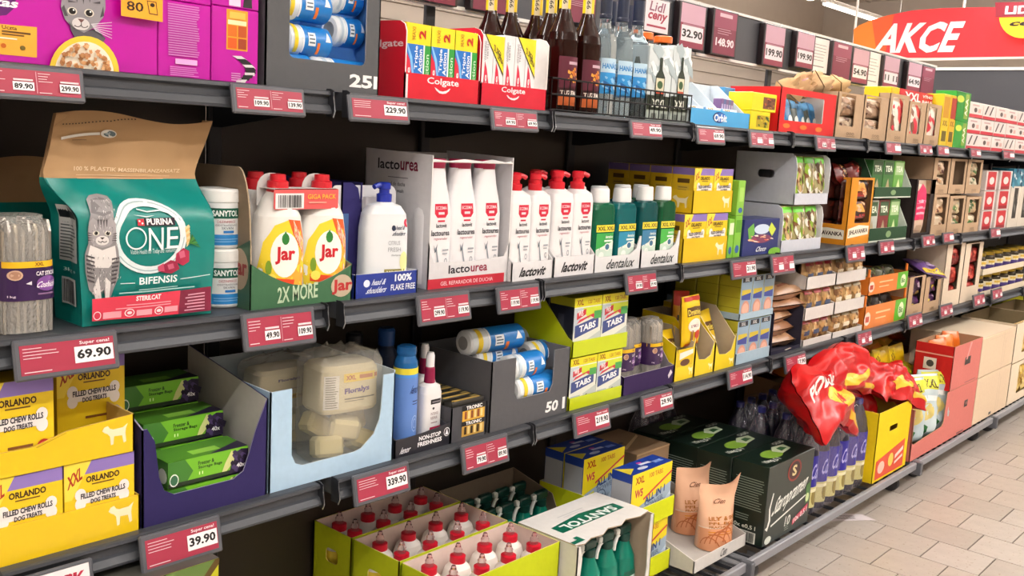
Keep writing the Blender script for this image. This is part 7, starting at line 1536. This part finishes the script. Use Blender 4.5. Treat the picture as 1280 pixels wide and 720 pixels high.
cola_pack('shrink wrapped pack of dark cola bottles in the shade behind the beer cartons', 3.02, .375 - .0 - .0, 3, 1)

# --- yellow crisps carton with red bags
cx0, cx1 = max(sx(1083, ZD, -.182), 3.896), sx(1131, ZD, -.182); w = cx1 - cx0; H = sz(cx0, 518, -.182) - ZD; d = .20
o = tray('crisps_carton', 'bright yellow crisps carton with a red printed panel and grip hole', 'carton', cx0, cx1, -.182, ZD + .002, d, '#e6c80e:card', H, (H, H), cin='#c9b048', holes=[rr(w * .36, H * .66, w * .60, H * .74, (.008,) * 4)[::-1]])
decal(o, 'front_print', [Pg([(.06, .03), (.9, .03), (.9, .44), (.06, .30)], '#d8421c'), El(.22, .18, .10, .09, '#e8c0b0', 12), El(.5, .22, .08, .1, '#e8c84a', 12), Pg([(.62, .2), (.86, .28), (.86, .34), (.62, .26)], '#f0d8cc'), Pg([(.62, .12), (.86, .18), (.86, .22), (.62, .16)], '#f0d8cc')], front(w, H))
RB = '#c01018:bag'
def crisps(label, loc, rot, w, h, d, seed, word):
    pr = [Pg([(0, .8), (1, .8), (1, .97), (0, .97)], '#d01a1a'), Pg([(.30, .28), (.46, .40), (.62, .36), (.84, .5), (.8, .3), (.62, .16), (.4, .14)], '#e8bc3a'), El(.55, .36, .09, .07, '#f0d468', 12), El(.7, .3, .1, .08, '#e8c450', 12), Pg([(.72, .06), (.97, .08), (.97, .2), (.74, .18)], '#d8a82c')]
    if word: pr = pr[:2] + pr[4:] + [T('POM-', .05, .50, .36, .74, '#f3ece6', 2), T('BÄR', .40, .52, .66, .74, '#f3ece6', 2), El(.36, .34, .12, .12, '#e8c03c', 14), El(.52, .28, .13, .1, '#dcae30', 14)]
    f, g = pillow_fn(w, h, d, seed, .8)
    so = Vector((seed * 1.7, seed * .9, seed * 2.3))
    def df(F_):
        def q(u, v, o_=0):
            p_ = F_(u, v, o_); nv_ = lambda k_, a_: Vector([noise.noise(p_ * k_ + so + Vector((5.3 * c_, 2.1 * c_, 7.7 * c_))) * a_ for c_ in range(3)]); r_ = nv_(8, .030) + nv_(22, .011)
            r_.y *= 1.3; p_ = p_ + r_; p_.z -= 1.1 * (p_.x ** 2); return p_
        return q
    m = MB(); m.grid(df(f), 34, 28, RB); m.grid(df(g), 34, 28, RB)
    o = m.build('crisps_bag', None, loc, rot, sharp=60); tagp(o, label, 'crisps', 'red crisps bags')
    decal(o, 'bag_print', pr, df(f), curved=30, off=.002)
    return o
zt = ZD + H
p = at(1035, 520, -.08)
crisps('red crisps bag with white letters sagging over the cola packs, front one', (sx(1044, .52, -.2), -.205, .475), (math.radians(-40), math.radians(9), math.radians(6)), .44, .24, .14, 3, True)
crisps('red crisps bag lying across the top of the heap', (sx(1060, .66, -.12), -.125, .525), (math.radians(-22), math.radians(-5), math.radians(-4)), .42, .20, .11, 6, False)
crisps('red crisps bag spilling right towards the pink carton', (sx(1115, .5, -.12), -.165, zt + .01), (math.radians(-50), math.radians(14), math.radians(-10)), .38, .22, .12, 9, False)
crisps('red crisps bag stuffed inside the yellow carton', (cx0 + w * .5, -.02, zt - .16), (math.radians(-14), 0, 0), .32, .25, .13, 12, False)

# --- pink cartons
kx0, kx1 = 4.325, 5.20; w = kx1 - kx0; H = .25; d = .20
wx0, wx1 = sx(1141, .25, -.182) - kx0, sx(1180, .25, -.182) - kx0
pk = tray('pink_carton', 'wide salmon pink carton with a cut-out showing pale crisps bags', 'carton', kx0, kx1, -.182, ZD + .002, d, '#cc766e:card', [(0, 0), (w, 0), (w, H), (wx1 + .01, H), (wx1, H * .42), (wx1 - .02, H * .36), (wx0 + .02, H * .30), (wx0, H * .36), (wx0 - .01, H * .95), (0, H * .95)], (H * .95, H), cin='#b08a6a')
decal(pk, 'front_print', [Rc(.80, .52, .86, .66, '#2c1816'), Rc(.82, .56, .85, .62, '#8a5a52'), Rc(.72, .02, .84, .05, '#4a2420')], front(w, H))
for i, (xx, c) in enumerate(((wx0 + .10, '#b6cbd4:bag'), (wx0 + .25, '#c3d4da:bag'), (wx0 + .40, '#aebfc6:bag'))):
    pillow('crisps_bag', f'pale blue crisps bag in the pink carton cut-out, {("left", "middle", "right")[i]}', 'crisps', .21, .30, .10, c, (kx0 + xx, -.118, ZD + .05), (math.radians(-4), .05 * (i - 1), -.42), group='pale crisps bags', seed=160 + i, crump=.8, n=14, prints=[Rc(.05, .8, .95, .98, '#cfd23c'), T('XXL', .5, .82, .8, .94, '#5a4a14', 2), Pg([(.15, .1), (.5, .05), (.6, .2), (.3, .3)], '#1c6a34'), El(.5, .45, .25, .14, '#d8c878', 14), Rc(.2, .62, .8, .7, '#e8ecec')])
ux0 = sx(1191, .5, -.182)
uk = tray('pink_carton', 'upper salmon pink carton with a red end and white label', 'carton', ux0, kx1, -.182, ZD + H + .004, .18, '#cc766e:card', .215, (.215, .215), cin='#b08a6a', cside='#c01c1a:card')
decal(uk, 'side_print', [Rc(.25, .42, .58, .68, '#e6ddd8'), El(.42, .55, .1, .08, '#4a4a4a', 10), Rc(0, .76, 1, .79, '#e0a090')], left(.18, .215))
decal(uk, 'front_print', [Rc(.42, .48, .62, .66, '#2c1816'), Pg([(.55, .98), (.62, .98), (.5, .6), (.46, .6)], '#d88a84'), Rc(.5, .04, .9, .06, '#8a3c38')], front(kx1 - ux0, .215))
# yellow crisps bags standing behind
for i in range(5):
    pillow('crisps_bag', f'yellow crisps bag standing upright behind the heap, {ORD[i]} along the row', 'crisps', .20, .30, .07, ('#d8b010:bag', '#caa412:bag')[i % 2], (3.98 + .205 * i, .09 - .005 * (i % 2), .245 + .012 * (i % 2)), (math.radians(-4), 0, 0), group='yellow crisps bags', seed=170 + i, crump=.4, n=14, prints=[Pg([(.02, .98), (.32, .98), (.02, .72)], '#e8c818'), T('XXL', .06, .80, .22, .93, '#7a4a10', 2, tilt=.6)] + splat(.25, .2, .8, .6, ['#b88a10', '#e0c83a', '#c89a14'], 8, i, .12))
for i in range(6):
    pillow('crisps_bag', f'yellow and green crisps bag lying before the upright row, {ORD[i]}', 'crisps', .20, .16, .06, ('#c9c61c:bag', '#b9b81a:bag')[i % 2], (4.30 + .115 * i, -.045 + .012 * (i % 3), .36 + .012 * (i % 2)), (math.radians(-62), .25 * (i % 3 - 1), .3 * (i % 2) - .15), group='lime crisps bags', seed=180 + i, crump=1.0, n=12, prints=[Rc(.1, .5, .9, .75, '#e0d024'), T('XXL', .3, .54, .7, .7, '#5a4414', 2)] + splat(.1, .1, .9, .5, ['#4a8a2c', '#e8e4a0', '#d8c020'], 7, i, .14))
for i in range(9):
    pillow('snack_bag', f'orange snack bag lying flat at the back, {ORD[i]} along the row', 'bag', .22, .17, .05, ('#d9761c:bag', '#c98a20:bag', '#d8581c:bag')[i % 3], (4.1 + .15 * i, .26, .47 + .01 * (i % 3)), (math.radians(-78), .15 * (i % 3 - 1), .2 * (i % 2)), group='orange snack bags', seed=190 + i, crump=.8, n=10, prints=[Rc(.1, .1, .9, .3, '#e89a3c')])
for i in range(3): pillow('snack_bag', f'orange snack bag poking out of the upper pink carton, {("left", "middle", "right")[i]}', 'bag', .13, .205, .06, ('#d9681c:bag', '#e0782c:bag')[i % 2], (ux0 + .075 + .13 * i, -.10 + .02 * i, ZD + H + .03), (math.radians(-6), .08 * (i - 1), -.3), group='orange snack bags', seed=230 + i, crump=.35, n=10)
# carrier for the rear rows
rk = tray('display_carton', 'open kraft carton carrying the orange and yellow bags at the back', 'carton', 3.92, 5.35, .17, ZD + .002, .27, '#a8845c', .32, (.32, .34), cin='#8a6c4c')
sk = tray('display_carton', 'low kraft carton holding the upright yellow bags', 'carton', 3.92, 5.0, .03, ZD + .002, .13, '#b08a5c', .12, (.12, .12), cin='#8a6c4c')

# --- cream cartons further along
cr0 = kx1 + .008; cr1 = sx(1257, ZD, -.182)
for i, (z, h) in enumerate(((ZD + .002, .245), (ZD + .251, .205))):
    o = pack('cream_carton', f'plain cream carton, {("lower", "upper")[i]} of the pair beside the pink cartons', 'carton', cr1 - cr0, .36, h, (cr0, -.182, z), '#d9c3a8:card', {'front': [Rc(.45, .04, .52, .1, '#2a2018') if i == 0 else Rc(.2, .9, .8, .905, '#b8a288'), Rc(.64, .0, .645, 1, '#b39c80'), Rc(.7, .1, .705, .8, '#b39c80')], 'top': [Rc(.02, .02, .98, .98, '#e2d0b8')]})
g0 = cr1 + .01
for c in range(2):
    for i, (z, h) in enumerate(((ZD + .002, .235), (ZD + .242, .225))):
        w = .55; x_ = g0 + c * (w + .008)
        o = tray('window_carton', f'cream carton with a window of golden packs, {("nearer", "farther")[c]} {("lower", "upper")[i]} one', 'carton', x_, x_ + w, -.182, z, .3, '#e0d0b8:card', h, (h, h), cin='#8a7a5c', holes=[rr(w * .30, h * .2, w * .72, h * .9, (.006,) * 4)[::-1]], group='cream window cartons')
        for k in range(2): pillow('pasta_pack', f'golden pack behind the {("nearer", "farther")[c]} {("lower", "upper")[i]} cream window, {("left", "right")[k]}', 'pack', .15, h * .88, .08, '#b8923c:bag', (x_ + w * (.40 + .22 * k), -.13, z + .008), group='golden packs', seed=200 + k, crump=.7, n=8, prints=splat(.1, .1, .9, .9, ['#d8b85a', '#8a6420', '#e8d08a'], 12, k, .16))
# --- grey and clear bags, lime box beyond
o = tray('display_carton', 'open grey carton of clear bags at the back far along', 'carton', 5.42, 6.75, .16, ZD + .002, .28, '#a09a94', .40, (.40, .42), cin='#8a847c')
for i in range(7): pillow('salad_bag', f'clear silvery bag in the grey carton, {ORD[i]} along', 'bag', .2, .15, .06, ('#b9b8a8:foil', '#cfcfc4:foil')[i % 2], (5.55 + .17 * i, .28, .52 + .012 * (i % 2)), (math.radians(-70), .2 * (i % 3 - 1), .2 * (i % 2)), group='silvery bags', seed=210 + i, crump=1.1, n=10)
pillow('red_bag', 'crimson bag end poking out of the grey carton', 'bag', .20, .13, .06, '#b0143c:bag', (6.45, .24, .56), (math.radians(-25), .1, -.2), seed=220)
pack('lime_box', 'plain lime box standing at the far end under the low shelf', 'carton', .5, .25, .26, (6.80, .16, ZD + .30), '#b3b80e:card', {'front': [Rc(.02, .9, .98, .98, '#c9c040')]})
pack('lime_box', 'plain tan box carrying the lime box', 'carton', .52, .27, .296, (6.79, .155, ZD + .002), '#a08058:card', {'front': [Rc(.1, .4, .4, .6, '#8a6c48')]})

# --- leaflet on the floor
pl = [atZ(1038, 651, .002), atZ(1052, 641, .002), atZ(1078, 643, .002), atZ(1095, 650, .002)]
q0 = pl[0]
m = MB(); m.panel([[((p - q0).x, (p - q0).y) for p in pl][::-1]], (0, 0, .0012), (1, 0, 0), (0, 1, 0), .001, '#cfc6ca:paper')
lf = m.build('leaflet', None, (q0.x, q0.y, .0005)); tagp(lf, 'pale paper leaflet lying on the floor beside the base', 'leaflet')
lc_ = [((p - q0).x, (p - q0).y) for p in pl]
def lerp(a, b, t): return (a[0] + (b[0] - a[0]) * t, a[1] + (b[1] - a[1]) * t)
for k, t in enumerate((.25, .55)):
    A_, B_ = lerp(lc_[0], lc_[1], t), lerp(lc_[3], lc_[2], t)
    st_ = [Pg([lerp(A_, B_, a), lerp(A_, B_, a + .06), (lerp(A_, B_, a + .06)[0], lerp(A_, B_, a + .06)[1] + .012), (lerp(A_, B_, a)[0], lerp(A_, B_, a)[1] + .012)], '#3a3438') for a in (.12, .2, .28, .36, .44, .52)]
    decal(lf, 'leaflet_print', st_, lambda u, v, d_: Vector((u, v, .0013 + d_)))
